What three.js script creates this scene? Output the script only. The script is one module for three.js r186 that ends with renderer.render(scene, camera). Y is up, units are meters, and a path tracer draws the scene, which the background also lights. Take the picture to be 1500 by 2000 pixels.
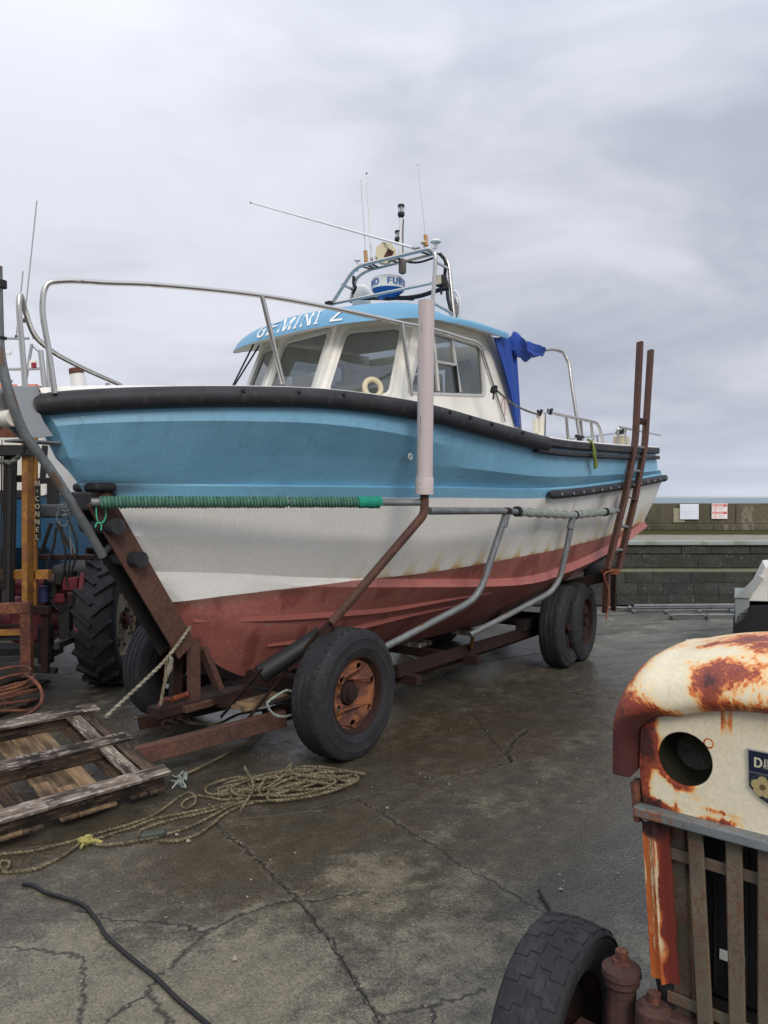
import * as THREE from 'three';
import { mergeGeometries, toCreasedNormals, mergeVertices } from 'three/addons/utils/BufferGeometryUtils.js';
import { RoundedBoxGeometry } from 'three/addons/geometries/RoundedBoxGeometry.js';
import { FontLoader } from 'three/addons/loaders/FontLoader.js';
import { TextGeometry } from 'three/addons/geometries/TextGeometry.js';

// ---------------------------------------------------------------- camera, sky, sun, exposure
const scene = new THREE.Scene();
const EYE = 2.0, FPX = 1511, PITCH = Math.atan(28 / FPX);
const camera = new THREE.PerspectiveCamera(2 * Math.atan(1000 / FPX) * 180 / Math.PI, 0.75, 0.1, 9000);
camera.position.set(0, EYE, 0);
camera.rotation.x = -PITCH;
const renderer = new THREE.WebGLRenderer({ antialias: true });
renderer.toneMapping = THREE.LinearToneMapping;
renderer.toneMappingExposure = 1.14;
renderer.shadowMap.enabled = true;
const SUN_INTENSITY = 1.5, SKY_GAIN = 1.06;
const sun = new THREE.DirectionalLight(0xfff4e6, SUN_INTENSITY);
sun.position.set(6.5, 15, 12); sun.target.position.set(1, 0, -7);
sun.castShadow = true; sun.shadow.radius = 40; sun.shadow.mapSize.set(2048, 2048);
Object.assign(sun.shadow.camera, { left: -14, right: 14, top: 14, bottom: -14, near: 1, far: 60 });
scene.add(sun, sun.target);

// ---------------------------------------------------------------- random numbers and noise
let seedState = 7;
const reseed = (s) => { seedState = s | 0; };
const rnd = () => { seedState = (seedState + 0x6d2b79f5) | 0; let t = Math.imul(seedState ^ (seedState >>> 15), 1 | seedState); t = (t + Math.imul(t ^ (t >>> 7), 61 | t)) ^ t; return ((t ^ (t >>> 14)) >>> 0) / 4294967296; };
const rr = (a, b) => a + (b - a) * rnd();
const clamp = (x, a = 0, b = 1) => Math.min(b, Math.max(a, x));
const mix = (a, b, t) => a + (b - a) * t;
const sstep = (a, b, x) => { const t = clamp((x - a) / (b - a)); return t * t * (3 - 2 * t); };
const mix3 = (a, b, t) => [mix(a[0], b[0], t), mix(a[1], b[1], t), mix(a[2], b[2], t)];
// tileable fractal noise held in an array of NS x NS values, mean about 0.5
const NS = 512;
function noiseField(seed, cells, octaves, gain = 0.5) {
  reseed(seed);
  const out = new Float32Array(NS * NS);
  let amp = 1, total = 0, n = cells;
  for (let o = 0; o < octaves && n <= NS; o++) {
    const g = new Float32Array(n * n); for (let i = 0; i < n * n; i++) g[i] = rnd();
    for (let y = 0; y < NS; y++) {
      const fy = y / NS * n, y0 = Math.floor(fy), ty = fy - y0, sy = ty * ty * (3 - 2 * ty), a = (y0 % n) * n, b = ((y0 + 1) % n) * n;
      for (let x = 0; x < NS; x++) {
        const fx = x / NS * n, x0 = Math.floor(fx), tx = fx - x0, sx = tx * tx * (3 - 2 * tx), c = x0 % n, d = (x0 + 1) % n;
        out[y * NS + x] += amp * mix(mix(g[a + c], g[a + d], sx), mix(g[b + c], g[b + d], sx), sy);
      }
    }
    total += amp; amp *= gain; n *= 2;
  }
  for (let i = 0; i < out.length; i++) out[i] = clamp((out[i] / total - 0.5) * 1.7 + 0.5);
  return out;
}
const NA = noiseField(11, 4, 7), NB = noiseField(23, 4, 7), NC = noiseField(37, 8, 6, 0.62), NF = noiseField(51, 64, 4, 0.7);
function smp(N, u, v) {     // bilinear, wraps at 1
  u = (u - Math.floor(u)) * NS; v = (v - Math.floor(v)) * NS;
  const x0 = Math.floor(u) % NS, y0 = Math.floor(v) % NS, x1 = (x0 + 1) % NS, y1 = (y0 + 1) % NS, tx = u - Math.floor(u), ty = v - Math.floor(v);
  return mix(mix(N[y0 * NS + x0], N[y0 * NS + x1], tx), mix(N[y1 * NS + x0], N[y1 * NS + x1], tx), ty);
}

// the overcast sky: a flat sheet of broken stratus seen in perspective, brighter towards the zenith
{
  const W = 2048, H = 1024, data = new Float32Array(W * H * 4);
  for (let y = 0; y < H; y++) {
    const el = ((y + 0.5) / H - 0.5) * Math.PI, sy = Math.sin(el), cy = Math.cos(el);
    for (let x = 0; x < W; x++) {
      const az = ((x + 0.5) / W - 0.5) * 2 * Math.PI, dx = cy * Math.cos(az), dz = cy * Math.sin(az);
      const e = Math.max(sy, 0.0), k = 1 / (e + 0.20);
      let px = dx * k * 0.13 + 0.11, pz = dz * k * 0.15 + 0.69;
      const wx = smp(NA, px * 1.3, pz * 1.3) - 0.5, wz = smp(NB, px * 1.3 + 0.4, pz * 1.3) - 0.5;
      px += wx * 0.08; pz += wz * 0.08;
      const big = smp(NB, px * 0.9, pz * 0.9), mid = smp(NA, px * 1.9 + 0.2, pz * 2.2 + 0.6), fine = smp(NC, px * 2.2, pz * 2.6);
      let c = big * 0.46 + mid * 0.34 + fine * 0.20;
      c = sstep(0.22, 0.72, c);
      let col = mix3([0.36, 0.39, 0.465], [0.645, 0.665, 0.735], c);
      const hz = sstep(0.13, 0.0, e);                                            // thin pale blue air near the horizon
      col = mix3(col, [0.54, 0.595, 0.685], hz * 0.6);
      const lift = (1 + 0.9 * sstep(0.3, 1.0, e)) * SKY_GAIN;
      const i = (y * W + x) * 4;
      if (sy < 0) col = [0.22, 0.23, 0.25];
      data[i] = col[0] * lift; data[i + 1] = col[1] * lift; data[i + 2] = col[2] * lift; data[i + 3] = 1;
    }
  }
  const sky = new THREE.DataTexture(data, W, H, THREE.RGBAFormat, THREE.FloatType);
  sky.mapping = THREE.EquirectangularReflectionMapping; sky.magFilter = THREE.LinearFilter; sky.minFilter = THREE.LinearFilter; sky.wrapS = THREE.RepeatWrapping; sky.needsUpdate = true;
  scene.background = sky; scene.environment = sky;
}

// ---------------------------------------------------------------- places: where the line of sight through a picture point meets a plane
const V = (x, y, z) => new THREE.Vector3(x, y, z);
const dir = (u, v) => { const x = (u - 750) / FPX, y = -(v - 1000) / FPX, c = Math.cos(PITCH), s = Math.sin(PITCH); return V(x, y * c - s, -(c + y * s)); };
const eyeP = V(0, EYE, 0);
const hitPlane = (u, v, p, n) => { const d = dir(u, v), k = p.clone().sub(eyeP).dot(n) / d.dot(n); return eyeP.clone().addScaledVector(d, k); };
const wz = (u, v, Z) => hitPlane(u, v, V(0, 0, -Z), V(0, 0, 1));
const gp = (u, v, h = 0) => hitPlane(u, v, V(0, h, 0), V(0, 1, 0));
// the boat and its trailer share a frame: x aft, y up, z to port
const BO = V(-1.2, 0, -6.43), BROT = Math.atan2(0.8, 0.6), BA = V(0.6, 0, -0.8), BN = V(0.8, 0, 0.6);
const toB = (p) => { const q = p.clone().sub(BO); return V(q.dot(BA), p.y, q.dot(BN)); };
const bw = (u, v, w) => toB(hitPlane(u, v, BO.clone().addScaledVector(BN, w), BN));
const bt = (u, v, t) => toB(hitPlane(u, v, BO.clone().addScaledVector(BA, t), BA));
const bh = (u, v, h) => toB(gp(u, v, h));
// the old tractor at the right: x along its nose panel, y up, z out of its nose
const TO = V(0.728, 0, -2.2), TROT = -Math.atan2(0.643, 0.766), TX = V(0.766, 0, 0.643), TZ = V(-0.643, 0, 0.766);
const tz = (u, v, z = 0) => { const p = hitPlane(u, v, TO.clone().addScaledVector(TZ, z), TZ), q = p.clone().sub(TO); return V(q.dot(TX), p.y, z); };

// ---------------------------------------------------------------- geometry helpers
const clean = (g) => { g = g.index ? g.toNonIndexed() : g; for (const k of Object.keys(g.attributes)) if (!['position', 'normal', 'uv'].includes(k)) g.deleteAttribute(k); return g; };
function boxUV(g, k = 1, off = 0) {        // uv in metres from the plane each face lies nearest to
  g = clean(g);
  const p = g.attributes.position, uv = new Float32Array(p.count * 2), a = V(), b = V(), c = V();
  for (let i = 0; i < p.count; i += 3) {
    a.fromBufferAttribute(p, i); b.fromBufferAttribute(p, i + 1).sub(a); c.fromBufferAttribute(p, i + 2).sub(a);
    const n = b.cross(c), x = Math.abs(n.x), y = Math.abs(n.y), z = Math.abs(n.z);
    for (let j = i; j < i + 3; j++) {
      const X = p.getX(j), Y = p.getY(j), Z = p.getZ(j);
      const [s, t] = y >= x && y >= z ? [X, Z] : x >= z ? [Z, Y] : [X, Y];
      uv[j * 2] = s * k + off; uv[j * 2 + 1] = t * k + off * 1.7;
    }
  }
  g.setAttribute('uv', new THREE.BufferAttribute(uv, 2));
  return g;
}
const crease = (g, a = 0.6) => toCreasedNormals(clean(g), a);
const join = (list) => mergeGeometries(list.map((g) => { g = clean(g); if (!g.attributes.normal) g.computeVertexNormals(); if (!g.attributes.uv) g.setAttribute('uv', new THREE.BufferAttribute(new Float32Array(g.attributes.position.count * 2), 2)); return g; }));
const circle = (r, n = 10) => Array.from({ length: n }, (_, i) => [r * Math.cos(i / n * 2 * Math.PI), r * Math.sin(i / n * 2 * Math.PI)]);
const rect = (w, h, c = 0) => c ? [[w / 2 - c, -h / 2], [w / 2, -h / 2 + c], [w / 2, h / 2 - c], [w / 2 - c, h / 2], [-w / 2 + c, h / 2], [-w / 2, h / 2 - c], [-w / 2, -h / 2 + c], [-w / 2 + c, -h / 2]] : [[w / 2, -h / 2], [w / 2, h / 2], [-w / 2, h / 2], [-w / 2, -h / 2]];
// a profile carried along a row of points; twist in turns per metre; scale(s) along 0..1
function sweep(pts, prof, { up = null, caps = true, closed = false, twist = 0, scale = null, ang = 0.7 } = {}) {
  const n = pts.length, m = prof.length, T = [], R = [], len = [0];
  for (let i = 0; i < n; i++) {
    const a = pts[closed ? (i - 1 + n) % n : Math.max(0, i - 1)], b = pts[closed ? (i + 1) % n : Math.min(n - 1, i + 1)];
    T.push(b.clone().sub(a).normalize());
    if (i) len.push(len[i - 1] + pts[i].distanceTo(pts[i - 1]));
  }
  let r = up ? up.clone() : (Math.abs(T[0].y) < 0.9 ? V(0, 1, 0) : V(1, 0, 0));
  for (let i = 0; i < n; i++) { if (up) r = up.clone(); r = r.clone().addScaledVector(T[i], -r.dot(T[i])).normalize(); R.push(r); }
  let per = [0]; for (let j = 0; j < m; j++) { const a = prof[j], b = prof[(j + 1) % m]; per.push(per[j] + Math.hypot(b[0] - a[0], b[1] - a[1])); }
  const P = [];
  for (let i = 0; i < n; i++) {
    const y = R[i], x = T[i].clone().cross(y).negate(), k = scale ? scale(len[i] / len[n - 1]) : 1, th = twist * len[i] * 2 * Math.PI, c = Math.cos(th), s = Math.sin(th);
    P.push(prof.map(([a, b]) => pts[i].clone().addScaledVector(x, (a * c - b * s) * k).addScaledVector(y, (a * s + b * c) * k)));
  }
  const pos = [], uv = [];
  const put = (p, u, v) => { pos.push(p.x, p.y, p.z); uv.push(u, v); };
  const rings = closed ? n : n - 1;
  for (let i = 0; i < rings; i++) for (let j = 0; j < m; j++) {
    const i1 = (i + 1) % n, j1 = (j + 1) % m, l0 = len[i], l1 = i1 ? len[i1] : len[i] + pts[i].distanceTo(pts[0]);
    put(P[i][j], per[j], l0); put(P[i][j1], per[j + 1], l0); put(P[i1][j1], per[j + 1], l1);
    put(P[i][j], per[j], l0); put(P[i1][j1], per[j + 1], l1); put(P[i1][j], per[j], l1);
  }
  if (caps && !closed) for (const [ring, c, flip] of [[P[0], pts[0], true], [P[n - 1], pts[n - 1], false]]) for (let j = 0; j < m; j++) {
    const a = ring[j], b = ring[(j + 1) % m];
    put(c, 0, 0); put(flip ? b : a, 0.02, 0); put(flip ? a : b, 0, 0.02);
  }
  const g = new THREE.BufferGeometry();
  g.setAttribute('position', new THREE.Float32BufferAttribute(pos, 3)); g.setAttribute('uv', new THREE.Float32BufferAttribute(uv, 2));
  return toCreasedNormals(g, ang);
}
function fillet(pts, bend = 0.1, steps = 6) {        // corners of a bent pipe
  const out = [pts[0].clone()];
  for (let i = 1; i < pts.length - 1; i++) {
    const p = pts[i], a = pts[i - 1].clone().sub(p), b = pts[i + 1].clone().sub(p), k = Math.min(bend, a.length() * 0.48, b.length() * 0.48);
    a.setLength(k); b.setLength(k);
    const s = p.clone().add(a), e = p.clone().add(b);
    for (let j = 0; j <= steps; j++) { const t = j / steps; out.push(s.clone().multiplyScalar((1 - t) * (1 - t)).addScaledVector(p, 2 * t * (1 - t)).addScaledVector(e, t * t)); }
  }
  out.push(pts[pts.length - 1].clone());
  return out;
}
const pipe = (pts, r, bend = 0.1, n = 12) => sweep(fillet(pts, bend), circle(r, n), { ang: 1 });
const smooth = (pts, n = 40, closed = false) => new THREE.CatmullRomCurve3(pts, closed, 'centripetal').getPoints(n);
const hose = (pts, r, n = 40, k = 8, opt = {}) => sweep(smooth(pts, n), circle(r, k), { ang: 1, ...opt });
const spaced = (pts, step, closed = false) => { const c = new THREE.CatmullRomCurve3(pts, closed, 'centripetal'); c.arcLengthDivisions = 400; return c.getSpacedPoints(Math.max(4, Math.round(c.getLength() / step))); };
// laid rope: three strands twisted round each other
const strands = (r) => Array.from({ length: 12 }, (_, i) => { const a = i / 12 * 2 * Math.PI, q = r * (0.86 + 0.2 * Math.cos(3 * a)); return [q * Math.cos(a), q * Math.sin(a)]; });
const rope = (pts, r, step = r * 0.9) => sweep(spaced(pts, step), strands(r), { twist: 1 / (r * 9), ang: 0.5 });
const beam = (a, b, w, h, up = V(0, 1, 0), c = 0.004) => boxUV(sweep([a, b], rect(w, h, c), { up, ang: 0.3 }));
const box = (w, h, d, x = 0, y = 0, z = 0, r = 0.006) => boxUV(new RoundedBoxGeometry(w, h, d, 2, Math.min(r, w * 0.45, h * 0.45, d * 0.45)).translate(x, y, z));
const cyl = (r0, r1, h, n = 20, open = false) => new THREE.CylinderGeometry(r0, r1, h, n, 1, open);
const lathe = (pts, n = 32) => new THREE.LatheGeometry(pts.map(([x, y]) => new THREE.Vector2(x, y)), n);
const along = (g, from, to) => { const d = to.clone().sub(from), q = new THREE.Quaternion().setFromUnitVectors(V(0, 1, 0), d.clone().normalize()); return g.applyQuaternion(q).translate((from.x + to.x) / 2, (from.y + to.y) / 2, (from.z + to.z) / 2); };
const rod = (a, b, r, n = 10, r2 = r) => along(cyl(r2, r, a.distanceTo(b), n), a, b);

// ---------------------------------------------------------------- things, parts, names
const taken = {};
function numbered(name) { const n = taken[name] = (taken[name] ?? -1) + 1; return n ? `${name}_${String(n).padStart(3, '0')}` : name; }
function tag(o, label, category, group, kind) { Object.assign(o.userData, { label, category }); if (group) o.userData.group = group; if (kind) o.userData.kind = kind; return o; }
function thing(name, label, category, pos = V(0, 0, 0), turn = 0, group) {
  const o = new THREE.Group(); o.name = numbered(name); o.position.copy(pos); o.rotation.y = turn; scene.add(o);
  return tag(o, label, category, group);
}
function part(parent, name, geo, material, label) {
  const m = new THREE.Mesh(Array.isArray(geo) ? join(geo) : geo, material); m.castShadow = m.receiveShadow = true;
  m.name = parent === scene ? numbered(name) : name; parent.add(m);
  if (label) m.userData.label = label;
  return m;
}
function single(name, geo, material, label, category, group) { return tag(part(scene, name, geo, material), label, category, group); }
function structure(name, geo, material) { const m = part(scene, name, geo, material); m.userData.kind = 'structure'; return m; }

// ---------------------------------------------------------------- textures and materials
function tex(w, h, fn, { srgb = true, rep = null, clampEdge = false } = {}) {
  const d = new Uint8Array(w * h * 4);
  for (let y = 0, i = 0; y < h; y++) for (let x = 0; x < w; x++, i += 4) { const c = fn((x + 0.5) / w, (y + 0.5) / h); d[i] = clamp(c[0]) * 255; d[i + 1] = clamp(c[1]) * 255; d[i + 2] = clamp(c[2]) * 255; d[i + 3] = 255; }
  const t = new THREE.DataTexture(d, w, h); t.magFilter = t.minFilter = THREE.LinearFilter; t.wrapS = t.wrapT = clampEdge ? THREE.ClampToEdgeWrapping : THREE.RepeatWrapping;
  if (srgb) t.colorSpace = THREE.SRGBColorSpace;
  if (rep) t.repeat.set(rep, rep);
  t.needsUpdate = true; return t;
}
const c255 = (r, g, b) => [r / 255, g / 255, b / 255];
const grey = (fn, w, h, o = {}) => tex(w, h, (u, v) => { const k = fn(u, v); return [k, k, k]; }, { srgb: false, ...o });
const std = (o) => new THREE.MeshStandardMaterial({ roughness: 0.6, ...o });
const bumpFine = grey((u, v) => smp(NF, u, v) * 0.6 + smp(NC, u, v) * 0.4, 512, 512, { rep: 2 });
const bumpCoarse = grey((u, v) => smp(NC, u, v) * 0.6 + smp(NF, u * 2, v * 2) * 0.4, 512, 512, { rep: 1.1 });
// ramp(list of [at, colour]) for rust and wood
const ramp = (stops) => (k) => { for (let i = 1; i < stops.length; i++) if (k <= stops[i][0]) return mix3(stops[i - 1][1], stops[i][1], clamp((k - stops[i - 1][0]) / (stops[i][0] - stops[i - 1][0]))); return stops[stops.length - 1][1]; };
const rustRamp = ramp([[0, c255(48, 30, 26)], [0.4, c255(82, 50, 42)], [0.62, c255(108, 66, 50)], [0.8, c255(134, 84, 58)], [1, c255(160, 110, 76)]]);
const rustTex = tex(512, 512, (u, v) => rustRamp(smp(NA, u, v) * 0.55 + smp(NF, u, v) * 0.45), { rep: 1.3 });
const M = {};
M.rust = std({ map: rustTex, roughness: 0.88, metalness: 0.1, bumpMap: bumpFine, bumpScale: 0.002 });
M.rustDark = std({ color: 0x6e625e, map: rustTex, roughness: 0.9, bumpMap: bumpFine, bumpScale: 0.002 });
const oxideTex = tex(512, 512, (u, v) => { const k = smp(NA, u, v), f = smp(NF, u, v); return mix3(c255(66, 43, 37), c255(98, 66, 53), clamp(k * 0.7 + f * 0.4)).map((x) => x * (0.86 + 0.22 * f)); }, { rep: 0.9 });
M.oxide = std({ map: oxideTex, roughness: 0.75, bumpMap: bumpFine, bumpScale: 0.0015 });
const galvTex = tex(512, 512, (u, v) => { const k = smp(NC, u, v), f = smp(NF, u, v), r = sstep(0.70, 0.82, smp(NB, u, v) * 0.8 + f * 0.2); return mix3(mix3(c255(92, 97, 99), c255(140, 144, 146), k * 0.7 + f * 0.3), c255(112, 84, 64), r * 0.7); }, { rep: 1.2 });
M.galv = std({ map: galvTex, roughness: 0.55, metalness: 0.35, bumpMap: bumpFine, bumpScale: 0.001 });
M.stainless = std({ color: 0xc9c6c0, roughness: 0.24, metalness: 0.92 });
M.stainlessDull = std({ color: 0xaeb0b0, roughness: 0.4, metalness: 0.7 });
const rubTex = tex(512, 512, (u, v) => { const k = smp(NB, u, v), f = smp(NF, u, v), s = sstep(0.62, 0.8, smp(NC, u * 1, v * 1)); return mix3(mix3(c255(30, 30, 34), c255(52, 52, 58), k * 0.6 + f * 0.4), c255(86, 84, 80), s * 0.35); }, { rep: 1.5 });
M.rubber = std({ map: rubTex, roughness: 0.62, bumpMap: bumpFine, bumpScale: 0.0012 });
M.tyre = std({ map: rubTex, color: 0xd8d8d8, roughness: 0.78, bumpMap: bumpFine, bumpScale: 0.0012 });
M.black = std({ color: 0x17171a, roughness: 0.6, bumpMap: bumpFine, bumpScale: 0.001 });
M.blackSteel = std({ color: 0x24211f, roughness: 0.7, bumpMap: bumpFine, bumpScale: 0.0015 });
const gelTex = tex(512, 512, (u, v) => { const k = smp(NB, u, v), f = smp(NA, u * 2, v * 0.5); return mix3(c255(231, 229, 220), c255(214, 210, 198), sstep(0.45, 0.95, k) * 0.6 + sstep(0.6, 0.9, f) * 0.3); }, { rep: 0.8 });
M.gel = std({ map: gelTex, roughness: 0.38 });
M.gelPlain = std({ color: 0xdedacb, roughness: 0.42 });
M.white = std({ color: 0xe6e6e2, roughness: 0.4 });
const roofTex = tex(512, 512, (u, v) => { const k = smp(NB, u, v), f = smp(NF, u, v); return mix3(c255(98, 156, 190), c255(112, 168, 200), k * 0.7 + f * 0.3); }, { rep: 0.7 });
M.roofBlue = std({ map: roofTex, roughness: 0.45 });
M.cream = std({ color: 0xcfc4a4, roughness: 0.5, bumpMap: bumpFine, bumpScale: 0.0006 });
M.lettering = std({ color: 0xeeeeea, roughness: 0.5 });
M.furunoBlue = std({ color: 0x1f5fa8, roughness: 0.45 });
M.glass = new THREE.MeshPhysicalMaterial({ color: 0xa9b2b6, transmission: 1, thickness: 0, roughness: 0.04, ior: 1.85 });
M.lens = new THREE.MeshPhysicalMaterial({ color: 0xe6eaec, transmission: 0.85, thickness: 0, roughness: 0.15, ior: 1.5 });
const pvcTex = tex(256, 1024, (u, v) => { const k = smp(NB, u, v), s = sstep(0.80, 0.86, smp(NC, u * 1.5, v * 3) * 0.75 + smp(NF, u, v * 3) * 0.25); return mix3(mix3(c255(180, 168, 166), c255(200, 190, 188), k), c255(70, 62, 66), s * 0.75); }, { rep: 1 });
pvcTex.repeat.set(1, 1);
M.pvc = std({ map: pvcTex, roughness: 0.5 });
const ropeMat = (a, b, rough = 0.95) => std({ map: tex(256, 256, (u, v) => mix3(a, b, clamp(smp(NF, u, v) * 0.7 + smp(NB, u, v) * 0.5 - 0.1)), { rep: 3 }), roughness: rough });
M.ropeTan = ropeMat(c255(58, 52, 38), c255(160, 148, 118));
M.ropePale = ropeMat(c255(96, 92, 78), c255(176, 170, 148));
M.ropeGreen = ropeMat(c255(44, 88, 72), c255(108, 154, 134));
M.ropeGrey = ropeMat(c255(72, 76, 68), c255(140, 142, 128));
M.ropeFaded = ropeMat(c255(116, 124, 120), c255(174, 182, 176));
M.twineGreen = std({ color: 0x3fae8c, roughness: 0.9 });
const woodRamp = ramp([[0, c255(28, 22, 19)], [0.3, c255(58, 50, 44)], [0.55, c255(98, 87, 77)], [0.75, c255(134, 124, 112)], [1, c255(176, 167, 154)]]);
const woodTex = (warm) => tex(512, 512, (u, v) => { const gr = smp(NF, u * 0.5, v * 0.06) * 0.5 + smp(NC, u * 2, v * 0.22) * 0.5, w = smp(NB, u, v * 0.7), k = clamp(gr * 0.75 + w * 0.5 - 0.16); let c = woodRamp(clamp((k - 0.5) * 1.3 + 0.56)); c = mix3(c, c255(204, 196, 184), sstep(0.60, 0.70, smp(NC, u * 3, v * 0.8) * 0.6 + smp(NF, u, v * 0.3) * 0.4) * (warm > 0.5 ? 0.12 : 0.5)); return warm ? mix3(c, c255(150, 118, 80), warm * (0.4 + 0.6 * w)) : c; }, { rep: 1.6 });
const woodBump = grey((u, v) => smp(NF, u * 0.5, v * 0.06) * 0.6 + smp(NC, u * 2, v * 0.22) * 0.4, 512, 512, { rep: 1.6 });
M.wood = std({ map: woodTex(0), roughness: 0.95, bumpMap: woodBump, bumpScale: 0.006 });
M.woodWarm = std({ map: woodTex(0.75), roughness: 0.92, bumpMap: woodBump, bumpScale: 0.004 });
M.woodMid = std({ map: woodTex(0.3), color: 0x9a9088, roughness: 0.95, bumpMap: woodBump, bumpScale: 0.006 });
const yelTex = tex(512, 512, (u, v) => { const k = smp(NA, u, v) * 0.6 + smp(NF, u, v) * 0.4, r = sstep(0.5, 0.66, k); return mix3(mix3(c255(142, 98, 34), c255(168, 122, 50), smp(NB, u, v)), rustRamp(k), r * 0.9); }, { rep: 1.5 });
M.yellow = std({ map: yelTex, roughness: 0.75, bumpMap: bumpFine, bumpScale: 0.0015 });
const redTex = tex(512, 512, (u, v) => { const k = smp(NA, u, v) * 0.6 + smp(NF, u, v) * 0.4; return mix3(mix3(c255(84, 20, 30), c255(112, 30, 38), smp(NB, u, v)), c255(58, 40, 36), sstep(0.54, 0.74, k) * 0.8); }, { rep: 1.5 });
M.red = std({ map: redTex, roughness: 0.6 });
M.tarp = std({ color: 0x24489c, roughness: 0.75, bumpMap: bumpCoarse, bumpScale: 0.006 });

// ---------------------------------------------------------------- ground: concrete slabs with open joints on a base sheet
const NEAR = { x0: -3.2, z0: 2.2, w: 6.0, d: 4.8 }, FAR = { x0: -9, z0: 2, w: 18, d: 13 };
const crackLines = [
  [[580, 1757], [540, 1765], [480, 1782], [440, 1800], [400, 1822], [360, 1860], [318, 1898], [290, 1935], [240, 1972], [190, 2010]],
  [[398, 1824], [372, 1810], [340, 1803], [290, 1800], [228, 1798]],
  [[0, 1850], [62, 1855], [140, 1863], [166, 1870], [162, 1920], [158, 1965], [160, 2015]],
  [[288, 1938], [318, 1978], [350, 2010]],
  [[600, 1760], [660, 1750], [720, 1742]],
  [[700, 1562], [780, 1610], [860, 1660], [900, 1690], [960, 1722], [1050, 1775], [1085, 1795], [1160, 1830], [1230, 1860]],
  [[745, 1985], [800, 1975], [850, 1962], [950, 1930]], [[850, 1962], [848, 2000]],
  [[1000, 1490], [990, 1470], [1005, 1445], [1035, 1425]],
  [[1208, 1222], [1260, 1229], [1330, 1236], [1440, 1241]],
  [[1050, 1345], [1110, 1352], [1180, 1362], [1260, 1372]],
  [[150, 1775], [210, 1790], [228, 1798]],
  [[415, 1605], [515, 1690], [560, 1738], [580, 1757], [600, 1780], [640, 1830], [668, 1870], [700, 1930], [740, 1990], [760, 2030]],
  [[600, 1585], [700, 1560], [850, 1525], [1000, 1490]],
];
function crackMask(R, W, H, wide) {
  const cv = document.createElement('canvas'); cv.width = W; cv.height = H;
  const c = cv.getContext('2d'); c.fillStyle = '#000'; c.fillRect(0, 0, W, H); c.lineJoin = 'round'; c.lineCap = 'round';
  reseed(99);
  for (const line of crackLines) {
    const pts = line.map(([u, v]) => gp(u, v)), out = [];
    for (let i = 0; i < pts.length - 1; i++) { const n = Math.max(2, Math.ceil(pts[i].distanceTo(pts[i + 1]) / 0.022)); for (let j = 0; j < n; j++) { const p = pts[i].clone().lerp(pts[i + 1], j / n); p.x += rr(-0.016, 0.016); p.z += rr(-0.016, 0.016); out.push(p); } }
    out.push(pts[pts.length - 1]);
    for (const [lw, col] of [[0.05, 'rgba(255,255,255,0.09)'], [0.017, 'rgba(255,255,255,0.26)'], [0.006, 'rgba(255,255,255,0.85)']]) {
      c.strokeStyle = col;
      for (let i = 0; i < out.length - 1; i++) {
        c.lineWidth = Math.max(1.2, lw * wide * rr(0.25, 1.75) / R.w * W); c.beginPath();
        const X = (p) => (p.x - R.x0) / R.w * W, Y = (p) => (-p.z - R.z0) / R.d * H;
        c.moveTo(X(out[i]), Y(out[i])); c.lineTo(X(out[i + 1]), Y(out[i + 1])); c.stroke();
      }
    }
  }
  const px = c.getImageData(0, 0, W, H).data, m = new Float32Array(W * H);
  for (let i = 0; i < m.length; i++) m[i] = px[i * 4] / 255;
  return m;
}
const blob = (x, z, cx, cz, rx, rz) => Math.exp(-(((x - cx) / rx) ** 2 + ((z - cz) / rz) ** 2));
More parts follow.
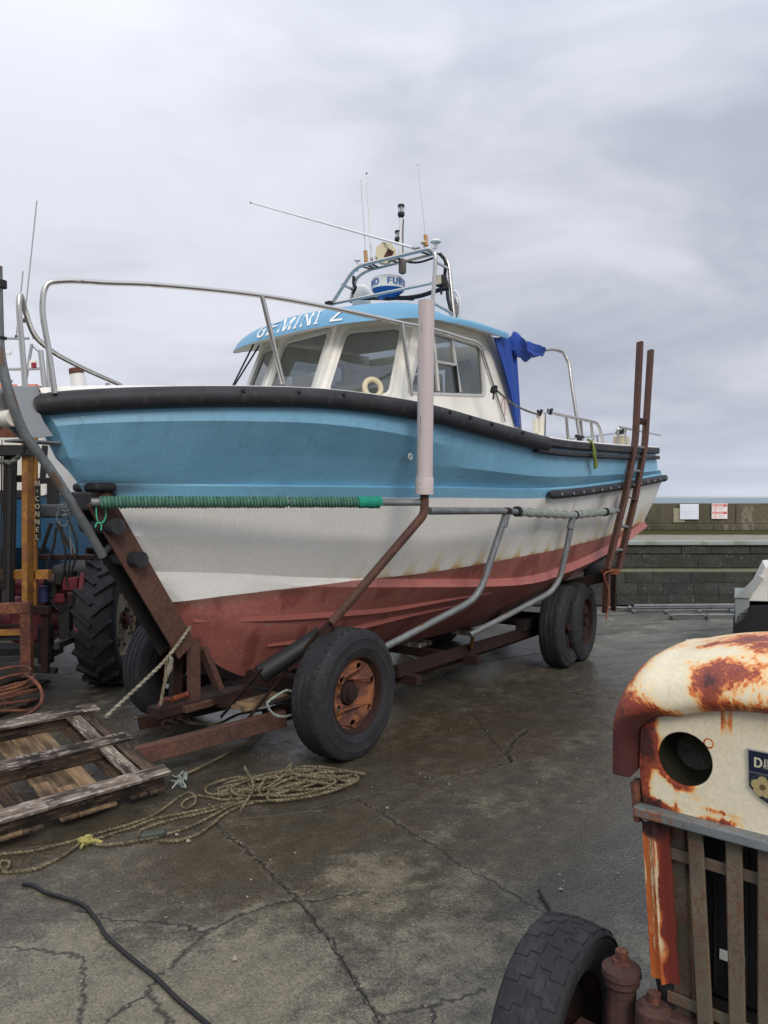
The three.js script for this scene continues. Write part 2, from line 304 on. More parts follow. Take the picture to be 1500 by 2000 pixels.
function groundLook(x, z, crack, fineGrain) {     // z counts metres ahead of the camera; returns [r, g, b, wet, height]
  const a = smp(NA, x / 3.1, z / 3.1), b = smp(NB, x / 1.7 + 0.3, z / 2.3), c = smp(NC, x / 0.7, z / 0.7), f = smp(NF, x / 0.6, z / 0.6), f2 = smp(NF, x / 0.23 + 0.5, z / 0.23);
  const st = smp(NC, (x + z * 0.35) / 2.1, (z - x * 0.3) / 0.55), grit = smp(NF, x / 0.42 + 0.3, z / 0.42);
  let dry = sstep(0.42, 0.78, b * 0.34 + a * 0.26 + c * 0.2 + st * 0.2 + (grit - 0.5) * 0.25 + (blob(x, z, -0.7, 3.05, 1.5, 0.7) * 0.36 + blob(x, z, -1.9, 3.4, 0.5, 0.4) * 0.12) - 0.085);
  const silt = clamp(blob(x, z, -0.9, 4.35, 1.3, 0.6) * 1.5 + blob(x, z, 0.3, 6.6, 1.8, 1.4) * 0.9 + sstep(0.55, 0.8, a) * 0.4);
  let col = mix3(c255(54, 52, 49), c255(84, 81, 76), c * 0.55 + f * 0.45);
  col = mix3(col, mix3(c255(52, 46, 36), c255(76, 68, 53), c * 0.6 + f * 0.4), silt * 0.85);
  col = mix3(col, mix3(c255(98, 92, 80), c255(158, 150, 132), c * 0.4 + f * 0.6), dry * 0.62 * (1 - 0.75 * clamp(blob(x, z, 0.5, 7.0, 2.2, 1.9) + blob(x, z, -1.1, 5.9, 1.4, 1.0))));  // dry tone cut back below boat and trailer: their shade put into the colour
  const far = sstep(8.0, 11.5, z); col = mix3(col, mix3(c255(96, 95, 95), c255(136, 134, 131), b * 0.6 + c * 0.4), far * 0.85);  // paler far ground: low-angle sky sheen put into the colour
  const streak = sstep(0.55, 0.75, smp(NB, x / 6 + z / 3, (z - x * 0.5) / 0.9)); col = mix3(col, mix3(c255(50, 49, 47), c255(64, 61, 57), f), streak * 0.45 * (1 - dry));
  const pit = sstep(0.64, 0.85, f2); col = col.map((k) => k * (1 - 0.3 * pit) * (0.91 + 0.18 * grit));
  if (fineGrain) { const s = sstep(0.80, 0.9, smp(NF, x / 0.31 + 0.2, z / 0.31 + 0.7)); col = mix3(col, c255(158, 150, 138), s * 0.5); }
  const rough = clamp(0.25 + 1.3 * (f - 0.25)); col = mix3(col, c255(134, 128, 116), sstep(0.06, 0.2, crack) * sstep(0.5, 0.3, crack) * 0.3 * c);
  crack = clamp(crack * (0.45 + rough)); col = mix3(col, c255(27, 27, 26), sstep(0.15, 0.9, crack) * 0.7);
  col = [col[0] * 1.09, col[1] * 1.085, col[2] * 1.03]; return [col[0], col[1], col[2], clamp(1 - dry * 0.8 - silt * 0.15), clamp(0.55 + (c - 0.5) * 0.35 + (f - 0.5) * 0.5 - pit * 0.25 - crack * 0.6)];
}
function groundMaterial(R, W, H, grain, wide, bump) {
  const mask = crackMask(R, W, H, wide), bh = new Uint8Array(W * H * 4), col = new Uint8Array(W * H * 4), ro = new Uint8Array(512 * 512 * 4);
  for (let y = 0, i = 0; y < H; y++) for (let x = 0; x < W; x++, i += 4) {
    const g = groundLook(R.x0 + (x + 0.5) / W * R.w, R.z0 + (y + 0.5) / H * R.d, mask[i / 4], grain);
    col[i] = clamp(g[0]) * 255; col[i + 1] = clamp(g[1]) * 255; col[i + 2] = clamp(g[2]) * 255; col[i + 3] = 255;
    bh[i] = bh[i + 1] = bh[i + 2] = g[4] * 255; bh[i + 3] = 255;
  }
  for (let y = 0, i = 0; y < 512; y++) for (let x = 0; x < 512; x++, i += 4) {
    const X = R.x0 + (x + 0.5) / 512 * R.w, Z = R.z0 + (y + 0.5) / 512 * R.d, g = groundLook(X, Z, 0, false);
    const r = clamp(0.72 - g[3] * 0.42 - sstep(8.5, 11, Z) * 0.12 + (smp(NC, X / 0.9, Z / 0.9) - 0.5) * 0.3, 0.28, 0.95); ro[i] = ro[i + 1] = ro[i + 2] = r * 255; ro[i + 3] = 255;
  }
  const mk = (d, w, h, srgb) => { const t = new THREE.DataTexture(d, w, h); t.magFilter = t.minFilter = THREE.LinearFilter; t.wrapS = t.wrapT = THREE.MirroredRepeatWrapping; if (srgb) t.colorSpace = THREE.SRGBColorSpace; t.needsUpdate = true; return t; };
  return std({ map: mk(col, W, H, true), bumpMap: mk(bh, W, H, false), bumpScale: bump, roughnessMap: mk(ro, 512, 512, false), roughness: 1 });
}
const nearMat = groundMaterial(NEAR, 2048, 1640, true, 1, 0.0045), farMat = groundMaterial(FAR, 2048, 1480, false, 1.3, 0.007);
{
  const base = structure('ground', boxUV(new THREE.BoxGeometry(80, 0.4, 40).translate(0, -0.235, -3.0)), std({ color: 0x2a2926, roughness: 0.95, bumpMap: bumpCoarse, bumpScale: 0.01 }));
  reseed(5);
  const P2 = (p) => [p.x, p.z];
  const jag = (list, amp = 0.012, step = 0.07) => {
    const out = [];
    for (let i = 0; i < list.length - 1; i++) {
      const [ax, az] = list[i], [bx, bz] = list[i + 1], L = Math.hypot(bx - ax, bz - az), n = Math.max(1, Math.round(L / step));
      for (let j = 0; j < n; j++) out.push([mix(ax, bx, j / n) + (j ? rr(-amp, amp) : 0), mix(az, bz, j / n) + (j ? rr(-amp, amp) : 0)]);
    }
    out.push(list[list.length - 1]); return out;
  };
  const n0 = P2(gp(415, 1605)), n5 = [0.1, -1.2], n7 = P2(gp(1000, 1490)), n9 = [9, -10.4], n10 = [-9, -1.9];
  const E1 = jag([n0, P2(gp(515, 1690)), P2(gp(580, 1757)), P2(gp(600, 1780)), P2(gp(640, 1830)), P2(gp(668, 1870)), P2(gp(700, 1930)), P2(gp(740, 1990)), n5], 0.014);
  const J0 = jag([n10, n0], 0.01), J1 = jag([n0, P2(gp(600, 1585)), P2(gp(700, 1560)), n7], 0.007), J1b = jag([n7, P2(gp(1200, 1450)), n9], 0.007, 0.2);
  const q1 = [0.6, -9.0], J2a = jag([[-9, -3.0], q1], 0.012, 0.2), J2b = jag([q1, P2(gp(1150, 1262)), P2(gp(1300, 1240)), [9, -14.0]], 0.012, 0.15), X1 = jag([n7, q1], 0.01, 0.15), X2 = jag([q1, [-1.2, -14.2]], 0.012, 0.2);
  const rev = (l) => l.slice().reverse();
  const slab = (loops, material, R) => {
    const pts = []; for (const l of loops) for (const p of l) { const q = pts[pts.length - 1]; if (!q || Math.hypot(q[0] - p[0], q[1] - p[1]) > 1e-4) pts.push(p); }
    const sh = new THREE.Shape(pts.map(([x, z]) => new THREE.Vector2(x, -z)));
    let g = clean(new THREE.ExtrudeGeometry(sh, { depth: 0.03, bevelEnabled: true, bevelThickness: 0.005, bevelSize: 0.005, bevelOffset: -0.0062, bevelSegments: 1 }));
    g.rotateX(-Math.PI / 2).translate(0, -0.035 + rr(-0.0025, 0.0015), 0);
    const p = g.attributes.position, uv = g.attributes.uv;
    for (let i = 0; i < p.count; i++) uv.setXY(i, (p.getX(i) - R.x0) / R.w, (-p.getZ(i) - R.z0) / R.d);
    part(base, 'concrete_slab', g, material);
  };
  slab([J0, E1, [[-9, -1.2]]], nearMat, NEAR);
  slab([rev(E1), J1, J1b, [[9, -1.2]]], nearMat, NEAR);
  slab([rev(J0), [[-9, -3.0]], J2a, rev(X1), rev(J1)], farMat, FAR);
  slab([X1, J2b, rev(J1b)], farMat, FAR);
  slab([J2a, X2, [[-9, -14.2]]], farMat, FAR);
  slab([J2b, [[9, -14.2]], rev(X2)], farMat, FAR);
}
// grit, chips and small stones on the concrete
{
  reseed(321);
  const list = [], seedGeo = new THREE.IcosahedronGeometry(1, 0);
  for (let i = 0; i < 420; i++) {
    const Z = 2.6 + Math.pow(rnd(), 1.4) * 8, x = rr(-0.62, 0.55) * Z, s = rr(0.003, 0.008) * (rnd() < 0.06 ? 2.2 : 1);
    const g = clean(seedGeo.clone()), p = g.attributes.position; for (let k = 0; k < p.count; k++) { const h = 0.8 + 0.4 * Math.sin(p.getX(k) * 9 + i) * Math.cos(p.getY(k) * 7 + i); p.setXYZ(k, p.getX(k) * h, p.getY(k) * h, p.getZ(k) * h); }
    g.scale(s * rr(0.8, 1.5), s * 0.7, s).rotateY(rr(0, 6)).translate(x, s * 0.35, -Z); g.computeVertexNormals(); list.push(g);
  }
  tag(part(scene, 'grit', list, std({ color: 0x8d8578, roughness: 0.95 })), 'pale stone chips and grit scattered over the concrete yard', 'grit', null, 'stuff');
}

// ---------------------------------------------------------------- sea and harbour wall
const seaBump = grey((u, v) => smp(NC, u, v) * 0.6 + smp(NF, u, v) * 0.4, 512, 512, { rep: 0.05 });
structure('sea', boxUV(new THREE.BoxGeometry(14000, 0.5, 8000).translate(0, -4.25, -4020)), std({ color: 0x74848e, roughness: 0.42, bumpMap: seaBump, bumpScale: 0.25 }));
{
  const wall = thing('harbour_wall', 'dark weathered stone quay wall with a ledge and walkway below the sea wall', 'quay wall', V(0, 0, -14.2));
  const stoneTex = (a, b, moss, seed) => tex(512, 512, (u, v) => { const k = smp(NA, u + seed, v), f = smp(NF, u, v + seed), m = sstep(0.55, 0.75, smp(NB, u, v + seed)); let c = mix3(a, b, clamp(k * 0.6 + f * 0.55 - 0.08)); c = mix3(c, moss, m * 0.6); return mix3(c, c255(150, 148, 140), sstep(0.74, 0.86, smp(NC, u * 2, v * 2) * 0.7 + f * 0.3) * 0.5); }, { rep: 0.6 });
  const lower = [0, 1, 2].map((i) => std({ map: stoneTex(c255(44 + 3 * i, 44 + 3 * i, 43 + 3 * i), c255(84 + 5 * i, 84 + 5 * i, 80 + 5 * i), c255(58, 62, 46), i * 0.31), roughness: 0.92, bumpMap: bumpCoarse, bumpScale: 0.03 }));
  const core = std({ color: 0x40403c, roughness: 0.95, bumpMap: bumpCoarse, bumpScale: 0.03 });
  const X0 = 2.2, X1 = 8.4;
  const body = [box(70, 0.62, 4.0, 0, 0.31, -2.09), box(70, 0.49, 3.6, 0, 0.875, -2.27)];
  part(wall, 'wall_core', body, core);
  reseed(77);
  for (let r = 0; r < 3; r++) { let x = X0 + rr(0, 0.3); while (x < X1) { const w = rr(0.34, 0.66), h = 0.205; part(wall, 'stone', box(w - 0.005, h - 0.004, 0.2, x + w / 2, 0.02 + r * h + h / 2, -0.1 + rr(-0.005, 0.005), 0.007), lower[Math.floor(rnd() * 3)]); x += w; } }
  const ledgeMat = std({ map: stoneTex(c255(92, 94, 76), c255(136, 136, 108), c255(112, 118, 70), 0.2), roughness: 0.9, bumpMap: bumpCoarse, bumpScale: 0.02 });
  { let x = -30; while (x < 34) { const w = x > 1 && x < 8 ? rr(1.3, 2.0) : 8; part(wall, 'ledge_slab', box(w - 0.01, 0.03, 0.46, x + w / 2, 0.643, -0.23, 0.008), ledgeMat); x += w; } }
  { let x = X0; while (x < X1) { const w = rr(0.5, 1.1), h = 0.17; part(wall, 'stone', box(w - 0.007, h - 0.006, 0.2, x + w / 2, 1.02, -0.53 + rr(-0.008, 0.008), 0.012), lower[rnd() < 0.35 ? 2 : Math.floor(rnd() * 3)]); x += w; } }
  { let x = X0 - 0.4; while (x < X1) { const w = rr(1.4, 2.4), h = 0.26; part(wall, 'stone', box(w - 0.006, h - 0.006, 0.2, x + w / 2, 0.795, -0.545 + rr(-0.006, 0.006), 0.012), lower[Math.floor(rnd() * 2)]); x += w; } }
  const walkMat = std({ map: stoneTex(c255(126, 120, 108), c255(158, 152, 140), c255(120, 120, 96), 0.4), roughness: 0.85, bumpMap: bumpCoarse, bumpScale: 0.01 });
  part(wall, 'walkway', box(70, 0.05, 3.6, 0, 1.14, -2.28), walkMat);
  const cope = [c255(140, 156, 148), c255(166, 176, 168)].map((c, i) => std({ map: stoneTex(c.map((k) => k * 0.8), c, c255(120, 128, 104), 0.5 + i * 0.2), roughness: 0.8, bumpMap: bumpFine, bumpScale: 0.006 }));
  { let x = -30; while (x < 34) { const w = x > 1 && x < 8 ? rr(0.4, 0.78) : 7.5; part(wall, 'coping_stone', box(w - 0.012, 0.075, 0.34, x + w / 2, 1.142 + rr(-0.003, 0.003), -0.54, 0.012), rnd() < 0.2 ? walkMat : cope[Math.floor(rnd() * 2)]); x += w; } }
  const sea = thing('sea_wall', 'olive brown concrete parapet along the walkway in front of the sea', 'wall', V(0, 0, -17.7));
  const seaMat = std({ map: tex(1024, 512, (u, v) => { const k = smp(NA, u, v), f = smp(NF, u * 2, v), s = sstep(0.5, 0.72, smp(NB, u * 1.4, v * 0.25)); let c = mix3(c255(76, 72, 56), c255(110, 105, 86), clamp(k * 0.7 + f * 0.4 - 0.05)); c = mix3(c, c255(62, 62, 46), s * 0.7); return mix3(c, c255(150, 146, 132), sstep(0.72, 0.82, smp(NC, u, v * 0.4) * 0.75 + f * 0.25) * 0.6); }, { rep: 0.22 }), roughness: 0.92, bumpMap: bumpCoarse, bumpScale: 0.02 });
  { let x = -30, i = 0; while (x < 36) { const w = x > 2 && x < 9 ? 2.05 : 6; part(sea, 'concrete_panel', box(w - 0.014, 0.47, 0.4, x + w / 2, 1.635, -0.2 + rr(-0.006, 0.006), 0.015), seaMat); x += w; } }
  { let x = -30; while (x < 36) { const w = x > 2 && x < 9 ? rr(0.8, 1.6) : 6; part(sea, 'plinth_block', box(w - 0.012, 0.145, 0.46, x + w / 2, 1.326, -0.16, 0.012), seaMat); x += w; } }
  const mossy = std({ color: 0x4c5230, roughness: 1, bumpMap: bumpCoarse, bumpScale: 0.02 });
  part(sea, 'kerb', box(66, 0.08, 0.6, 3, 1.206, -0.08), mossy);
  part(sea, 'whitewash_patch', boxUV(new THREE.BoxGeometry(0.26, 0.32, 0.01).translate(6.75, 1.6, 0.012)), std({ color: 0x9c9880, roughness: 0.95, bumpMap: bumpCoarse, bumpScale: 0.02 }));
}
// two signs on the parapet
{
  const board = (u0, u1, v0, v1, draw) => {
    const a = wz(u0, v1, 17.66), b = wz(u1, v0, 17.66), w = b.x - a.x, h = b.y - a.y;
    const cv = document.createElement('canvas'); cv.width = 512; cv.height = Math.round(512 * h / w); const c = cv.getContext('2d'); draw(c, cv.width, cv.height);
    const t = new THREE.CanvasTexture(cv); t.colorSpace = THREE.SRGBColorSpace;
    const o = { p: V((a.x + b.x) / 2, (a.y + b.y) / 2, -17.655), w, h, m: std({ map: t, roughness: 0.5 }) }; return o;
  };
  const mk = (b, label) => { const t = thing('notice_sign', label, 'sign', b.p); part(t, 'backing_plate', boxUV(new RoundedBoxGeometry(b.w + 0.012, b.h + 0.012, 0.014, 2, 0.005)), M.white); part(t, 'printed_face', new THREE.PlaneGeometry(b.w, b.h).translate(0, 0, 0.0115), b.m); };
  mk(board(1328, 1364, 985, 1014, (c, w, h) => { c.fillStyle = '#dfe3ee'; c.fillRect(0, 0, w, h); c.fillStyle = '#9aa4bf'; reseed(3); for (let y = 40; y < h - 40; y += 30) { for (let x = 30; x < w - 50;) { const l = rr(20, 60); c.fillRect(x, y, l, 7); x += l + 12; if (rnd() < 0.08) break; } } }), 'plain white notice board with faint text on the parapet');
  mk(board(1390, 1420, 984, 1013, (c, w, h) => {
    c.fillStyle = '#ece4e2'; c.fillRect(0, 0, w, h);
    for (const y of [0.03, 0.53]) {
      c.fillStyle = '#c8504e'; c.fillRect(14, y * h, w - 28, h * 0.16);
      c.fillStyle = '#f4ece8'; c.beginPath(); c.moveTo(70, y * h + 10); c.lineTo(105, y * h + h * 0.14); c.lineTo(35, y * h + h * 0.14); c.fill();
      c.font = 'bold 62px sans-serif'; c.textBaseline = 'middle'; c.fillText('DANGER', 130, y * h + h * 0.085);
      c.strokeStyle = '#c8504e'; c.lineWidth = 14; c.beginPath(); c.arc(105, (y + 0.32) * h, 56, 0, 7); c.moveTo(66, (y + 0.32) * h - 40); c.lineTo(144, (y + 0.32) * h + 40); c.stroke();
      c.fillStyle = '#b9a7a8'; for (let k = 0; k < 4; k++) c.fillRect(210, (y + 0.22 + 0.055 * k) * h, 240 - k * 30, 10);
    }
  }), 'red and white danger sign on the parapet with two red bands');
}
// galvanised guard rails lying by the foot of the wall
{
  const G = 'guard rails lying at the foot of the quay wall';
  const lay = (pts, posts, label) => {
    const o = gp(pts[0][0], pts[0][1], 0), t = thing('guard_rail', label, 'railing', o, 0, G), L = (u, v, h) => gp(u, v, h).sub(o);
    for (const [u0, v0, u1, v1, h] of posts.rails) part(t, 'rail', pipe([L(u0, v0, h), L(u1, v1, h)], 0.024), M.galv);
    for (const [u, v, u2, v2] of posts.posts) { part(t, 'post', pipe([L(u, v, 0.03), L(u2, v2, 0.10)], 0.026), M.galv); part(t, 'ball_joint', new THREE.SphereGeometry(0.042, 12, 8).translate(...L(u, v, 0.04).toArray()), M.galv); }
  };
  lay([[1240, 1194]], { rails: [[1238, 1183, 1480, 1181, 0.2], [1238, 1188, 1480, 1186, 0.14], [1236, 1192, 1480, 1190, 0.05]], posts: [[1238, 1194, 1240, 1183], [1301, 1195, 1302, 1184], [1366, 1195, 1362, 1184], [1430, 1195, 1425, 1184]] }, 'long galvanised rail stack lying nearest the quay wall');
  lay([[1312, 1205]], { rails: [[1312, 1201, 1480, 1201, 0.06]], posts: [[1312, 1205, 1313, 1201], [1380, 1205, 1381, 1201]] }, 'single galvanised rail with ball joints lying in front of the stack');
  lay([[1190, 1190]], { rails: [[1180, 1186, 1236, 1188, 0.05]], posts: [[1228, 1190, 1230, 1185]] }, 'short galvanised tube on the ground behind the boat ladder');
}

// ---------------------------------------------------------------- the boat: hull surface in its own frame (x aft, y up, z to port)
const tab = (list) => (x) => {           // smooth curve through [x, y] pairs
  const n = list.length; if (x <= list[0][0]) return list[0][1]; if (x >= list[n - 1][0]) return list[n - 1][1];
  let i = 0; while (x > list[i + 1][0]) i++;
  const sl = (k) => k <= 0 ? (list[1][1] - list[0][1]) / (list[1][0] - list[0][0]) : k >= n - 1 ? (list[n - 1][1] - list[n - 2][1]) / (list[n - 1][0] - list[n - 2][0]) : (list[k + 1][1] - list[k - 1][1]) / (list[k + 1][0] - list[k - 1][0]);
  const h = list[i + 1][0] - list[i][0], t = (x - list[i][0]) / h, a = list[i][1], b = list[i + 1][1], m0 = sl(i) * h, m1 = sl(i + 1) * h;
  return a * (1 + 2 * t) * (1 - t) ** 2 + m0 * t * (1 - t) ** 2 + b * t * t * (3 - 2 * t) + m1 * t * t * (t - 1);
};
const sheerW = (t) => t <= -1.8 ? 0 : t < 4 ? 1.5 * (1 - Math.max(0, 1 - (t + 1.8) / 5) ** 2.2) : 1.5 - 0.012 * (t - 4) ** 2;
const beltW = (t) => t <= -1.4 ? 0 : 1.38 * (1 - Math.max(0, 1 - (t + 1.4) / 4.85) ** 1.8) + 0.045 * sstep(0.8, 3.4, t);
const chineW = (t) => t <= -0.86 ? 0 : 1.22 * (1 - Math.max(0, 1 - (t + 0.86) / 5.1) ** 1.75);
const sheerH = tab([[-1.78, 2.58], [-1.56, 2.62], [-1.14, 2.668], [-0.57, 2.712], [0.06, 2.735], [0.87, 2.695], [1.67, 2.60], [2.62, 2.52], [3.9, 2.53], [5, 2.56], [6.3, 2.61]]);
const beltH = tab([[-1.5, 2.0], [0, 2.0], [1.5, 2.0], [2.9, 2.0], [4.87, 2.11], [6.6, 2.245]]);
const chineH = tab([[-0.9, 1.38], [-0.28, 1.33], [0.35, 1.26], [1.67, 1.16], [2.76, 1.09], [3.3, 1.09], [3.9, 1.15], [4.8, 1.25], [5.73, 1.4], [6.65, 1.6]]);
const keelH = tab([[-0.86, 1.38], [-0.70, 1.19], [-0.57, 0.97], [-0.44, 0.825], [-0.24, 0.645], [-0.05, 0.54], [0.09, 0.487], [0.3, 0.468], [0.82, 0.455], [2, 0.43], [5, 0.45], [6.65, 0.7]]);
const waterH = tab([[-0.75, 1.203], [0.29, 1.26], [1.69, 1.306], [2.56, 1.372], [3.87, 1.446], [5.3, 1.532], [6.6, 1.66]]);
const ledgeAmt = (t) => sstep(-0.95, 0.1, t) * (1 - sstep(2.4, 3.1, t) * 0.75);
const stripH = 0.085;
const kneeFade = (t) => 1 - sstep(0.6, 2.0, t);
// rows from keel to sheer: [v, start, end, height, breadth]
const ROWS = [
  [0.00, -0.86, 6.62, keelH, () => 0],
  [0.13, -0.86, 6.62, (t) => mix(keelH(t), chineH(t), 0.5) - 0.02 * sstep(0, 2, t), (t) => chineW(t) * 0.5 + 0.055 * sstep(-0.86, -0.2, t) * (1 - sstep(0.3, 2.5, t))],
  [0.26, -0.86, 6.62, chineH, chineW],
  [0.29, -0.90, 6.62, (t) => chineH(t) + 0.075, (t) => Math.max(0, chineW(t + 0.03) - 0.055 * sstep(-0.3, 1.8, t))],
  [0.42, -1.18, 6.62, (t) => mix(chineH(t) + 0.075, beltH(t), 0.5), (t) => Math.max(0, mix(chineW(t + 0.15), beltW(t + 0.1), 0.5) - 0.012)],
  [0.56, -1.40, 6.60, beltH, beltW],
  [0.585, -1.46, 6.59, (t) => beltH(t) + stripH, (t) => Math.max(0, beltW(t + 0.05) + 0.02 * ledgeAmt(t))],
  [0.60, -1.47, 6.585, (t) => beltH(t) + stripH + 0.014, (t) => Math.max(0, beltW(t + 0.05) + 0.02 * ledgeAmt(t) - 0.045 * ledgeAmt(t))],
  [0.74, -1.60, 6.47, (t) => mix(beltH(t) + 0.1, sheerH(t) - 0.19, 0.5), (t) => Math.max(0, mix(beltW(t + 0.07) - 0.025 * ledgeAmt(t), sheerW(t + 0.03), 0.5) - 0.018 * sstep(-1.6, -0.6, t) * kneeFade(t) + (0.018 + 0.012 * ledgeAmt(t)) * sstep(0.8, 2.2, t))],
  [0.88, -1.70, 6.36, (t) => sheerH(t) - (0.135 + 0.026 * (Math.min(t, 2) + 1.7)), (t) => Math.max(0, mix(sheerW(t + 0.03), mix(beltW(t + 0.02), sheerW(t + 0.01), 0.68) + 0.008, sstep(0.2, 1.8, t)) + 0.006 * sstep(-1.7, -1.2, t) * (1 - sstep(0.6, 1.8, t)))],
  [1.00, -1.76, 6.30, sheerH, sheerW],
];
function rowPoint(r, s) { const [, t0, t1, H, W] = ROWS[r], k = mix(s * s, s, 0.45), t = mix(t0, t1, k); return V(t, H(t), s === 0 ? 0 : W(t)); }
function hullPoint(s, v) { let r = 0; while (r < ROWS.length - 2 && v > ROWS[r + 1][0]) r++; const a = rowPoint(r, s), b = rowPoint(r + 1, s); return a.lerp(b, clamp((v - ROWS[r][0]) / (ROWS[r + 1][0] - ROWS[r][0]))); }

const boat = thing('fishing_boat', 'blue white and red fishing boat with a wheelhouse standing on a rusty trailer', 'fishing boat', BO, BROT);
// paint: light blue topsides, white below, red antifouling, with the stains and chips a working hull has
const hullTex = (() => {
  const W = 2048, H = 1024, top = [], lin = (v) => { let r = 0; while (r < ROWS.length - 2 && v > ROWS[r + 1][0]) r++; return [r, (v - ROWS[r][0]) / (ROWS[r + 1][0] - ROWS[r][0])]; };
  for (let x = 0; x < W; x++) top.push(ROWS.map((_, r) => rowPoint(r, (x + 0.5) / W)));
  return tex(W, H, (u, v) => {
    const x = Math.min(W - 1, Math.floor(u * W)), [r, k] = lin(v), a = top[x][r], b = top[x][r + 1], t = mix(a.x, b.x, k), h = mix(a.y, b.y, k), w = mix(a.z, b.z, k);
    const n1 = smp(NA, t / 2.6, h / 1.3), n2 = smp(NB, t / 0.9, h / 1.6), f = smp(NF, t / 0.8, h / 0.8), c = smp(NC, t / 1.4, h / 0.5);
    let col;
    if (v > 0.56) {                                      // blue
      col = mix3(c255(108, 161, 190), c255(123, 176, 203), clamp(n1 * 0.8 + n2 * 0.3));
      col = mix3(col, c255(124, 182, 208), sstep(4.4, 5.6, t) * 0.55 + sstep(0.62, 0.85, n2) * 0.16);
      col = mix3(col, c255(72, 112, 138), sstep(0.66, 0.9, c) * 0.12);
      const runs = sstep(0.55, 0.8, smp(NC, t / 0.5, h / 5)) * sstep(0.75, 0.0, sheerH(t) - h); col = mix3(col, c255(74, 108, 128), runs * 0.12);
      const scuff = sstep(0.80, 0.84, smp(NC, t / 0.5, h / 0.12) * 0.7 + f * 0.3); col = mix3(col, c255(176, 198, 208), scuff * 0.35);
      const black = 0.9 * blob(t, h, -1.3, 2.07, 0.24, 0.05) * (0.5 + 0.5 * c); col = mix3(col, c255(36, 42, 46), clamp(black));
    } else {
      const wl = waterH(t) + (smp(NB, t / 1.1, 0.3) - 0.5) * 0.012, d = h - wl;
      if (d > 0) {                                       // white
        col = mix3(c255(222, 222, 217), c255(234, 233, 229), n1);
        const run = smp(NB, t / 0.55, h / 2.4), low = sstep(0.42, 0.0, d);
        col = mix3(col, c255(206, 186, 132), clamp(low * low * sstep(0.25, 0.8, run) * 0.75 * sstep(-0.2, 2.5, t)));
        col = mix3(col, c255(176, 128, 66), clamp(sstep(0.05, 0.0, d) * sstep(0.3, 0.7, run + f * 0.2) * 0.6 * sstep(0.2, 2, t)));
        col = mix3(col, c255(150, 148, 140), sstep(0.6, 0.85, smp(NA, t / 0.8, h / 3)) * 0.25 * sstep(2, 5, t));
        const smear = Math.max(blob(t, h, 4.45, 1.98, 0.16, 0.16), blob(t, h, 4.9, 1.75, 0.1, 0.22), 0.6 * blob(t, h, 2.9, 1.8, 0.1, 0.25)) * (0.35 + 0.9 * c); col = mix3(col, c255(128, 128, 124), clamp(smear * 0.6));
        const streak = sstep(0.025, 0.0, Math.abs(t - 3.62 - (2.0 - h) * 0.03)) * sstep(1.5, 1.95, h); col = mix3(col, c255(190, 152, 80), streak * 0.6);
      } else {                                           // red
        const tone = sstep(0.0, 1.0, clamp(n1 * 0.7 + f * 0.4));  // random variation of the red paint
        col = mix3(c255(138, 83, 76), c255(168, 105, 95), tone);
        col = mix3(col, c255(170, 110, 98), sstep(0.66, 0.8, smp(NC, t / 0.7, h / 0.35) * 0.7 + f * 0.3) * 0.5);
        col = mix3(col, c255(96, 84, 72), sstep(-0.10, 0.0, d) * sstep(3.4, 0.8, t) * (0.35 + 0.4 * n2));
        col = mix3(col, c255(92, 40, 38), sstep(0.62, 0.8, n2) * 0.35);
        if (v > 0.25 && v < 0.295) col = mix3(col, c255(166, 92, 82), 0.45);
        const chip = sstep(0.86, 0.9, smp(NC, t / 0.35 + 0.4, h / 0.25) * 0.65 + f * 0.35); col = mix3(col, c255(196, 186, 170), chip * 0.8);
        col = mix3(col, c255(106, 132, 136), sstep(0.80, 0.84, smp(NB, t / 0.3, h / 0.2) * 0.6 + f * 0.4) * 0.8);
      }
    }
    return col.map((q) => q * (0.97 + 0.06 * f));
  }, { clampEdge: true });
})();
const hullMat = std({ map: hullTex, roughness: 0.42, bumpMap: grey((u, v) => smp(NB, u * 6, v * 1.5) * 0.75 + smp(NC, u * 9, v * 3) * 0.25, 512, 512), bumpScale: 0.002 });
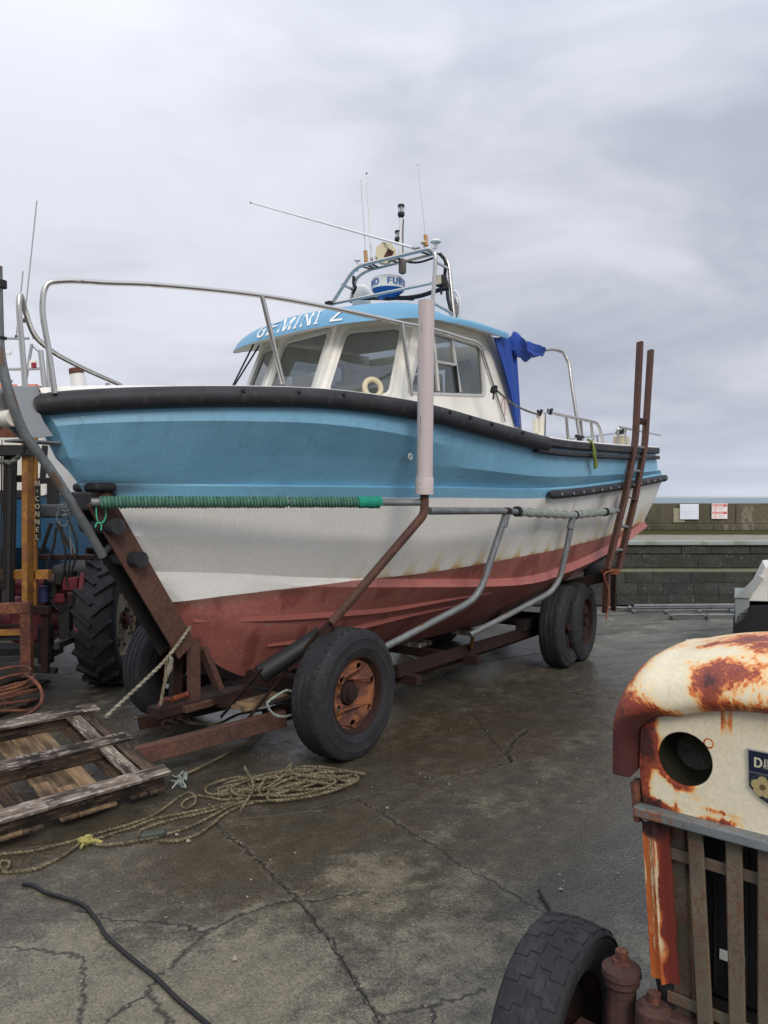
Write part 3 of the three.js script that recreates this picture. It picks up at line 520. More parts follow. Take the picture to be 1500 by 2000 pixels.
{
  const N = 150, VS = []; for (let r = 0; r < ROWS.length - 1; r++) { const m = [6, 6, 2, 8, 8, 3, 2, 8, 8, 4][r]; for (let i = 0; i < m; i++) VS.push(mix(ROWS[r][0], ROWS[r + 1][0], i / m)); } VS.push(1);
  const pos = [], uv = [];
  const P = []; for (let i = 0; i <= N; i++) P.push(VS.map((v) => hullPoint(i / N, v)));
  for (const side of [1, -1]) {
    const put = (i, j) => { const p = P[i][j]; pos.push(p.x, p.y, p.z * side); uv.push(i / N, VS[j]); };
    for (let i = 0; i < N; i++) for (let j = 0; j < VS.length - 1; j++) {
      const q = side > 0 ? [[i, j], [i + 1, j], [i + 1, j + 1], [i, j], [i + 1, j + 1], [i, j + 1]] : [[i, j], [i + 1, j + 1], [i + 1, j], [i, j], [i, j + 1], [i + 1, j + 1]];
      for (const [a, b] of q) put(a, b);
    }
  }
  for (let j = 0; j < VS.length - 1; j++) {              // transom
    const a = P[N][j], b = P[N][j + 1];
    for (const [p, s, v] of [[a, 1, j], [a, -1, j], [b, -1, j + 1], [a, 1, j], [b, -1, j + 1], [b, 1, j + 1]]) { pos.push(p.x, p.y, p.z * s); uv.push(0.999, VS[v]); }
  }
  const g = new THREE.BufferGeometry(); g.setAttribute('position', new THREE.Float32BufferAttribute(pos, 3)); g.setAttribute('uv', new THREE.Float32BufferAttribute(uv, 2));
  const keep = []; { const a = V(), b = V(), c = V(); for (let i = 0; i < pos.length; i += 9) { a.fromArray(pos, i); b.fromArray(pos, i + 3); c.fromArray(pos, i + 6); if (b.sub(a).cross(c.sub(a)).length() > 1e-9) keep.push(i / 3); } }
  const p2 = [], u2 = []; for (const k of keep) for (let j = 0; j < 3; j++) { p2.push(...pos.slice((k + j) * 3, (k + j) * 3 + 3)); u2.push(...uv.slice((k + j) * 2, (k + j) * 2 + 2)); }
  const g2 = new THREE.BufferGeometry(); g2.setAttribute('position', new THREE.Float32BufferAttribute(p2, 3)); g2.setAttribute('uv', new THREE.Float32BufferAttribute(u2, 2));
  part(boat, 'hull', toCreasedNormals(g2, 0.28), hullMat);
}
// spray rails on the bottom
for (const [list, r] of [[[[380, 1212], [520, 1207], [640, 1200], [760, 1189], [880, 1172], [960, 1158]], 0], [[[520, 1262], [600, 1247], [700, 1226], [790, 1205], [900, 1180]], 1]]) {
  const find = (u, v) => { let best = null, bd = 1e9; const d = dir(u, v).normalize(); for (let i = 0; i <= 120; i++) for (let j = 1; j < 28; j++) { const p = hullPoint(i / 160, 0.26 * j / 28), w = BO.clone().addScaledVector(BA, p.x).addScaledVector(BN, p.z).add(V(0, p.y, 0)).sub(eyeP), k = w.dot(d), e = w.addScaledVector(d, -k).length(); if (e < bd) { bd = e; best = p; } } return best; };
  const pts = smooth(list.map(([u, v]) => find(u, v)), 30);
  part(boat, 'spray_rail', sweep(pts, [[0.022, -0.014], [0.022, 0.014], [-0.02, 0.03], [-0.02, -0.02]], { up: V(0, 1, 0), scale: (s) => 0.25 + 0.75 * Math.sin(Math.PI * clamp(s * 0.9 + 0.1)), ang: 0.3 }), std({ color: 0x94544c, roughness: 0.6, bumpMap: bumpFine, bumpScale: 0.002 }));
}
const sheerPt = (t, out = 0, up = 0, side = 1) => { const d = 0.01, w = sheerW(t), sl = (sheerW(t + d) - sheerW(t - d)) / (2 * d), L = Math.hypot(sl, 1); return V(t - out * sl / L, sheerH(t) + up, (w + out / L) * side); };
const beltPt = (t, out = 0, up = 0) => V(t, beltH(t) + up, beltW(t) + out);
const range = (a, b, n) => Array.from({ length: n + 1 }, (_, i) => mix(a, b, i / n));
// deck and gunwale
{
  const pos = [], ts = range(-1.74, 6.28, 70);
  for (let i = 0; i < ts.length - 1; i++) {
    const q = (t, k) => V(t, sheerH(t) + 0.075 + 0.05 * (1 - k * k), sheerW(t) * k * 0.985);
    for (let j = -6; j < 6; j++) { if (ts[i] > 3.1 && Math.abs(j + 0.5) < 5) continue; const a = q(ts[i], j / 6), b = q(ts[i + 1], j / 6), c = q(ts[i + 1], (j + 1) / 6), d = q(ts[i], (j + 1) / 6); for (const p of [a, c, b, a, d, c]) pos.push(p.x, p.y, p.z); }
  }
  const g = new THREE.BufferGeometry(); g.setAttribute('position', new THREE.Float32BufferAttribute(pos, 3)); g.computeVertexNormals();
  const lists = [boxUV(g)];
  part(boat, 'deck', lists, M.gel);
  for (const s of [1, -1]) part(boat, 'gunwale', sweep(range(-1.72, 6.28, 60).map((t) => sheerPt(t, -0.015, 0.074, s)), rect(0.10, 0.026, 0.008), { up: V(0, 1, 0) }), M.gel);
  for (const s of [1, -1]) part(boat, 'bulwark', sweep(range(3.05, 6.28, 20).map((t) => V(t, sheerH(t) - 0.2, (sheerW(t) - 0.14) * s)), rect(0.03, 0.5), { up: V(0, 1, 0) }), M.gel);
  part(boat, 'cockpit_floor', box(3.3, 0.05, 2.2, 4.7, 2.05, 0), M.gel);
}
// rubber fenders
for (const s of [1, -1]) {
  const f = part(boat, 'rubber_fender', sweep(range(-1.765, 2.62, 60).map((t) => sheerPt(t, 0.035, 0.01, s)), circle(0.073, 16), { ang: 1, scale: (q) => q < 0.01 ? 0.85 : 1 }), M.rubber);
  if (s > 0) {
    for (const [u, v] of [[485, 760], [590, 765], [680, 775], [880, 815], [920, 830], [962, 845], [1020, 858]]) { const p = bw(u, v, 1), t0 = (() => { let b = 0, e = 9; for (let t = -1.5; t < 2.6; t += 0.02) { const k = BO.clone().addScaledVector(BA, t).addScaledVector(BN, sheerW(t) + 0.1).sub(eyeP), uu = 750 + FPX * k.x / -k.z; if (Math.abs(uu - u) < e) { e = Math.abs(uu - u); b = t; } } return b; })(); const c = sheerPt(t0, 0.035, 0.02); const o = sheerPt(t0, 0.12, 0.045), i = sheerPt(t0, 0.09, 0.04); part(f, 'bolt_head', rod(i, o, 0.014, 8), M.black); }
  }
  part(boat, 'rubbing_strake', boxUV(sweep(range(2.6, 6.22, 40).map((t) => sheerPt(t, 0.035, 0.03, s)), rect(0.06, 0.085, 0.015), { up: V(0, 1, 0), ang: 0.4 })), M.rubber);
  part(boat, 'rubbing_strake', boxUV(sweep(range(2.45, 6.26, 40).map((t) => sheerPt(t, 0.02, -0.062, s)), rect(0.08, 0.05, 0.012), { up: V(0, 1, 0), ang: 0.4 })), M.rubber);
  const lower = part(boat, 'rubbing_strake', boxUV(sweep(range(2.88, 6.6, 40).map((t) => { const p = beltPt(t, 0.045, 0.03); p.z *= s; return p; }), rect(0.075, 0.092, 0.03), { up: V(0, 1, 0), ang: 0.4, scale: (q) => q < 0.012 ? 0.7 : 1 })), M.rubber);
  if (s > 0) for (const t of range(3.05, 6.5, 13)) { const p = beltPt(t, 0.09, 0.03); part(lower, 'bolt_head', rod(p, p.clone().add(V(0, 0, 0.012)), 0.013, 8), M.stainlessDull); }
}
for (const [u, v, w] of [[1262, 880, 1.36], [1285, 928, 1.33]]) { const p = bw(u, v, w); part(boat, 'corner_fender', boxUV(sweep([p.clone().add(V(-0.06, -0.01, 0.03)), p.clone().add(V(0.13, 0.0, -0.05))], circle(0.05, 14), { ang: 1 })), M.rubber); }
// through-hull fitting
{ const p = bw(801, 892, 1.13); const d = sheerPt(p.x, 0); part(boat, 'skin_fitting', new THREE.TorusGeometry(0.022, 0.009, 8, 18).translate(p.x, p.y, p.z), M.white); }
// stemhead casting and roller
{
  const a = bw(72, 800, 0.0), b = bw(100, 855, 0.0);
  for (const s of [1, -1]) { const sh = new THREE.Shape([[-0.15, 0.09], [0.03, 0.11], [0.045, 0.02], [0.03, -0.04], [0.07, -0.12], [0.13, -0.2], [0.0, -0.22], [-0.12, -0.12], [-0.17, 0.0]].map(([x, y]) => new THREE.Vector2(x, y))); part(boat, 'stem_cheek', boxUV(new THREE.ExtrudeGeometry(sh, { depth: 0.014, bevelEnabled: true, bevelSize: 0.003, bevelThickness: 0.003, bevelSegments: 1 }).translate(-1.82, 2.60, s * 0.075 - 0.007)), M.stainlessDull); }
  part(boat, 'stem_plate', box(0.30, 0.016, 0.16, -1.78, 2.36, 0), M.galv);
  part(boat, 'stem_plate', box(0.30, 0.016, 0.16, -1.79, 2.665, 0), M.galv);
  part(boat, 'bow_roller', new THREE.CylinderGeometry(0.055, 0.055, 0.125, 20).rotateX(Math.PI / 2).translate(-1.93, 2.5, 0), M.gelPlain);
}
// pulpit: port and starboard rails
{
  const sw = (t) => Math.max(0.12, sheerW(t) - 0.08);
  const P = (u, v, w) => bw(u, v, w);
  const port = [P(107, 768, 0.17), P(83, 600, 0.16), P(92, 556, 0.17), P(122, 549, 0.2), P(300, 556, 0.4), P(500, 576, 0.66), P(640, 600, 0.86), P(790, 632, 1.06), P(836, 641, 1.1), P(900, 660, 1.16), P(938, 676, 1.19), P(985, 824, 1.22)];
  part(boat, 'bow_rail', sweep(smooth([port[0], port[0].clone().lerp(port[1], 0.5), port[1], port[2], port[3], port[3].clone().lerp(port[4], 0.5), port[4], port[5], port[6], port[7], port[8], port[9], port[10], port[10].clone().lerp(port[11], 0.15), port[10].clone().lerp(port[11], 0.6), port[11]], 140), circle(0.0185, 12), { ang: 1 }), M.stainless);
  part(boat, 'stanchion', rod(P(512, 579, 0.68), P(553, 750, 0.72), 0.0185), M.stainless);
  part(boat, 'stanchion', rod(P(785, 632, 1.055), P(804, 774, 1.07), 0.0185), M.stainless);
  const st = [P(52, 800, -0.13), P(45, 700, -0.135), P(37, 590, -0.14), P(40, 576, -0.15), P(50, 610, -0.2), P(66, 652, -0.3), P(98, 683, -0.42), P(150, 713, -0.62), P(236, 752, -0.95)];
  part(boat, 'bow_rail', sweep(smooth(st, 90), circle(0.0185, 12), { ang: 1 }), M.stainless);
  part(boat, 'stanchion', rod(P(79, 684, -0.35), P(88, 766, -0.33), 0.0185), M.stainless);
  part(boat, 'stanchion', rod(P(210, 748, -0.85), P(212, 768, -0.85), 0.0185), M.stainless);
}
// wheelhouse: five faces with window openings
const house = new THREE.Group(); house.name = 'wheelhouse'; boat.add(house);
function panelFrame(a, b, c) { const x = b.clone().sub(a).normalize(), n = x.clone().cross(c.clone().sub(a)).normalize(), y = n.clone().cross(x); return { a, x, y, n, to: (p) => { const q = p.clone().sub(a); return new THREE.Vector2(q.dot(x), q.dot(y)); }, m: new THREE.Matrix4().makeBasis(x, y, n).setPosition(a) }; }
function roundPoly(pts, r, path) { const n = pts.length; for (let i = 0; i < n; i++) { const p = pts[i], a = pts[(i + n - 1) % n].clone().sub(p), b = pts[(i + 1) % n].clone().sub(p), k = Math.min(r, a.length() * 0.45, b.length() * 0.45); a.setLength(k).add(p); b.setLength(k).add(p); if (i) path.lineTo(a.x, a.y); else path.moveTo(a.x, a.y); path.quadraticCurveTo(p.x, p.y, b.x, b.y); } path.closePath(); return path; }
const insetPoly = (pts, d) => { const c = pts.reduce((s, p) => s.add(p), new THREE.Vector2()).multiplyScalar(1 / pts.length); return pts.map((p) => p.clone().add(c.clone().sub(p).setLength(d * 1.3))); };
const frameMat = std({ color: 0xc4c4bf, roughness: 0.45, metalness: 0.25 });
function housePanel(corners, windows) {        // corners: bottom left, bottom right, top right, top left as seen from outside
  const F = panelFrame(corners[0], corners[1], corners[3]), sh = new THREE.Shape(corners.map(F.to));
  const wins = windows.map((w) => ({ ...w, pts: w.at.map(F.to) }));
  for (const w of wins) sh.holes.push(roundPoly(w.pts, w.r, new THREE.Path()));
  part(house, 'house_wall', boxUV(new THREE.ExtrudeGeometry(sh, { depth: 0.035, bevelEnabled: false, curveSegments: 6 }).translate(0, 0, -0.035)).applyMatrix4(F.m), M.gel);
  for (const w of wins) {
    const win = new THREE.Group(); win.name = 'window'; house.add(win);
    const fr = roundPoly(insetPoly(w.pts, -0.035), w.r + 0.03, new THREE.Shape()); fr.holes.push(roundPoly(insetPoly(w.pts, 0.004), w.r, new THREE.Path()));
    part(house, 'window_frame', boxUV(new THREE.ExtrudeGeometry(fr, { depth: 0.008, bevelEnabled: true, bevelSize: 0.002, bevelThickness: 0.002, bevelSegments: 1, curveSegments: 6 }).translate(0, 0, 0.002)).applyMatrix4(F.m), frameMat);
    house.remove(win);
    part(house, 'pane', new THREE.ShapeGeometry(roundPoly(insetPoly(w.pts, -0.004), w.r, new THREE.Shape()), 6).translate(0, 0, -0.012).applyMatrix4(F.m), M.glass);
    if (w.extra) w.extra(F);
  }
  return F;
}
const HB = 2.80;      // foot of the house walls
{
  // plan: centre face, two angled faces, two sides; the walls lean aft and a little inwards
  const foot = { cs: V(0.60, HB, -0.43), cp: V(0.47, HB, 0.43), ap: V(0.93, HB - 0.03, 0.97), as: V(0.80, HB, -0.95), bp: V(3.12, HB - 0.22, 1.0), bs: V(3.12, HB - 0.22, -1.0) };
  const head = { cs: V(0.93, 3.56, -0.40), cp: V(0.86, 3.56, 0.40), ap: V(1.28, 3.62, 0.88), as: V(1.13, 3.56, -0.87), bp: V(2.86, 3.68, 0.90), bs: V(2.86, 3.68, -0.90) };
  const q = (F, u, v) => hitLocal(u, v, F);
  function hitLocal(u, v, [a, b, c]) {     // line of sight against the plane of a face, in the boat's frame
    const n = b.clone().sub(a).cross(c.clone().sub(a)).normalize(), e = toB(eyeP), d0 = dir(u, v), d = V(d0.dot(BA), d0.y, d0.dot(BN)); return e.addScaledVector(d, a.clone().sub(e).dot(n) / d.dot(n));
  }
  const FC = [foot.cs, foot.cp, head.cs], FP = [foot.cp, foot.ap, head.cp], FS = [foot.as, foot.cs, head.as], FB = [foot.ap, foot.bp, head.ap];
  housePanel([foot.cs, foot.cp, head.cp, head.cs], [{ r: 0.07, at: [[0.10, 0.10], [0.87, 0.10], [0.89, 0.86], [0.11, 0.86]].map(([s, k]) => foot.cs.clone().lerp(foot.cp, s).lerp(head.cs.clone().lerp(head.cp, s), k)) }]);
  housePanel([foot.cp, foot.ap, head.ap, head.cp], [{ r: 0.07, at: [q(FP, 641, 768), q(FP, 758, 772), q(FP, 783, 641), q(FP, 678, 650)] }]);
  housePanel([foot.as, foot.cs, head.cs, head.as], [{ r: 0.05, at: [foot.as, foot.cs, head.cs, head.as].map((p, i, l) => { const s = [[0.2, 0.2], [0.85, 0.2], [0.82, 0.86], [0.2, 0.86]][i]; return l[0].clone().lerp(l[1], s[0]).lerp(l[3].clone().lerp(l[2], s[0]), s[1]); }) }]);
  const bar = (F, u0, v0, u1, v1, w = 0.03) => { const a = q(FB, u0, v0), b = q(FB, u1, v1); part(house, 'glazing_bar', beam(a, b, w, 0.03, V(0, 0, 1)), frameMat); };
  housePanel([foot.ap, foot.bp, head.bp, head.ap], [{
    r: 0.05, at: [q(FB, 799, 766), q(FB, 944, 771), q(FB, 938, 678), q(FB, 830, 646)], extra: (F) => {
      bar(F, 882, 664, 898, 766); bar(F, 846, 655, 856, 764); bar(F, 850, 706, 891, 713, 0.025);
      part(house, 'glazing_bar', beam(q(FB, 889, 712), q(FB, 895, 766), 0.018, 0.03, V(0, 0, 1)), M.black);
    },
  }]);
  housePanel([foot.bs, foot.as, head.as, head.bs], [{ r: 0.05, at: [V(2.5, 2.98, -0.985), V(1.35, 3.0, -0.965), V(1.6, 3.46, -0.91), V(2.42, 3.5, -0.92)] }]);
  // inside: dash, screens, seat, bulkhead with a doorway
  part(house, 'dashboard', box(0.5, 0.56, 1.7, 1.25, 2.74, 0), M.gelPlain);
  part(house, 'plotter', box(0.08, 0.2, 0.34, 1.18, 3.07, 0.42), M.white); part(house, 'screen', box(0.01, 0.16, 0.3, 1.225, 3.07, 0.42), M.black);
  part(house, 'plotter', box(0.1, 0.22, 0.3, 1.15, 3.07, -0.3), M.white);
  part(house, 'seat_back', box(0.12, 0.55, 0.5, 2.0, 2.95, 0.45, 0.04), M.gelPlain);
  part(house, 'seat_back', box(0.12, 0.55, 0.5, 2.05, 2.95, -0.5, 0.04), M.blackSteel);
  for (const [x, z, w, h] of [[1.28, 0.1, 0.2, 0.09], [1.22, 0.68, 0.16, 0.12], [1.3, -0.62, 0.25, 0.1]]) part(house, 'dash_box', box(0.14, h, w, x, 3.02 + h / 2, z, 0.01).rotateY(0), M.white);
  part(house, 'bulkhead', [box(0.04, 1.1, 0.55, 2.9, 3.1, 0.62), box(0.04, 1.1, 0.55, 2.9, 3.1, -0.62), box(0.04, 0.25, 0.7, 2.9, 3.55, 0)], M.gelPlain);
  part(house, 'curtain', box(0.02, 0.45, 0.3, 2.55, 3.2, 0.55), M.white);
  const sticker = (u, v, s, m) => { const a = q(FB, u, v); part(house, 'window_sticker', box(s, s, 0.003, 0, 0, 0, 0.001).rotateZ(Math.PI / 4).translate(a.x, a.y, a.z - 0.02), m); };
  sticker(919, 713, 0.11, std({ color: 0x7e848a, roughness: 0.8 }));
  // wiper on the starboard glass
  for (const k of [0.35, 0.55]) part(house, 'wiper', rod(V(mix(1.19, 0.62, k) - 0.03, 3.5, mix(-0.84, -0.6, k)), V(mix(0.82, 0.52, k) - 0.06, 3.02, mix(-0.95, -0.62, k)), 0.009, 6), M.black);
  // ring painted on the wall aft, and a grab rail
  part(boat, 'life_ring_mark', new THREE.TorusGeometry(0.05, 0.006, 6, 24).scale(0.7, 2.2, 1).translate(2.72, 2.92, 1.0), std({ color: 0xb98f8c, roughness: 0.8 }));
  part(house, 'door_post', beam(V(3.14, HB - 0.2, 1.005), V(2.9, 3.66, 0.915), 0.025, 0.03, V(0, 0, 1)), M.galv);
}
// roof: a shell with a deep raked visor at the front
const roofRim = (k) => {        // lower edge, k from 0 (aft starboard) round the bow to 1 (aft port)
  const pts = [[2.72, 3.63, -1.06], [1.9, 3.61, -1.07], [1.12, 3.50, -1.06], [0.86, 3.435, -1.0], [0.68, 3.415, -0.8], [0.55, 3.42, -0.4], [0.52, 3.435, 0], [0.55, 3.455, 0.4], [0.68, 3.475, 0.78], [0.86, 3.50, 0.99], [1.12, 3.545, 1.06], [1.9, 3.61, 1.07], [2.72, 3.63, 1.06]].map((p) => V(...p));
  return new THREE.CatmullRomCurve3(pts, false, 'centripetal').getPoint(k);
};
const roofTop = (k) => { const p = roofRim(k), front = sstep(2.2, 0.75, p.x); return V(mix(p.x + 0.01, p.x + 0.15, front), p.y + mix(0.075, 0.188, sstep(1.7, 0.75, p.x)), p.z * (1 - 0.03 - 0.075 * front)); };
const roofAt = (k, q) => { const a = roofRim(k), b = roofTop(k), c = V(mix(a.x, b.x, q), mix(a.y, b.y, q), mix(a.z, b.z, q)); const bulge = Math.sin(q * Math.PI) * 0.02; return c.add(V(-bulge * sstep(2, 0.7, a.x), bulge * 0.6, bulge * Math.sign(a.z) * Math.abs(a.z) * 0.6)); };
{
  const pos = [], K = 96, Q = 6, tri = (a, b, c) => pos.push(a.x, a.y, a.z, b.x, b.y, b.z, c.x, c.y, c.z);
  for (let i = 0; i < K; i++) for (let j = 0; j < Q; j++) { const a = roofAt(i / K, j / Q), b = roofAt((i + 1) / K, j / Q), c = roofAt((i + 1) / K, (j + 1) / Q), d = roofAt(i / K, (j + 1) / Q); tri(a, b, c); tri(a, c, d); }
  // crown: strips between the two halves of the top edge
  const crown = (t, k) => { const a = roofTop(t), b = roofTop(1 - t), m = a.clone().lerp(b, k); m.y += 0.045 * (1 - (2 * k - 1) ** 2) * sstep(0.5, 1.3, m.x) * (1 - 0.5 * sstep(2.0, 3, m.x)); return m; };
  for (let i = 0; i < K / 2; i++) for (let j = 0; j < 12; j++) { const a = crown(i / K, j / 12), b = crown((i + 1) / K, j / 12), c = crown((i + 1) / K, (j + 1) / 12), d = crown(i / K, (j + 1) / 12); tri(a, b, c); tri(a, c, d); }
  const g = new THREE.BufferGeometry(); g.setAttribute('position', new THREE.Float32BufferAttribute(pos, 3));
  g.setAttribute('uv', new THREE.Float32BufferAttribute(new Float32Array(pos.length / 3 * 2), 2));
  const r = part(boat, 'roof', boxUV(toCreasedNormals(g, 0.5)), M.roofBlue);
  // soffit, cream underneath
  const s = [], tri2 = (a, b, c) => s.push(a.x, a.y, a.z, b.x, b.y, b.z, c.x, c.y, c.z);
  const low = (i, k) => { const a = roofRim(i / K), b = roofRim(1 - i / K), m = a.clone().lerp(b, k); const e = Math.min(1, Math.min(k, 1 - k) * 12); m.y += 0.004 + 0.05 * e * sstep(0.5, 0.95, m.x); return m; };
  for (let i = 0; i < K / 2; i++) for (let j = 0; j < 24; j++) { const a = low(i, j / 24), b = low(i + 1, j / 24), c = low(i + 1, (j + 1) / 24), d = low(i, (j + 1) / 24); tri2(a, c, b); tri2(a, d, c); }
  const g2 = new THREE.BufferGeometry(); g2.setAttribute('position', new THREE.Float32BufferAttribute(s, 3)); g2.setAttribute('uv', new THREE.Float32BufferAttribute(new Float32Array(s.length / 3 * 2), 2)); g2.computeVertexNormals();
  part(r, 'soffit', boxUV(g2), M.gel);
  // name lettering on the visor
  const font = await new FontLoader().loadAsync('fonts/droid/droid_sans_regular.typeface.json');
  const write = (text, size, k0, k1, q0, slant, flip) => {
    const total = [...text].map((ch) => ch === ' ' ? 0.42 : ch === 'I' ? 0.42 : ch === 'M' ? 1.05 : 0.8), sum = total.reduce((a, b) => a + b); let x = 0;
    [...text].forEach((ch, i) => {
      if (ch !== ' ') {
        const tg = new TextGeometry(ch, { font, size: 1, depth: 0.05, curveSegments: 5, bevelEnabled: false }); tg.computeBoundingBox(); const bb = tg.boundingBox, g3 = clean(tg), p = g3.attributes.position;
        for (let j = 0; j < p.count; j++) {
          const lx = (p.getX(j) - bb.min.x) / (bb.max.x - bb.min.x) * (total[i] - 0.22) + 0.11, ly = p.getY(j), lz = p.getZ(j) / 0.05;
          const k = mix(k0, k1, (x + lx + ly * slant) / sum), qq = q0 + ly * size, a = roofAt(k, qq), b = roofAt(k, qq + 0.02), c = roofAt(k + 0.004, qq), n = c.sub(a).cross(b.sub(a)).normalize();
          a.addScaledVector(n, 0.007 + lz * 0.003); p.setXYZ(j, a.x, a.y, a.z);
        }
        g3.computeVertexNormals(); part(r, 'name_letter', g3, M.lettering);
      }
      x += total[i];
    });
  };
  write('GEMINI 2', 0.72, 0.415, 0.63, 0.13, -0.06);
}

// ---------------------------------------------------------------- gear on the wheelhouse roof
{
  const A = 1.95, B = 2.38, f = (u, v) => bt(u, v, A), r = (u, v) => bt(u, v, B), X = (u, v, t) => bt(u, v, t), S = M.stainless;
  const arch = new THREE.Group(); arch.name = 'antenna_arch'; boat.add(arch);
  part(arch, 'arch_tube', pipe([f(640, 606), f(694, 521), f(852, 482), f(844, 612)], 0.02, 0.13, 12), S);
  part(arch, 'arch_tube', pipe([r(684, 592), r(694, 544), r(716, 528), r(860, 492), r(876, 512), r(888, 632)], 0.02, 0.10, 12), S);
  part(arch, 'cross_tube', pipe([f(648, 594), f(842, 553)], 0.016), S);
  part(arch, 'cross_tube', pipe([f(668, 556), r(690, 566)], 0.014), S);
  part(arch, 'cross_tube', pipe([f(848, 593), r(886, 614)], 0.014), S);
  part(arch, 'cross_tube', pipe([f(852, 512), r(876, 525)], 0.014), S);
  for (const [a, b, c, d] of [[706, 520, 722, 525], [716, 517, 730, 524], [724, 515, 738, 522], [760, 506, 776, 513], [772, 503, 790, 510], [818, 491, 838, 497], [830, 488, 848, 495]]) part(arch, 'slat', beam(f(a, b), r(c, d), 0.045, 0.008), M.blackSteel);
  part(arch, 'cable', hose([r(846, 504), r(820, 512), r(800, 512), r(780, 505), r(764, 508)], 0.012, 30), M.black);
  part(arch, 'cable', hose([r(862, 497), r(873, 512), r(872, 540), r(876, 556), r(878, 585), r(886, 612)].map((p) => p.add(V(-0.03, 0, 0))), 0.018, 30), M.black);
  part(arch, 'cable', hose([r(694, 540), r(694, 556), r(698, 562), r(692, 575)].map((p) => p.add(V(-0.03, 0, 0))), 0.016, 24), M.black);
  part(arch, 'cable', hose([X(760, 581, 2.2), X(790, 582, 2.25), X(820, 578, 2.3), X(852, 568, 2.3), X(876, 562, 2.35)], 0.024, 30), M.black);
  // radar scanner
  const c = X(758, 562, 2.2), R = 0.175, radar = part(boat, 'radar', lathe([[0.0, 0.09], [R * 0.8, 0.088], [R * 0.96, 0.075], [R, 0.055], [R, -0.035], [R * 0.985, -0.04]], 40).translate(c.x, c.y + 0.015, c.z), M.white);
  part(radar, 'radar_base', lathe([[R * 0.985, -0.04], [R * 0.95, -0.055], [R * 0.72, -0.085], [R * 0.62, -0.125], [R * 0.3, -0.13], [0, -0.13]], 40).translate(c.x, c.y + 0.015, c.z), M.furunoBlue);
  const font = await new FontLoader().loadAsync('fonts/droid/droid_sans_bold.typeface.json');
  for (const a0 of [2.55, 5.45]) {
    let x = 0; for (const ch of 'FURUNO') {
      const tg = new TextGeometry(ch, { font, size: 0.066, depth: 0.003, curveSegments: 4 }); tg.computeBoundingBox(); const w = tg.boundingBox.max.x - tg.boundingBox.min.x, g = clean(tg), p = g.attributes.position, k = 1.15;
      for (let i = 0; i < p.count; i++) { const ang = a0 - (x + (p.getX(i) - tg.boundingBox.min.x) * k) / R, rad = R + 0.0005 + p.getZ(i); p.setXYZ(i, c.x + Math.cos(ang) * rad * 1, c.y + 0.0 + p.getY(i), c.z + Math.sin(ang) * rad); }
      g.computeVertexNormals(); part(radar, 'radar_letter', g, M.furunoBlue); x += w * k + 0.014;
    }
  }
  part(boat, 'radar_bracket', [beam(X(700, 583, 2.3), X(760, 583, 2.2), 0.05, 0.03), beam(X(752, 580, 2.15), X(808, 584, 2.4), 0.06, 0.025)], M.blackSteel);
  // masthead light post with two lanterns and a lamp under the arch
  const mt = 2.15, post = part(boat, 'light_mast', rod(X(781, 512, mt), X(783, 424, mt), 0.017), M.white);
  part(boat, 'cable', hose([X(787, 500, mt), X(787, 450, mt), X(788, 428, mt)], 0.006, 12), M.black);
  const lantern = (u, v0, v1, label) => {
    const top = X(u, v0, mt), bot = X(u, v1, mt), h = top.y - bot.y, y = bot.y, L = part(boat, 'navigation_lantern', lathe([[0, h], [0.034, h], [0.036, h * 0.84], [0.03, h * 0.8], [0, h * 0.8]], 24).translate(top.x, y, top.z), M.black);
    part(L, 'lens', lathe([[0.031, h * 0.8], [0.034, h * 0.72], [0.034, h * 0.42], [0.031, h * 0.36]], 24).translate(top.x, y, top.z), M.lens);
    part(L, 'lantern_base', lathe([[0, h * 0.4], [0.036, h * 0.38], [0.036, h * 0.16], [0.022, 0], [0, 0]], 24).translate(top.x, y, top.z), M.black);
    part(L, 'bulb', rod(V(top.x, y + h * 0.4, top.z), V(top.x, y + h * 0.75, top.z), 0.012, 8), M.stainlessDull);
  };
  lantern(783.5, 400, 425); lantern(777.5, 451, 473);
  part(boat, 'deck_lamp', lathe([[0, 0.07], [0.035, 0.07], [0.04, 0.06], [0.04, -0.06], [0.02, -0.075], [0, -0.075]], 20).translate(...X(786, 521, mt).toArray()), std({ color: 0x6a625a, roughness: 0.7, bumpMap: bumpFine, bumpScale: 0.002 }));
  // loud hailer: cream box horn with a round back
  {
    const h = X(752, 497, 2.05), H = part(boat, 'loud_hailer', crease(new THREE.CylinderGeometry(0.115, 0.10, 0.11, 8).rotateX(Math.PI / 2).rotateZ(0.3)).applyMatrix4(new THREE.Matrix4().makeRotationY(-0.75)).translate(h.x, h.y, h.z), M.cream);
    part(H, 'dome', new THREE.SphereGeometry(0.095, 24, 14).translate(h.x + 0.06, h.y + 0.035, h.z - 0.05), M.cream);
    part(H, 'rust_plate', boxUV(new RoundedBoxGeometry(0.07, 0.10, 0.008, 1, 0.003).rotateZ(-0.5)).applyMatrix4(new THREE.Matrix4().makeRotationY(-0.75)).translate(h.x - 0.015, h.y - 0.012, h.z + 0.062), M.rust);
    part(H, 'bracket', rod(h, X(756, 515, 2.1), 0.015), M.galv);
  }
  // satellite dome at the back of the roof
  { const d = X(706, 592, 2.55); part(boat, 'satellite_dome', lathe([[0, 0.19], [0.05, 0.182], [0.085, 0.15], [0.105, 0.09], [0.11, -0.1], [0, -0.1]], 28).translate(d.x, d.y + 0.02, d.z), M.white); }
  const mushroom = (u, v, t, s, m) => { const p = X(u, v, t); part(boat, 'gps_antenna', lathe([[0, 0.028], [0.04, 0.024], [0.055, 0.008], [0.05, -0.006], [0.018, -0.014], [0.016, -0.06], [0, -0.06]].map(([a, b]) => [a * s, b * s]), 24).translate(p.x, p.y, p.z), m); };
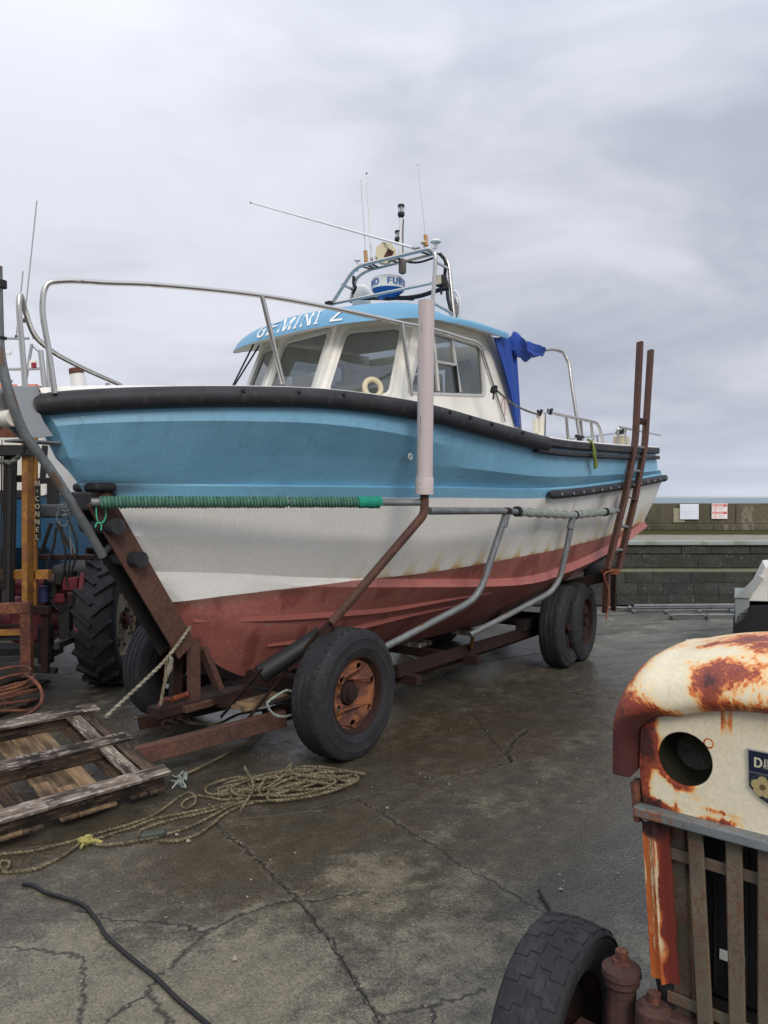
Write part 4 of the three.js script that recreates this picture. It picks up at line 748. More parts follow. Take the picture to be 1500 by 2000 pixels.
  mushroom(698, 509, 1.95, 0.62, M.white); mushroom(698, 524, 1.98, 0.55, M.white); mushroom(829, 475, 2.1, 0.72, M.cream); mushroom(851, 473, 1.98, 1.0, M.white);
  const whip = (u0, v0, u1, v1, t, r0, r1, sock) => {
    const a = X(u0, v0, t), b = X(u1, v1, t), w = part(boat, 'whip_antenna', rod(a, b, r0, 8, r1), sock ? M.stainlessDull : M.white), k = a.clone().lerp(b, sock || 0.03);
    part(w, 'antenna_base', rod(a, k, sock ? 0.02 : 0.016, 10), sock ? std({ color: sock > 0.2 ? 0xc9a06a : 0xb98c5c, roughness: 0.7 }) : M.stainlessDull);
    part(w, 'antenna_tip', new THREE.SphereGeometry(r1 * 1.7, 8, 6).translate(b.x, b.y, b.z), M.black);
  };
  whip(715, 512, 705, 353, 2.0, 0.004, 0.003, 0.14); whip(726, 508, 716, 339, 2.05, 0.0115, 0.0065); whip(833, 480, 816, 322, 2.1, 0.0045, 0.003, 0.13);
  whip(818, 487, 490, 396, 1.98, 0.014, 0.007);
  part(boat, 'antenna_bracket', box(0.09, 0.03, 0.05, ...X(820, 488, 2.0).toArray()), M.galv);
  // black flood lamp and white oval flood lamp on the port leg
  { const p = X(860, 549, 2.2); const L = part(boat, 'flood_lamp', box(0.09, 0.11, 0.10, p.x, p.y, p.z, 0.02), M.black); part(L, 'lens', box(0.012, 0.09, 0.06, p.x - 0.05, p.y, p.z + 0.01, 0.004), M.cream); part(L, 'bracket', rod(p, p.clone().add(V(0.02, -0.13, 0)), 0.012), M.blackSteel); }
  {
    const p = X(889, 599, 2.5), L = part(boat, 'flood_lamp', new THREE.SphereGeometry(1, 28, 18).scale(0.06, 0.165, 0.075).rotateX(-0.08).translate(p.x, p.y, p.z), M.lens);
    part(L, 'lamp_rim', new THREE.TorusGeometry(1, 0.09, 8, 40).rotateY(Math.PI / 2).scale(0.16, 0.158, 0.072).rotateX(-0.08).translate(p.x - 0.01, p.y, p.z), M.white);
    part(L, 'lamp_coil', box(0.03, 0.2, 0.04, p.x, p.y - 0.02, p.z), M.blackSteel);
    part(L, 'lamp_ballast', box(0.045, 0.10, 0.06, p.x, p.y - 0.03, p.z), std({ color: 0x8c6a52, roughness: 0.8 }));
  }
  { const p = X(642, 592, 1.9); part(boat, 'horn', box(0.05, 0.04, 0.08, p.x, p.y, p.z, 0.01), M.black); }
}
// ---------------------------------------------------------------- gear aft of the wheelhouse
{
  const W = 1.22, P = (u, v, w = W) => bw(u, v, w);
  // curved hoop that carries the end of the tarpaulin
  part(boat, 'canopy_hoop', sweep(smooth([P(1060, 684, 1.0), P(1078, 682, 1.02), P(1098, 688, 1.05), P(1109, 704, 1.1), P(1115, 740, 1.14), P(1124, 800, 1.2), P(1133, 858, 1.25)], 60), circle(0.022, 12), { ang: 1 }), M.stainless);
  part(boat, 'stern_rail', pipe([P(1070, 805), P(1168, 826), P(1180, 872)], 0.018, 0.12), M.stainless);
  for (const [a, b, c, d] of [[1106, 813, 1110, 862], [1134, 819, 1138, 866], [1154, 823, 1159, 868]]) part(boat, 'stanchion', rod(P(a, b), P(c, d), 0.017), M.stainless);
  part(boat, 'stern_rail', pipe([bw(1108, 858, -1.2), bw(1205, 846, -1.2)], 0.016), M.stainless);
  part(boat, 'stanchion', rod(bw(1166, 849, -1.2), bw(1168, 870, -1.2), 0.016), M.stainless);
  part(boat, 'stern_rail', pipe([P(1208, 874, 1.1), P(1206, 833, 1.1), P(1232, 838, 1.1), P(1290, 850, 0.4)], 0.018, 0.06), M.stainless);
  part(boat, 'stanchion', rod(P(1219, 836, 1.1), P(1224, 872, 1.1), 0.017), M.stainless);
  part(boat, 'grab_roll', rod(P(1207, 845, 1.06), P(1219, 842, 1.02), 0.035, 12), M.black);
  part(boat, 'engine_box', box(0.3, 0.2, 0.14, ...P(1214, 866, 0.95).toArray(), 0.02), M.cream);
  // bollard post with white fairlead blocks
  const b0 = P(1052, 862, 1.2); const post = part(boat, 'bollard', beam(P(1054, 862, 1.22), P(1056, 808, 1.22), 0.07, 0.07, V(1, 0, 0), 0.01), M.gelPlain);
  part(post, 'bollard_cap', box(0.05, 0.16, 0.05, ...P(1046, 832, 1.2).toArray(), 0.01), M.gelPlain);
  part(post, 'bollard_cap', box(0.04, 0.26, 0.05, ...P(1061, 830, 1.2).toArray(), 0.008), M.galv);
  for (const [u, v] of [[1054, 806], [1074, 804]]) { const p = P(u, v); for (let k = 0; k < 3; k++) part(boat, 'lashing', rope(spaced(range(0, 6, 12).map((i) => V(p.x + 0.035 * Math.cos(i * 1.6 + k), p.y + 0.03 * Math.sin(i * 2.1 + k * 2), p.z + 0.03 * Math.sin(i * 1.3 + k))), 0.02), 0.007), M.black); }
  { const p = P(1132, 858, 1.3); part(boat, 'rope_cleat', [rod(p.clone().add(V(-0.1, 0.03, 0)), p.clone().add(V(0.1, 0.03, 0)), 0.018), rod(p.clone().add(V(-0.03, -0.04, 0)), p.clone().add(V(-0.03, 0.03, 0)), 0.02), rod(p.clone().add(V(0.03, -0.04, 0)), p.clone().add(V(0.03, 0.03, 0)), 0.02)], M.black); }
}
// the blue tarpaulin over the wheelhouse door
{
  const t = tag(part(scene, 'tarpaulin', (() => {
    const B2W = (p) => BO.clone().addScaledVector(BA, p.x).addScaledVector(BN, p.z).add(V(0, p.y, 0));
    // sheet: hangs from the roof edge down to the deck behind the side wall
    const top = [bw(966, 659, 1.0), bw(996, 656, 1.0), bw(1017, 664, 0.98)], bot = [bw(1009, 832, 1.02), bw(1018, 834, 1.02), bw(1027, 836, 1.0)];
    const L = (k, s) => { const a = k < 0.5 ? top[0].clone().lerp(top[1], k * 2) : top[1].clone().lerp(top[2], k * 2 - 1), b = k < 0.5 ? bot[0].clone().lerp(bot[1], k * 2) : bot[1].clone().lerp(bot[2], k * 2 - 1); const p = a.lerp(b, s); p.z += 0.02 * Math.sin(k * 15 + s * 2) * (0.4 + 0.6 * Math.sin(s * Math.PI)) - 0.05 * k; p.x += 0.02 * Math.sin(k * 11 + s * 3); return p; };
    const pos = [], N = 34, K = 40; const tri = (a, b, c) => { for (const p of [a, b, c]) { const q = B2W(p); pos.push(q.x, q.y, q.z); } };
    for (const off of [0, -0.012]) for (let i = 0; i < N; i++) for (let j = 0; j < K; j++) { const o = V(0, 0, off), a = L(i / N, j / K).add(o), b = L((i + 1) / N, j / K).add(o), c = L((i + 1) / N, (j + 1) / K).add(o), d = L(i / N, (j + 1) / K).add(o); if (off) { tri(a, b, c); tri(a, c, d); } else { tri(a, c, b); tri(a, d, c); } }
    const g = new THREE.BufferGeometry(); g.setAttribute('position', new THREE.Float32BufferAttribute(pos, 3)); g.setAttribute('uv', new THREE.Float32BufferAttribute(new Float32Array(pos.length / 3 * 2), 2));
    const sheet = boxUV(toCreasedNormals(g, 0.8));
    // the gathered roll that runs aft to the hoop
    const path = smooth([bw(1000, 668, 0.96), bw(1012, 680, 0.97), bw(1030, 688, 0.98), bw(1045, 687, 1.0), bw(1060, 684, 1.0)].map(B2W), 40);
    const roll = sweep(path, Array.from({ length: 26 }, (_, i) => { const a = i / 26 * 2 * Math.PI, q = 0.1 + 0.02 * Math.sin(5 * a) + 0.012 * Math.sin(9 * a + 1); return [q * Math.cos(a), q * 1.1 * Math.sin(a)]; }), { twist: 0.35, ang: 0.8, scale: (s) => mix(0.95, 0.42, s) + 0.16 * Math.sin(s * 17) * (1 - s * 0.5) });
    const flap = sweep(smooth([bw(1030, 676, 1.0), bw(1044, 679, 1.02), bw(1056, 679, 1.03)].map(B2W), 12), rect(0.012, 0.11), { scale: (s) => 1 - 0.5 * s });
    return [sheet, roll, flap];
  })(), M.tarp), 'bright blue tarpaulin hung behind the wheelhouse and gathered onto a metal hoop', 'tarpaulin');
}
const toW = (p) => BO.clone().addScaledVector(BA, p.x).addScaledVector(BN, p.z).add(V(0, p.y, 0));
{ // mooring line from the rail to the bollard, the strap over the side, the rope ring on deck
  const L = [bw(966, 759, 1.215), bw(985, 776, 1.22), bw(1005, 791, 1.22), bw(1030, 803, 1.22), bw(1052, 810, 1.22)].map(toW);
  const m = tag(part(scene, 'mooring_line', rope(L, 0.0115), M.ropeGrey), 'grey rope tied from the bow rail end to the post behind the blue tarpaulin', 'rope');
  const kp = toW(bw(965, 764, 1.215)); part(m, 'knot', [new THREE.TorusGeometry(0.028, 0.013, 8, 14).rotateX(1.3).translate(...kp.toArray()), new THREE.TorusGeometry(0.028, 0.012, 8, 14).rotateX(1.0).rotateZ(0.6).translate(kp.x, kp.y + 0.025, kp.z), rod(kp, kp.clone().add(V(-0.01, -0.08, 0.01)), 0.009)], M.black);
  const S = [bw(1148, 862, 1.45), bw(1157, 867, 1.56), bw(1160, 874, 1.59), bw(1161, 888, 1.59), bw(1163, 903, 1.575), bw(1164, 913, 1.57)].map(toW);
  tag(part(scene, 'hanging_strap', boxUV(sweep(smooth(S, 30), rect(0.075, 0.02, 0.006), { up: BN, ang: 0.5, scale: (s) => 0.8 + 0.3 * s + 0.15 * Math.sin(s * 22) })), std({ color: 0x6c7a34, roughness: 0.95, bumpMap: bumpCoarse, bumpScale: 0.008 })), 'mossy green strap hanging over the black rubbing strake', 'strap');
  const rc = bw(728, 758, 0.8); const c = toW(rc);
  tag(part(scene, 'rope_ring', new THREE.TorusGeometry(0.075, 0.024, 12, 36).rotateY(0.45).rotateX(-0.15).translate(c.x, c.y + 0.0, c.z), M.cream), 'cream rope ring standing on the deck below the large front window', 'ring fender');
}

// ---------------------------------------------------------------- the boat trailer, in the boat's frame
const trailer = thing('boat_trailer', 'rusty four axle yard trailer carrying the blue fishing boat on its frame', 'boat trailer', BO, BROT);
trailer.userData.label = 'rusty steel yard trailer with truck wheels carrying the blue fishing boat';
function truckWheel(center, side, R, worn, rimMat, turn = 0) {        // side: +1 when its outer face looks to port
  const w = new THREE.Group(); w.name = 'wheel'; w.position.copy(center); w.rotation.y = turn; trailer.add(w);
  const hw = 0.135, prof = [];
  const rimR = R * 0.56;
  prof.push([rimR - 0.01, hw * 0.72], [rimR + 0.004, hw * 0.86], [rimR + 0.03, hw * 0.98], [R * 0.70, hw * 1.07], [R * 0.705, hw * 1.10], [R * 0.72, hw * 1.10], [R * 0.725, hw * 1.08], [R * 0.84, hw * 1.06], [R * 0.845, hw * 1.085], [R * 0.86, hw * 1.08], [R * 0.865, hw * 1.05], [R * 0.92, hw * 0.96], [R * 0.965, hw * 0.88], [R * 0.985, hw * 0.80]);
  const tread = [[0.72, 0], [0.46, 0], [0.44, worn], [0.38, worn], [0.36, 0], [0.04, 0], [0.02, worn], [-0.02, worn], [-0.04, 0], [-0.36, 0], [-0.38, worn], [-0.44, worn], [-0.46, 0], [-0.72, 0]];
  for (const [z, d] of tread) prof.push([R - d - 0.006 * z * z, hw * z]);
  prof.push([R * 0.985, -hw * 0.80], [R * 0.965, -hw * 0.88], [R * 0.92, -hw * 0.96], [R * 0.84, -hw * 1.06], [R * 0.72, -hw * 1.08], [rimR + 0.03, -hw * 0.98], [rimR - 0.01, -hw * 0.72]);
  let g = lathe(prof, 72); g = clean(g); { const p = g.attributes.position; for (let i = 0; i < p.count; i++) { const x = p.getX(i), y = p.getY(i), z = p.getZ(i); p.setXYZ(i, x, z, y); } const a = g.attributes.position.array; for (let i = 0; i < a.length; i += 9) for (let k = 0; k < 3; k++) { const q = a[i + 3 + k]; a[i + 3 + k] = a[i + 6 + k]; a[i + 6 + k] = q; } }
  // the tyre sits flat where it meets the ground
  { const p = g.attributes.position; for (let i = 0; i < p.count; i++) { const y = p.getY(i), lim = -center.y + 0.004; if (y < lim) { p.setY(i, lim); } const sq = sstep(-R * 0.7, -R, y); p.setZ(i, p.getZ(i) * (1 + 0.07 * sq)); } }
  g.deleteAttribute('normal');
  part(w, 'tyre', boxUV(toCreasedNormals(g, 0.55)), M.tyre);
  // notches worn into the shoulder ribs
  const notch = []; for (let i = 0; i < 44; i++) for (const z of [0.6, -0.6]) { const a = i / 44 * 2 * Math.PI; notch.push(new THREE.BoxGeometry(0.004, 0.012, 0.03).translate(0, R - 0.004, hw * z).rotateZ(a)); }
  part(w, 'tread_notch', notch, M.black).userData.kind = 'stuff';
  const S = (pts) => { let q = crease(lathe(pts, 48), 0.5); q.rotateX(Math.PI / 2); if (side < 0) q.rotateY(Math.PI); return boxUV(q); };
  const rim = part(w, 'rim', S([[rimR + 0.022, hw * 0.9], [rimR + 0.018, hw * 0.97], [rimR + 0.006, hw * 0.95], [rimR - 0.012, hw * 0.7], [rimR - 0.018, hw * 0.1], [rimR - 0.016, -hw * 0.7], [rimR, -hw * 0.9]]), M.rustDark);
  // disc with hand holes
  const sh = new THREE.Shape(); sh.absarc(0, 0, rimR - 0.014, 0, Math.PI * 2); for (let i = 0; i < 6; i++) { const a = i / 6 * 2 * Math.PI + 0.35, h = new THREE.Path(); h.absellipse(Math.cos(a) * rimR * 0.77, Math.sin(a) * rimR * 0.77, 0.032, 0.026, 0, Math.PI * 2, false, a + Math.PI / 2); sh.holes.push(h); }
  const hub = new THREE.Path(); hub.absarc(0, 0, rimR * 0.36, 0, Math.PI * 2); sh.holes.push(hub);
  const disc = clean(new THREE.ExtrudeGeometry(sh, { depth: 0.012, bevelEnabled: true, bevelSize: 0.003, bevelThickness: 0.004, bevelSegments: 1, curveSegments: 40 }));
  { const p = disc.attributes.position; for (let i = 0; i < p.count; i++) { const r = Math.hypot(p.getX(i), p.getY(i)) / rimR; p.setZ(i, side * (p.getZ(i) + hw * 0.42 + 0.03 * sstep(0.98, 0.84, r) - 0.075 * sstep(0.66, 0.52, r))); } }
  if (side < 0) { const a = disc.attributes.position.array; for (let i = 0; i < a.length; i += 9) for (let k = 0; k < 3; k++) { const q = a[i + 3 + k]; a[i + 3 + k] = a[i + 6 + k]; a[i + 6 + k] = q; } }
  disc.deleteAttribute('normal'); part(w, 'wheel_disc', boxUV(toCreasedNormals(disc, 0.5)), rimMat);
  const h = part(w, 'hub', S([[rimR * 0.38, -0.06], [rimR * 0.37, 0.0], [rimR * 0.33, 0.02], [rimR * 0.30, 0.045], [rimR * 0.22, 0.055], [rimR * 0.21, 0.075], [rimR * 0.12, 0.082], [0, 0.082]].map(([a, b]) => [a, b])), M.rustDark);
  const nuts = []; for (let i = 0; i < 8; i++) { const a = i / 8 * 2 * Math.PI; nuts.push(new THREE.CylinderGeometry(0.016, 0.016, 0.03, 6).rotateX(Math.PI / 2).translate(Math.cos(a) * rimR * 0.46, Math.sin(a) * rimR * 0.46, side * (hw * 0.42 - 0.03))); }
  for (const n of nuts) part(w, 'wheel_nut', n, M.rustDark);
  return w;
}
const rimRust = std({ map: tex(512, 512, (u, v) => { const k = smp(NA, u, v) * 0.6 + smp(NF, u, v) * 0.4; return mix3(rustRamp(k), c255(146, 88, 44), sstep(0.42, 0.6, smp(NB, u, v)) * 0.65); }, { rep: 2.2 }), roughness: 0.85, bumpMap: bumpFine, bumpScale: 0.003 });
{
  const a = bh(702, 1357, 0.495), b = bh(1113, 1225, 0.48), c = bh(1150, 1214, 0.48);
  const z0 = a.z - 0.135;
  const near0 = truckWheel(V(a.x, 0.495, z0), 1, 0.5, 0.007, rimRust); part(near0, 'worn_patch', box(0.10, 0.022, 0.004, 0.02, 0.345, 0.137, 0.001).rotateZ(0.12), M.cream);
  truckWheel(V(a.x - 0.12, 0.495, -z0 + 0.12), -1, 0.5, 0.007, rimRust);
  for (const p of [b, c]) { truckWheel(V(p.x + (p === c ? -0.02 : 0.06), 0.48, b.z - 0.135), 1, 0.485, 0.012, M.rustDark, 0.12); truckWheel(V(p.x, 0.48, -b.z + 0.135), -1, 0.485, 0.012, M.rustDark); }
  part(trailer, 'axle', [rod(V(a.x - 0.05, 0.495, -z0), V(a.x - 0.05, 0.495, z0), 0.05), box(0.14, 0.12, 1.5, a.x - 0.05, 0.5, 0)], M.rustDark);
  for (const p of [b, c]) part(trailer, 'axle', rod(V(p.x, 0.48, -b.z), V(p.x, 0.48, b.z), 0.05), M.rustDark);
  part(trailer, 'equaliser_beam', box(1.3, 0.12, 0.12, (b.x + c.x) / 2, 0.5, 0.68), M.blackSteel);
  part(trailer, 'equaliser_beam', box(1.3, 0.12, 0.12, (b.x + c.x) / 2, 0.5, -0.68), M.blackSteel);
  // leaf springs, turntable and timber packing over the front axle
  for (const s of [1, -1]) part(trailer, 'leaf_spring', range(0, 5, 5).map((i) => box(0.9 - i * 0.13, 0.014, 0.07, a.x, 0.44 - i * 0.015, s * 0.62, 0.004)), M.blackSteel);
  part(trailer, 'turntable', cyl(0.42, 0.42, 0.035, 40).translate(a.x - 0.1, 0.36, 0), M.rustDark);
  part(trailer, 'timber_packing', box(0.6, 0.045, 0.16, ...bh(520, 1366, 0.4).toArray(), 0.006).rotateY(0), M.woodWarm);
  part(trailer, 'cross_member', box(0.10, 0.10, 1.9, a.x + 0.2, 0.36, 0), M.rustDark);
}
// chassis rails and cross members
for (const s of [1, -1]) {
  const r = beam(V(-0.1, 0.25, 0.40 * s), V(5.7, 0.34, 0.5 * s), 0.08, 0.13);
  part(trailer, 'chassis_rail', r, M.rustDark);
}
part(trailer, 'chassis_rail', beam(bw(772, 1312, 0.68), bw(1072, 1222, 0.68), 0.07, 0.11), M.rustDark);
part(trailer, 'chassis_rail', beam(V(0.7, 0.33, -0.68), V(4.2, 0.33, -0.68), 0.07, 0.11), M.rustDark);
for (const t of [1.4, 2.5, 5.0]) part(trailer, 'cross_member', box(0.09, 0.09, 1.7, t, 0.33, 0), M.rustDark);
for (const t of [1.6, 2.6, 3.6, 4.8]) part(trailer, 'keel_block', box(0.25, 0.05, 0.24, t, keelH(t) - 0.03, 0, 0.01), M.wood);
part(trailer, 'drop_link', beam(bw(924, 1236, 0.86), bw(920, 1268, 0.72), 0.03, 0.05), std({ map: yelTex, color: 0xb8a890, roughness: 0.85 }));
// the inclined bow arm with its rollers
{
  const A = bw(190, 972, 0.105), B = bw(364, 1270, 0.105), d = B.clone().sub(A).normalize(), nrm = V(-d.y, d.x, 0);
  A.z = B.z = 0; const NSIGN = nrm.x > 0 ? 1 : -1;
  const flange = (z, m, n) => { const a2 = A.clone(), b2 = B.clone(); a2.z = b2.z = z; part(trailer, n, boxUV(sweep([a2, b2], rect(0.016, 0.19, 0.003), { up: nrm, ang: 0.3 })), m); };
  flange(0.108, M.oxide, 'bow_arm'); flange(-0.108, M.blackSteel, 'bow_arm_flange');  // far flange blackened: shade inside the channel is put into its colour
  { const a2 = A.clone().addScaledVector(nrm, 0.082), b2 = B.clone().addScaledVector(nrm, 0.082); part(trailer, 'bow_arm_web', boxUV(sweep([a2, b2], rect(0.198, 0.016, 0.002), { up: nrm, ang: 0.3 })), M.blackSteel); }  // web carries the same channel shade in its material
  part(trailer, 'bow_arm_plate', box(0.05, 0.09, 0.2, A.x + 0.01, A.y + 0.02, 0), M.oxide);
  for (const [u, v] of [[236, 1028], [281, 1092]]) { const p = bw(u, v, 0.2); part(trailer, 'bow_roller', boxUV(new THREE.CylinderGeometry(0.055, 0.055, 0.40, 22).rotateX(Math.PI / 2).translate(p.x - 0.03, p.y, 0.02)), M.rubber); }
  { const p = bw(172, 966, 0.0); part(trailer, 'snubber_block', [box(0.17, 0.06, 0.30, p.x + 0.05, p.y + 0.05, 0.0, 0.025), box(0.22, 0.13, 0.24, p.x + 0.05, p.y - 0.045, -0.02, 0.02)], M.black); }
  for (const [u, v, u2, v2] of [[198, 1008, 222, 985], [205, 1077, 240, 1046]]) part(trailer, 'pipe_stub', rod(bw(u, v, -0.1), bw(u2, v2, 0.02), 0.026), M.galv);
  // feet of the arm, gussets and nose plate
  const f0 = bw(378, 1250, 0.08), f1 = bw(372, 1372, 0.08);
  part(trailer, 'nose_post', beam(f0, V(f0.x, f1.y, 0.08), 0.06, 0.09, V(1, 0, 0)), M.oxide);
  part(trailer, 'nose_post', beam(bw(345, 1240, -0.12), bw(342, 1375, -0.12), 0.06, 0.09, V(1, 0, 0)), M.rustDark);
  part(trailer, 'gusset', beam(bw(396, 1265, 0.07), bw(428, 1345, 0.1), 0.05, 0.08, V(0, 0, 1)), M.oxide);
  part(trailer, 'nose_plate', beam(bw(300, 1392, 0.03), bw(480, 1348, 0.06), 0.16, 0.07), M.rustDark);
  part(trailer, 'nose_plate', box(0.26, 0.05, 0.3, ...bw(366, 1374, 0.02).toArray()), M.oxide);
  const e = bw(330, 1380, 0.04); part(trailer, 'tow_eye', new THREE.TorusGeometry(0.065, 0.019, 10, 28, 4.8).rotateZ(0.6).translate(e.x - 0.03, e.y - 0.005, e.z), M.rust);
  for (let i = 0; i < 5; i++) part(trailer, 'chain_link', new THREE.TorusGeometry(0.03, 0.010, 8, 16).scale(1, 1.35, 1).rotateY(i % 2 * 1.5).rotateZ(1.1).translate(e.x + 0.04 * i - 0.06, e.y - 0.09 - 0.012 * Math.abs(i - 2), e.z + 0.05), M.rustDark);
  part(trailer, 'shackle', rod(bw(336, 1366, 0.06), bw(366, 1356, 0.08), 0.022), std({ map: rustTex, color: 0xffc890, roughness: 0.85 }));
}
// drawbar
part(trailer, 'drawbar', beam(bh(262, 1478, 0.2), bh(556, 1402, 0.3), 0.07, 0.125), M.oxide);
part(trailer, 'drawbar', beam(bh(270, 1412, 0.2), bh(470, 1366, 0.3), 0.07, 0.10), M.rustDark);
// padded cradle arm and tie rods beside the near front wheel
{
  const a = bw(508, 1318, 0.62), b = bw(628, 1240, 0.86);
  part(trailer, 'cradle_pad', boxUV(sweep([a, b], circle(0.072, 18), { ang: 1 })), M.black);
  part(trailer, 'cradle_arm', beam(bw(560, 1305, 0.72), bw(648, 1218, 0.95), 0.07, 0.06), M.rustDark);
  part(trailer, 'tie_rod', rod(bw(622, 1232, 0.93), bh(478, 1412, 0.28), 0.012), M.rustDark);
  part(trailer, 'tie_rod', rod(bw(512, 1306, 0.75), bh(432, 1400, 0.28), 0.012), M.rustDark);
}
// side guides: wrapped pipes, brown post, white sleeve, bent braces
{
  const g0 = bw(178, 981, 0.15), g1 = bw(822, 981, 1.40), post = bw(829, 980, 1.43);
  const gp0 = part(trailer, 'guide_pipe', pipe([g0, g1], 0.028), M.galv);
  const d = g1.clone().sub(g0), L = d.length(), x = V(0, 1, 0), z = d.clone().normalize().cross(x).normalize();
  const coil = (s0, s1, pitch, r, R, jit) => { const pts = [], n = Math.round((s1 - s0) / pitch * 11); for (let i = 0; i <= n; i++) { const s = mix(s0, s1, i / n), a = (s - s0) / pitch * 2 * Math.PI, q = R + jit * Math.sin(s * 57) * Math.sin(s * 23); pts.push(g0.clone().addScaledVector(d, s / L).addScaledVector(x, q * Math.cos(a)).addScaledVector(z, q * Math.sin(a))); } return sweep(pts, circle(r, 6), { ang: 1 }); };
  const k = L / (822 - 178);
  const at = (u) => { const p = bw(u, 981, mix(0.15, 1.40, 0.5)); let best = 0, e = 1e9; for (let i = 0; i <= 400; i++) { const q = toW(g0.clone().addScaledVector(d, i / 400)), uu = 750 + FPX * q.x / -q.z; if (Math.abs(uu - u) < e) { e = Math.abs(uu - u); best = i / 400 * L; } } return best; };
  part(trailer, 'rope_binding', [coil(at(196), at(560), 0.0235, 0.0112, 0.034, 0.002), coil(at(566), at(722), 0.0245, 0.0108, 0.033, 0.002)], M.ropeGreen);
  part(trailer, 'rope_binding', coil(at(700), at(742), 0.017, 0.011, 0.037, 0.003), std({ color: 0x1f8f74, roughness: 0.9 }));
  const h0 = bw(838, 998, 1.43), h1 = bw(985, 998, 1.45), h2 = bw(1120, 1006, 1.48), h3 = bw(1206, 997, 1.5);
  part(trailer, 'guide_pipe', pipe([h0, h1, h2, h3], 0.03, 0.15), M.galv);
  const wrap = (p, q, n, R) => { const dd = q.clone().sub(p), zz = dd.clone().normalize().cross(x).normalize(), pts = []; for (let i = 0; i <= n * 10; i++) { const s = i / (n * 10), a = s * n * 2 * Math.PI, rr2 = R + 0.005 * Math.sin(s * 40); pts.push(p.clone().addScaledVector(dd, s).addScaledVector(x, rr2 * Math.cos(a)).addScaledVector(zz, rr2 * Math.sin(a))); } return sweep(pts, circle(0.0095, 6), { ang: 1 }); };
  part(trailer, 'rope_binding', [wrap(bw(1012, 999.5, 1.455), h2, 46, 0.035), wrap(h2, bw(1196, 998, 1.49), 42, 0.035)], M.ropeFaded);
  for (const [u, v, w] of [[1122, 1006, 1.48], [1010, 999, 1.455], [1182, 1000, 1.495]]) { const p = bw(u, v, w); part(trailer, 'tape_band', rod(p.clone().add(V(-0.02, 0, 0)), p.clone().add(V(0.02, 0, 0)), 0.05, 14), M.black); }
  part(trailer, 'guide_post', pipe([bw(829, 960, 1.43), bw(829, 1004, 1.43), bw(648, 1216, 0.99)], 0.034, 0.05, 10), M.oxide);
  part(trailer, 'brace', pipe([bw(990, 998, 1.45), bw(934, 1168, 1.3), bw(752, 1264, 0.93)], 0.031, 0.18), M.galv);
  part(trailer, 'brace', pipe([bw(1119, 1010, 1.48), bw(1090, 1150, 1.36), bw(918, 1240, 0.9)], 0.031, 0.22), M.galv);
  for (const [u, v, w] of [[990, 999, 1.45], [1119, 1007, 1.48]]) { const p = bw(u, v, w), q2 = p.clone().add(V(-0.03, -0.14, -0.02)); part(trailer, 'joint_collar', rod(p, q2, 0.037, 14), M.galv); part(trailer, 'clamp', rod(p.clone().add(V(-0.035, 0, 0)), p.clone().add(V(0.035, 0, 0)), 0.039, 14), M.rustDark); }
  const s0 = bw(829, 966, 1.43), s1 = bw(833, 588, 1.43);
  const slv = part(trailer, 'plastic_sleeve', (() => { const g = lathe([[0.052, 0], [0.064, 0], [0.064, 1], [0.052, 1], [0.052, 0]], 28); g.scale(1, s1.y - s0.y, 1); return along(crease(g.translate(0, -(s1.y - s0.y) / 2, 0)), s0, s1); })(), M.pvc);
  part(slv, 'sleeve_collar', along(crease(lathe([[0.06, -0.075], [0.072, -0.075], [0.072, 0.05], [0.068, 0.06], [0.068, 0.075], [0.06, 0.075]], 28)), s0.clone().add(V(0, 0.0, 0)), s0.clone().add(V(0, 0.15, 0))), M.pvc);
}
// starboard guide: a long bent pipe standing out from the bow arm
part(trailer, 'guide_pipe', sweep(smooth([wz(201, 1086, 5.35), wz(160, 1015, 5.2), wz(110, 935, 5.05), wz(75, 885, 4.95), wz(48, 848, 4.88), wz(28, 800, 4.82), wz(10, 740, 4.78), wz(0, 690, 4.76), wz(-4, 600, 4.76), wz(-6, 520, 4.76)].map(toB), 80), circle(0.031, 14), { ang: 1 }), M.galv);
for (const i of [0, 1]) part(trailer, 'pipe_clamp', rod(toB(wz(0, 548 + i * 110, 4.76)), toB(wz(0, 562 + i * 100, 4.76)), 0.04, 12), M.black);
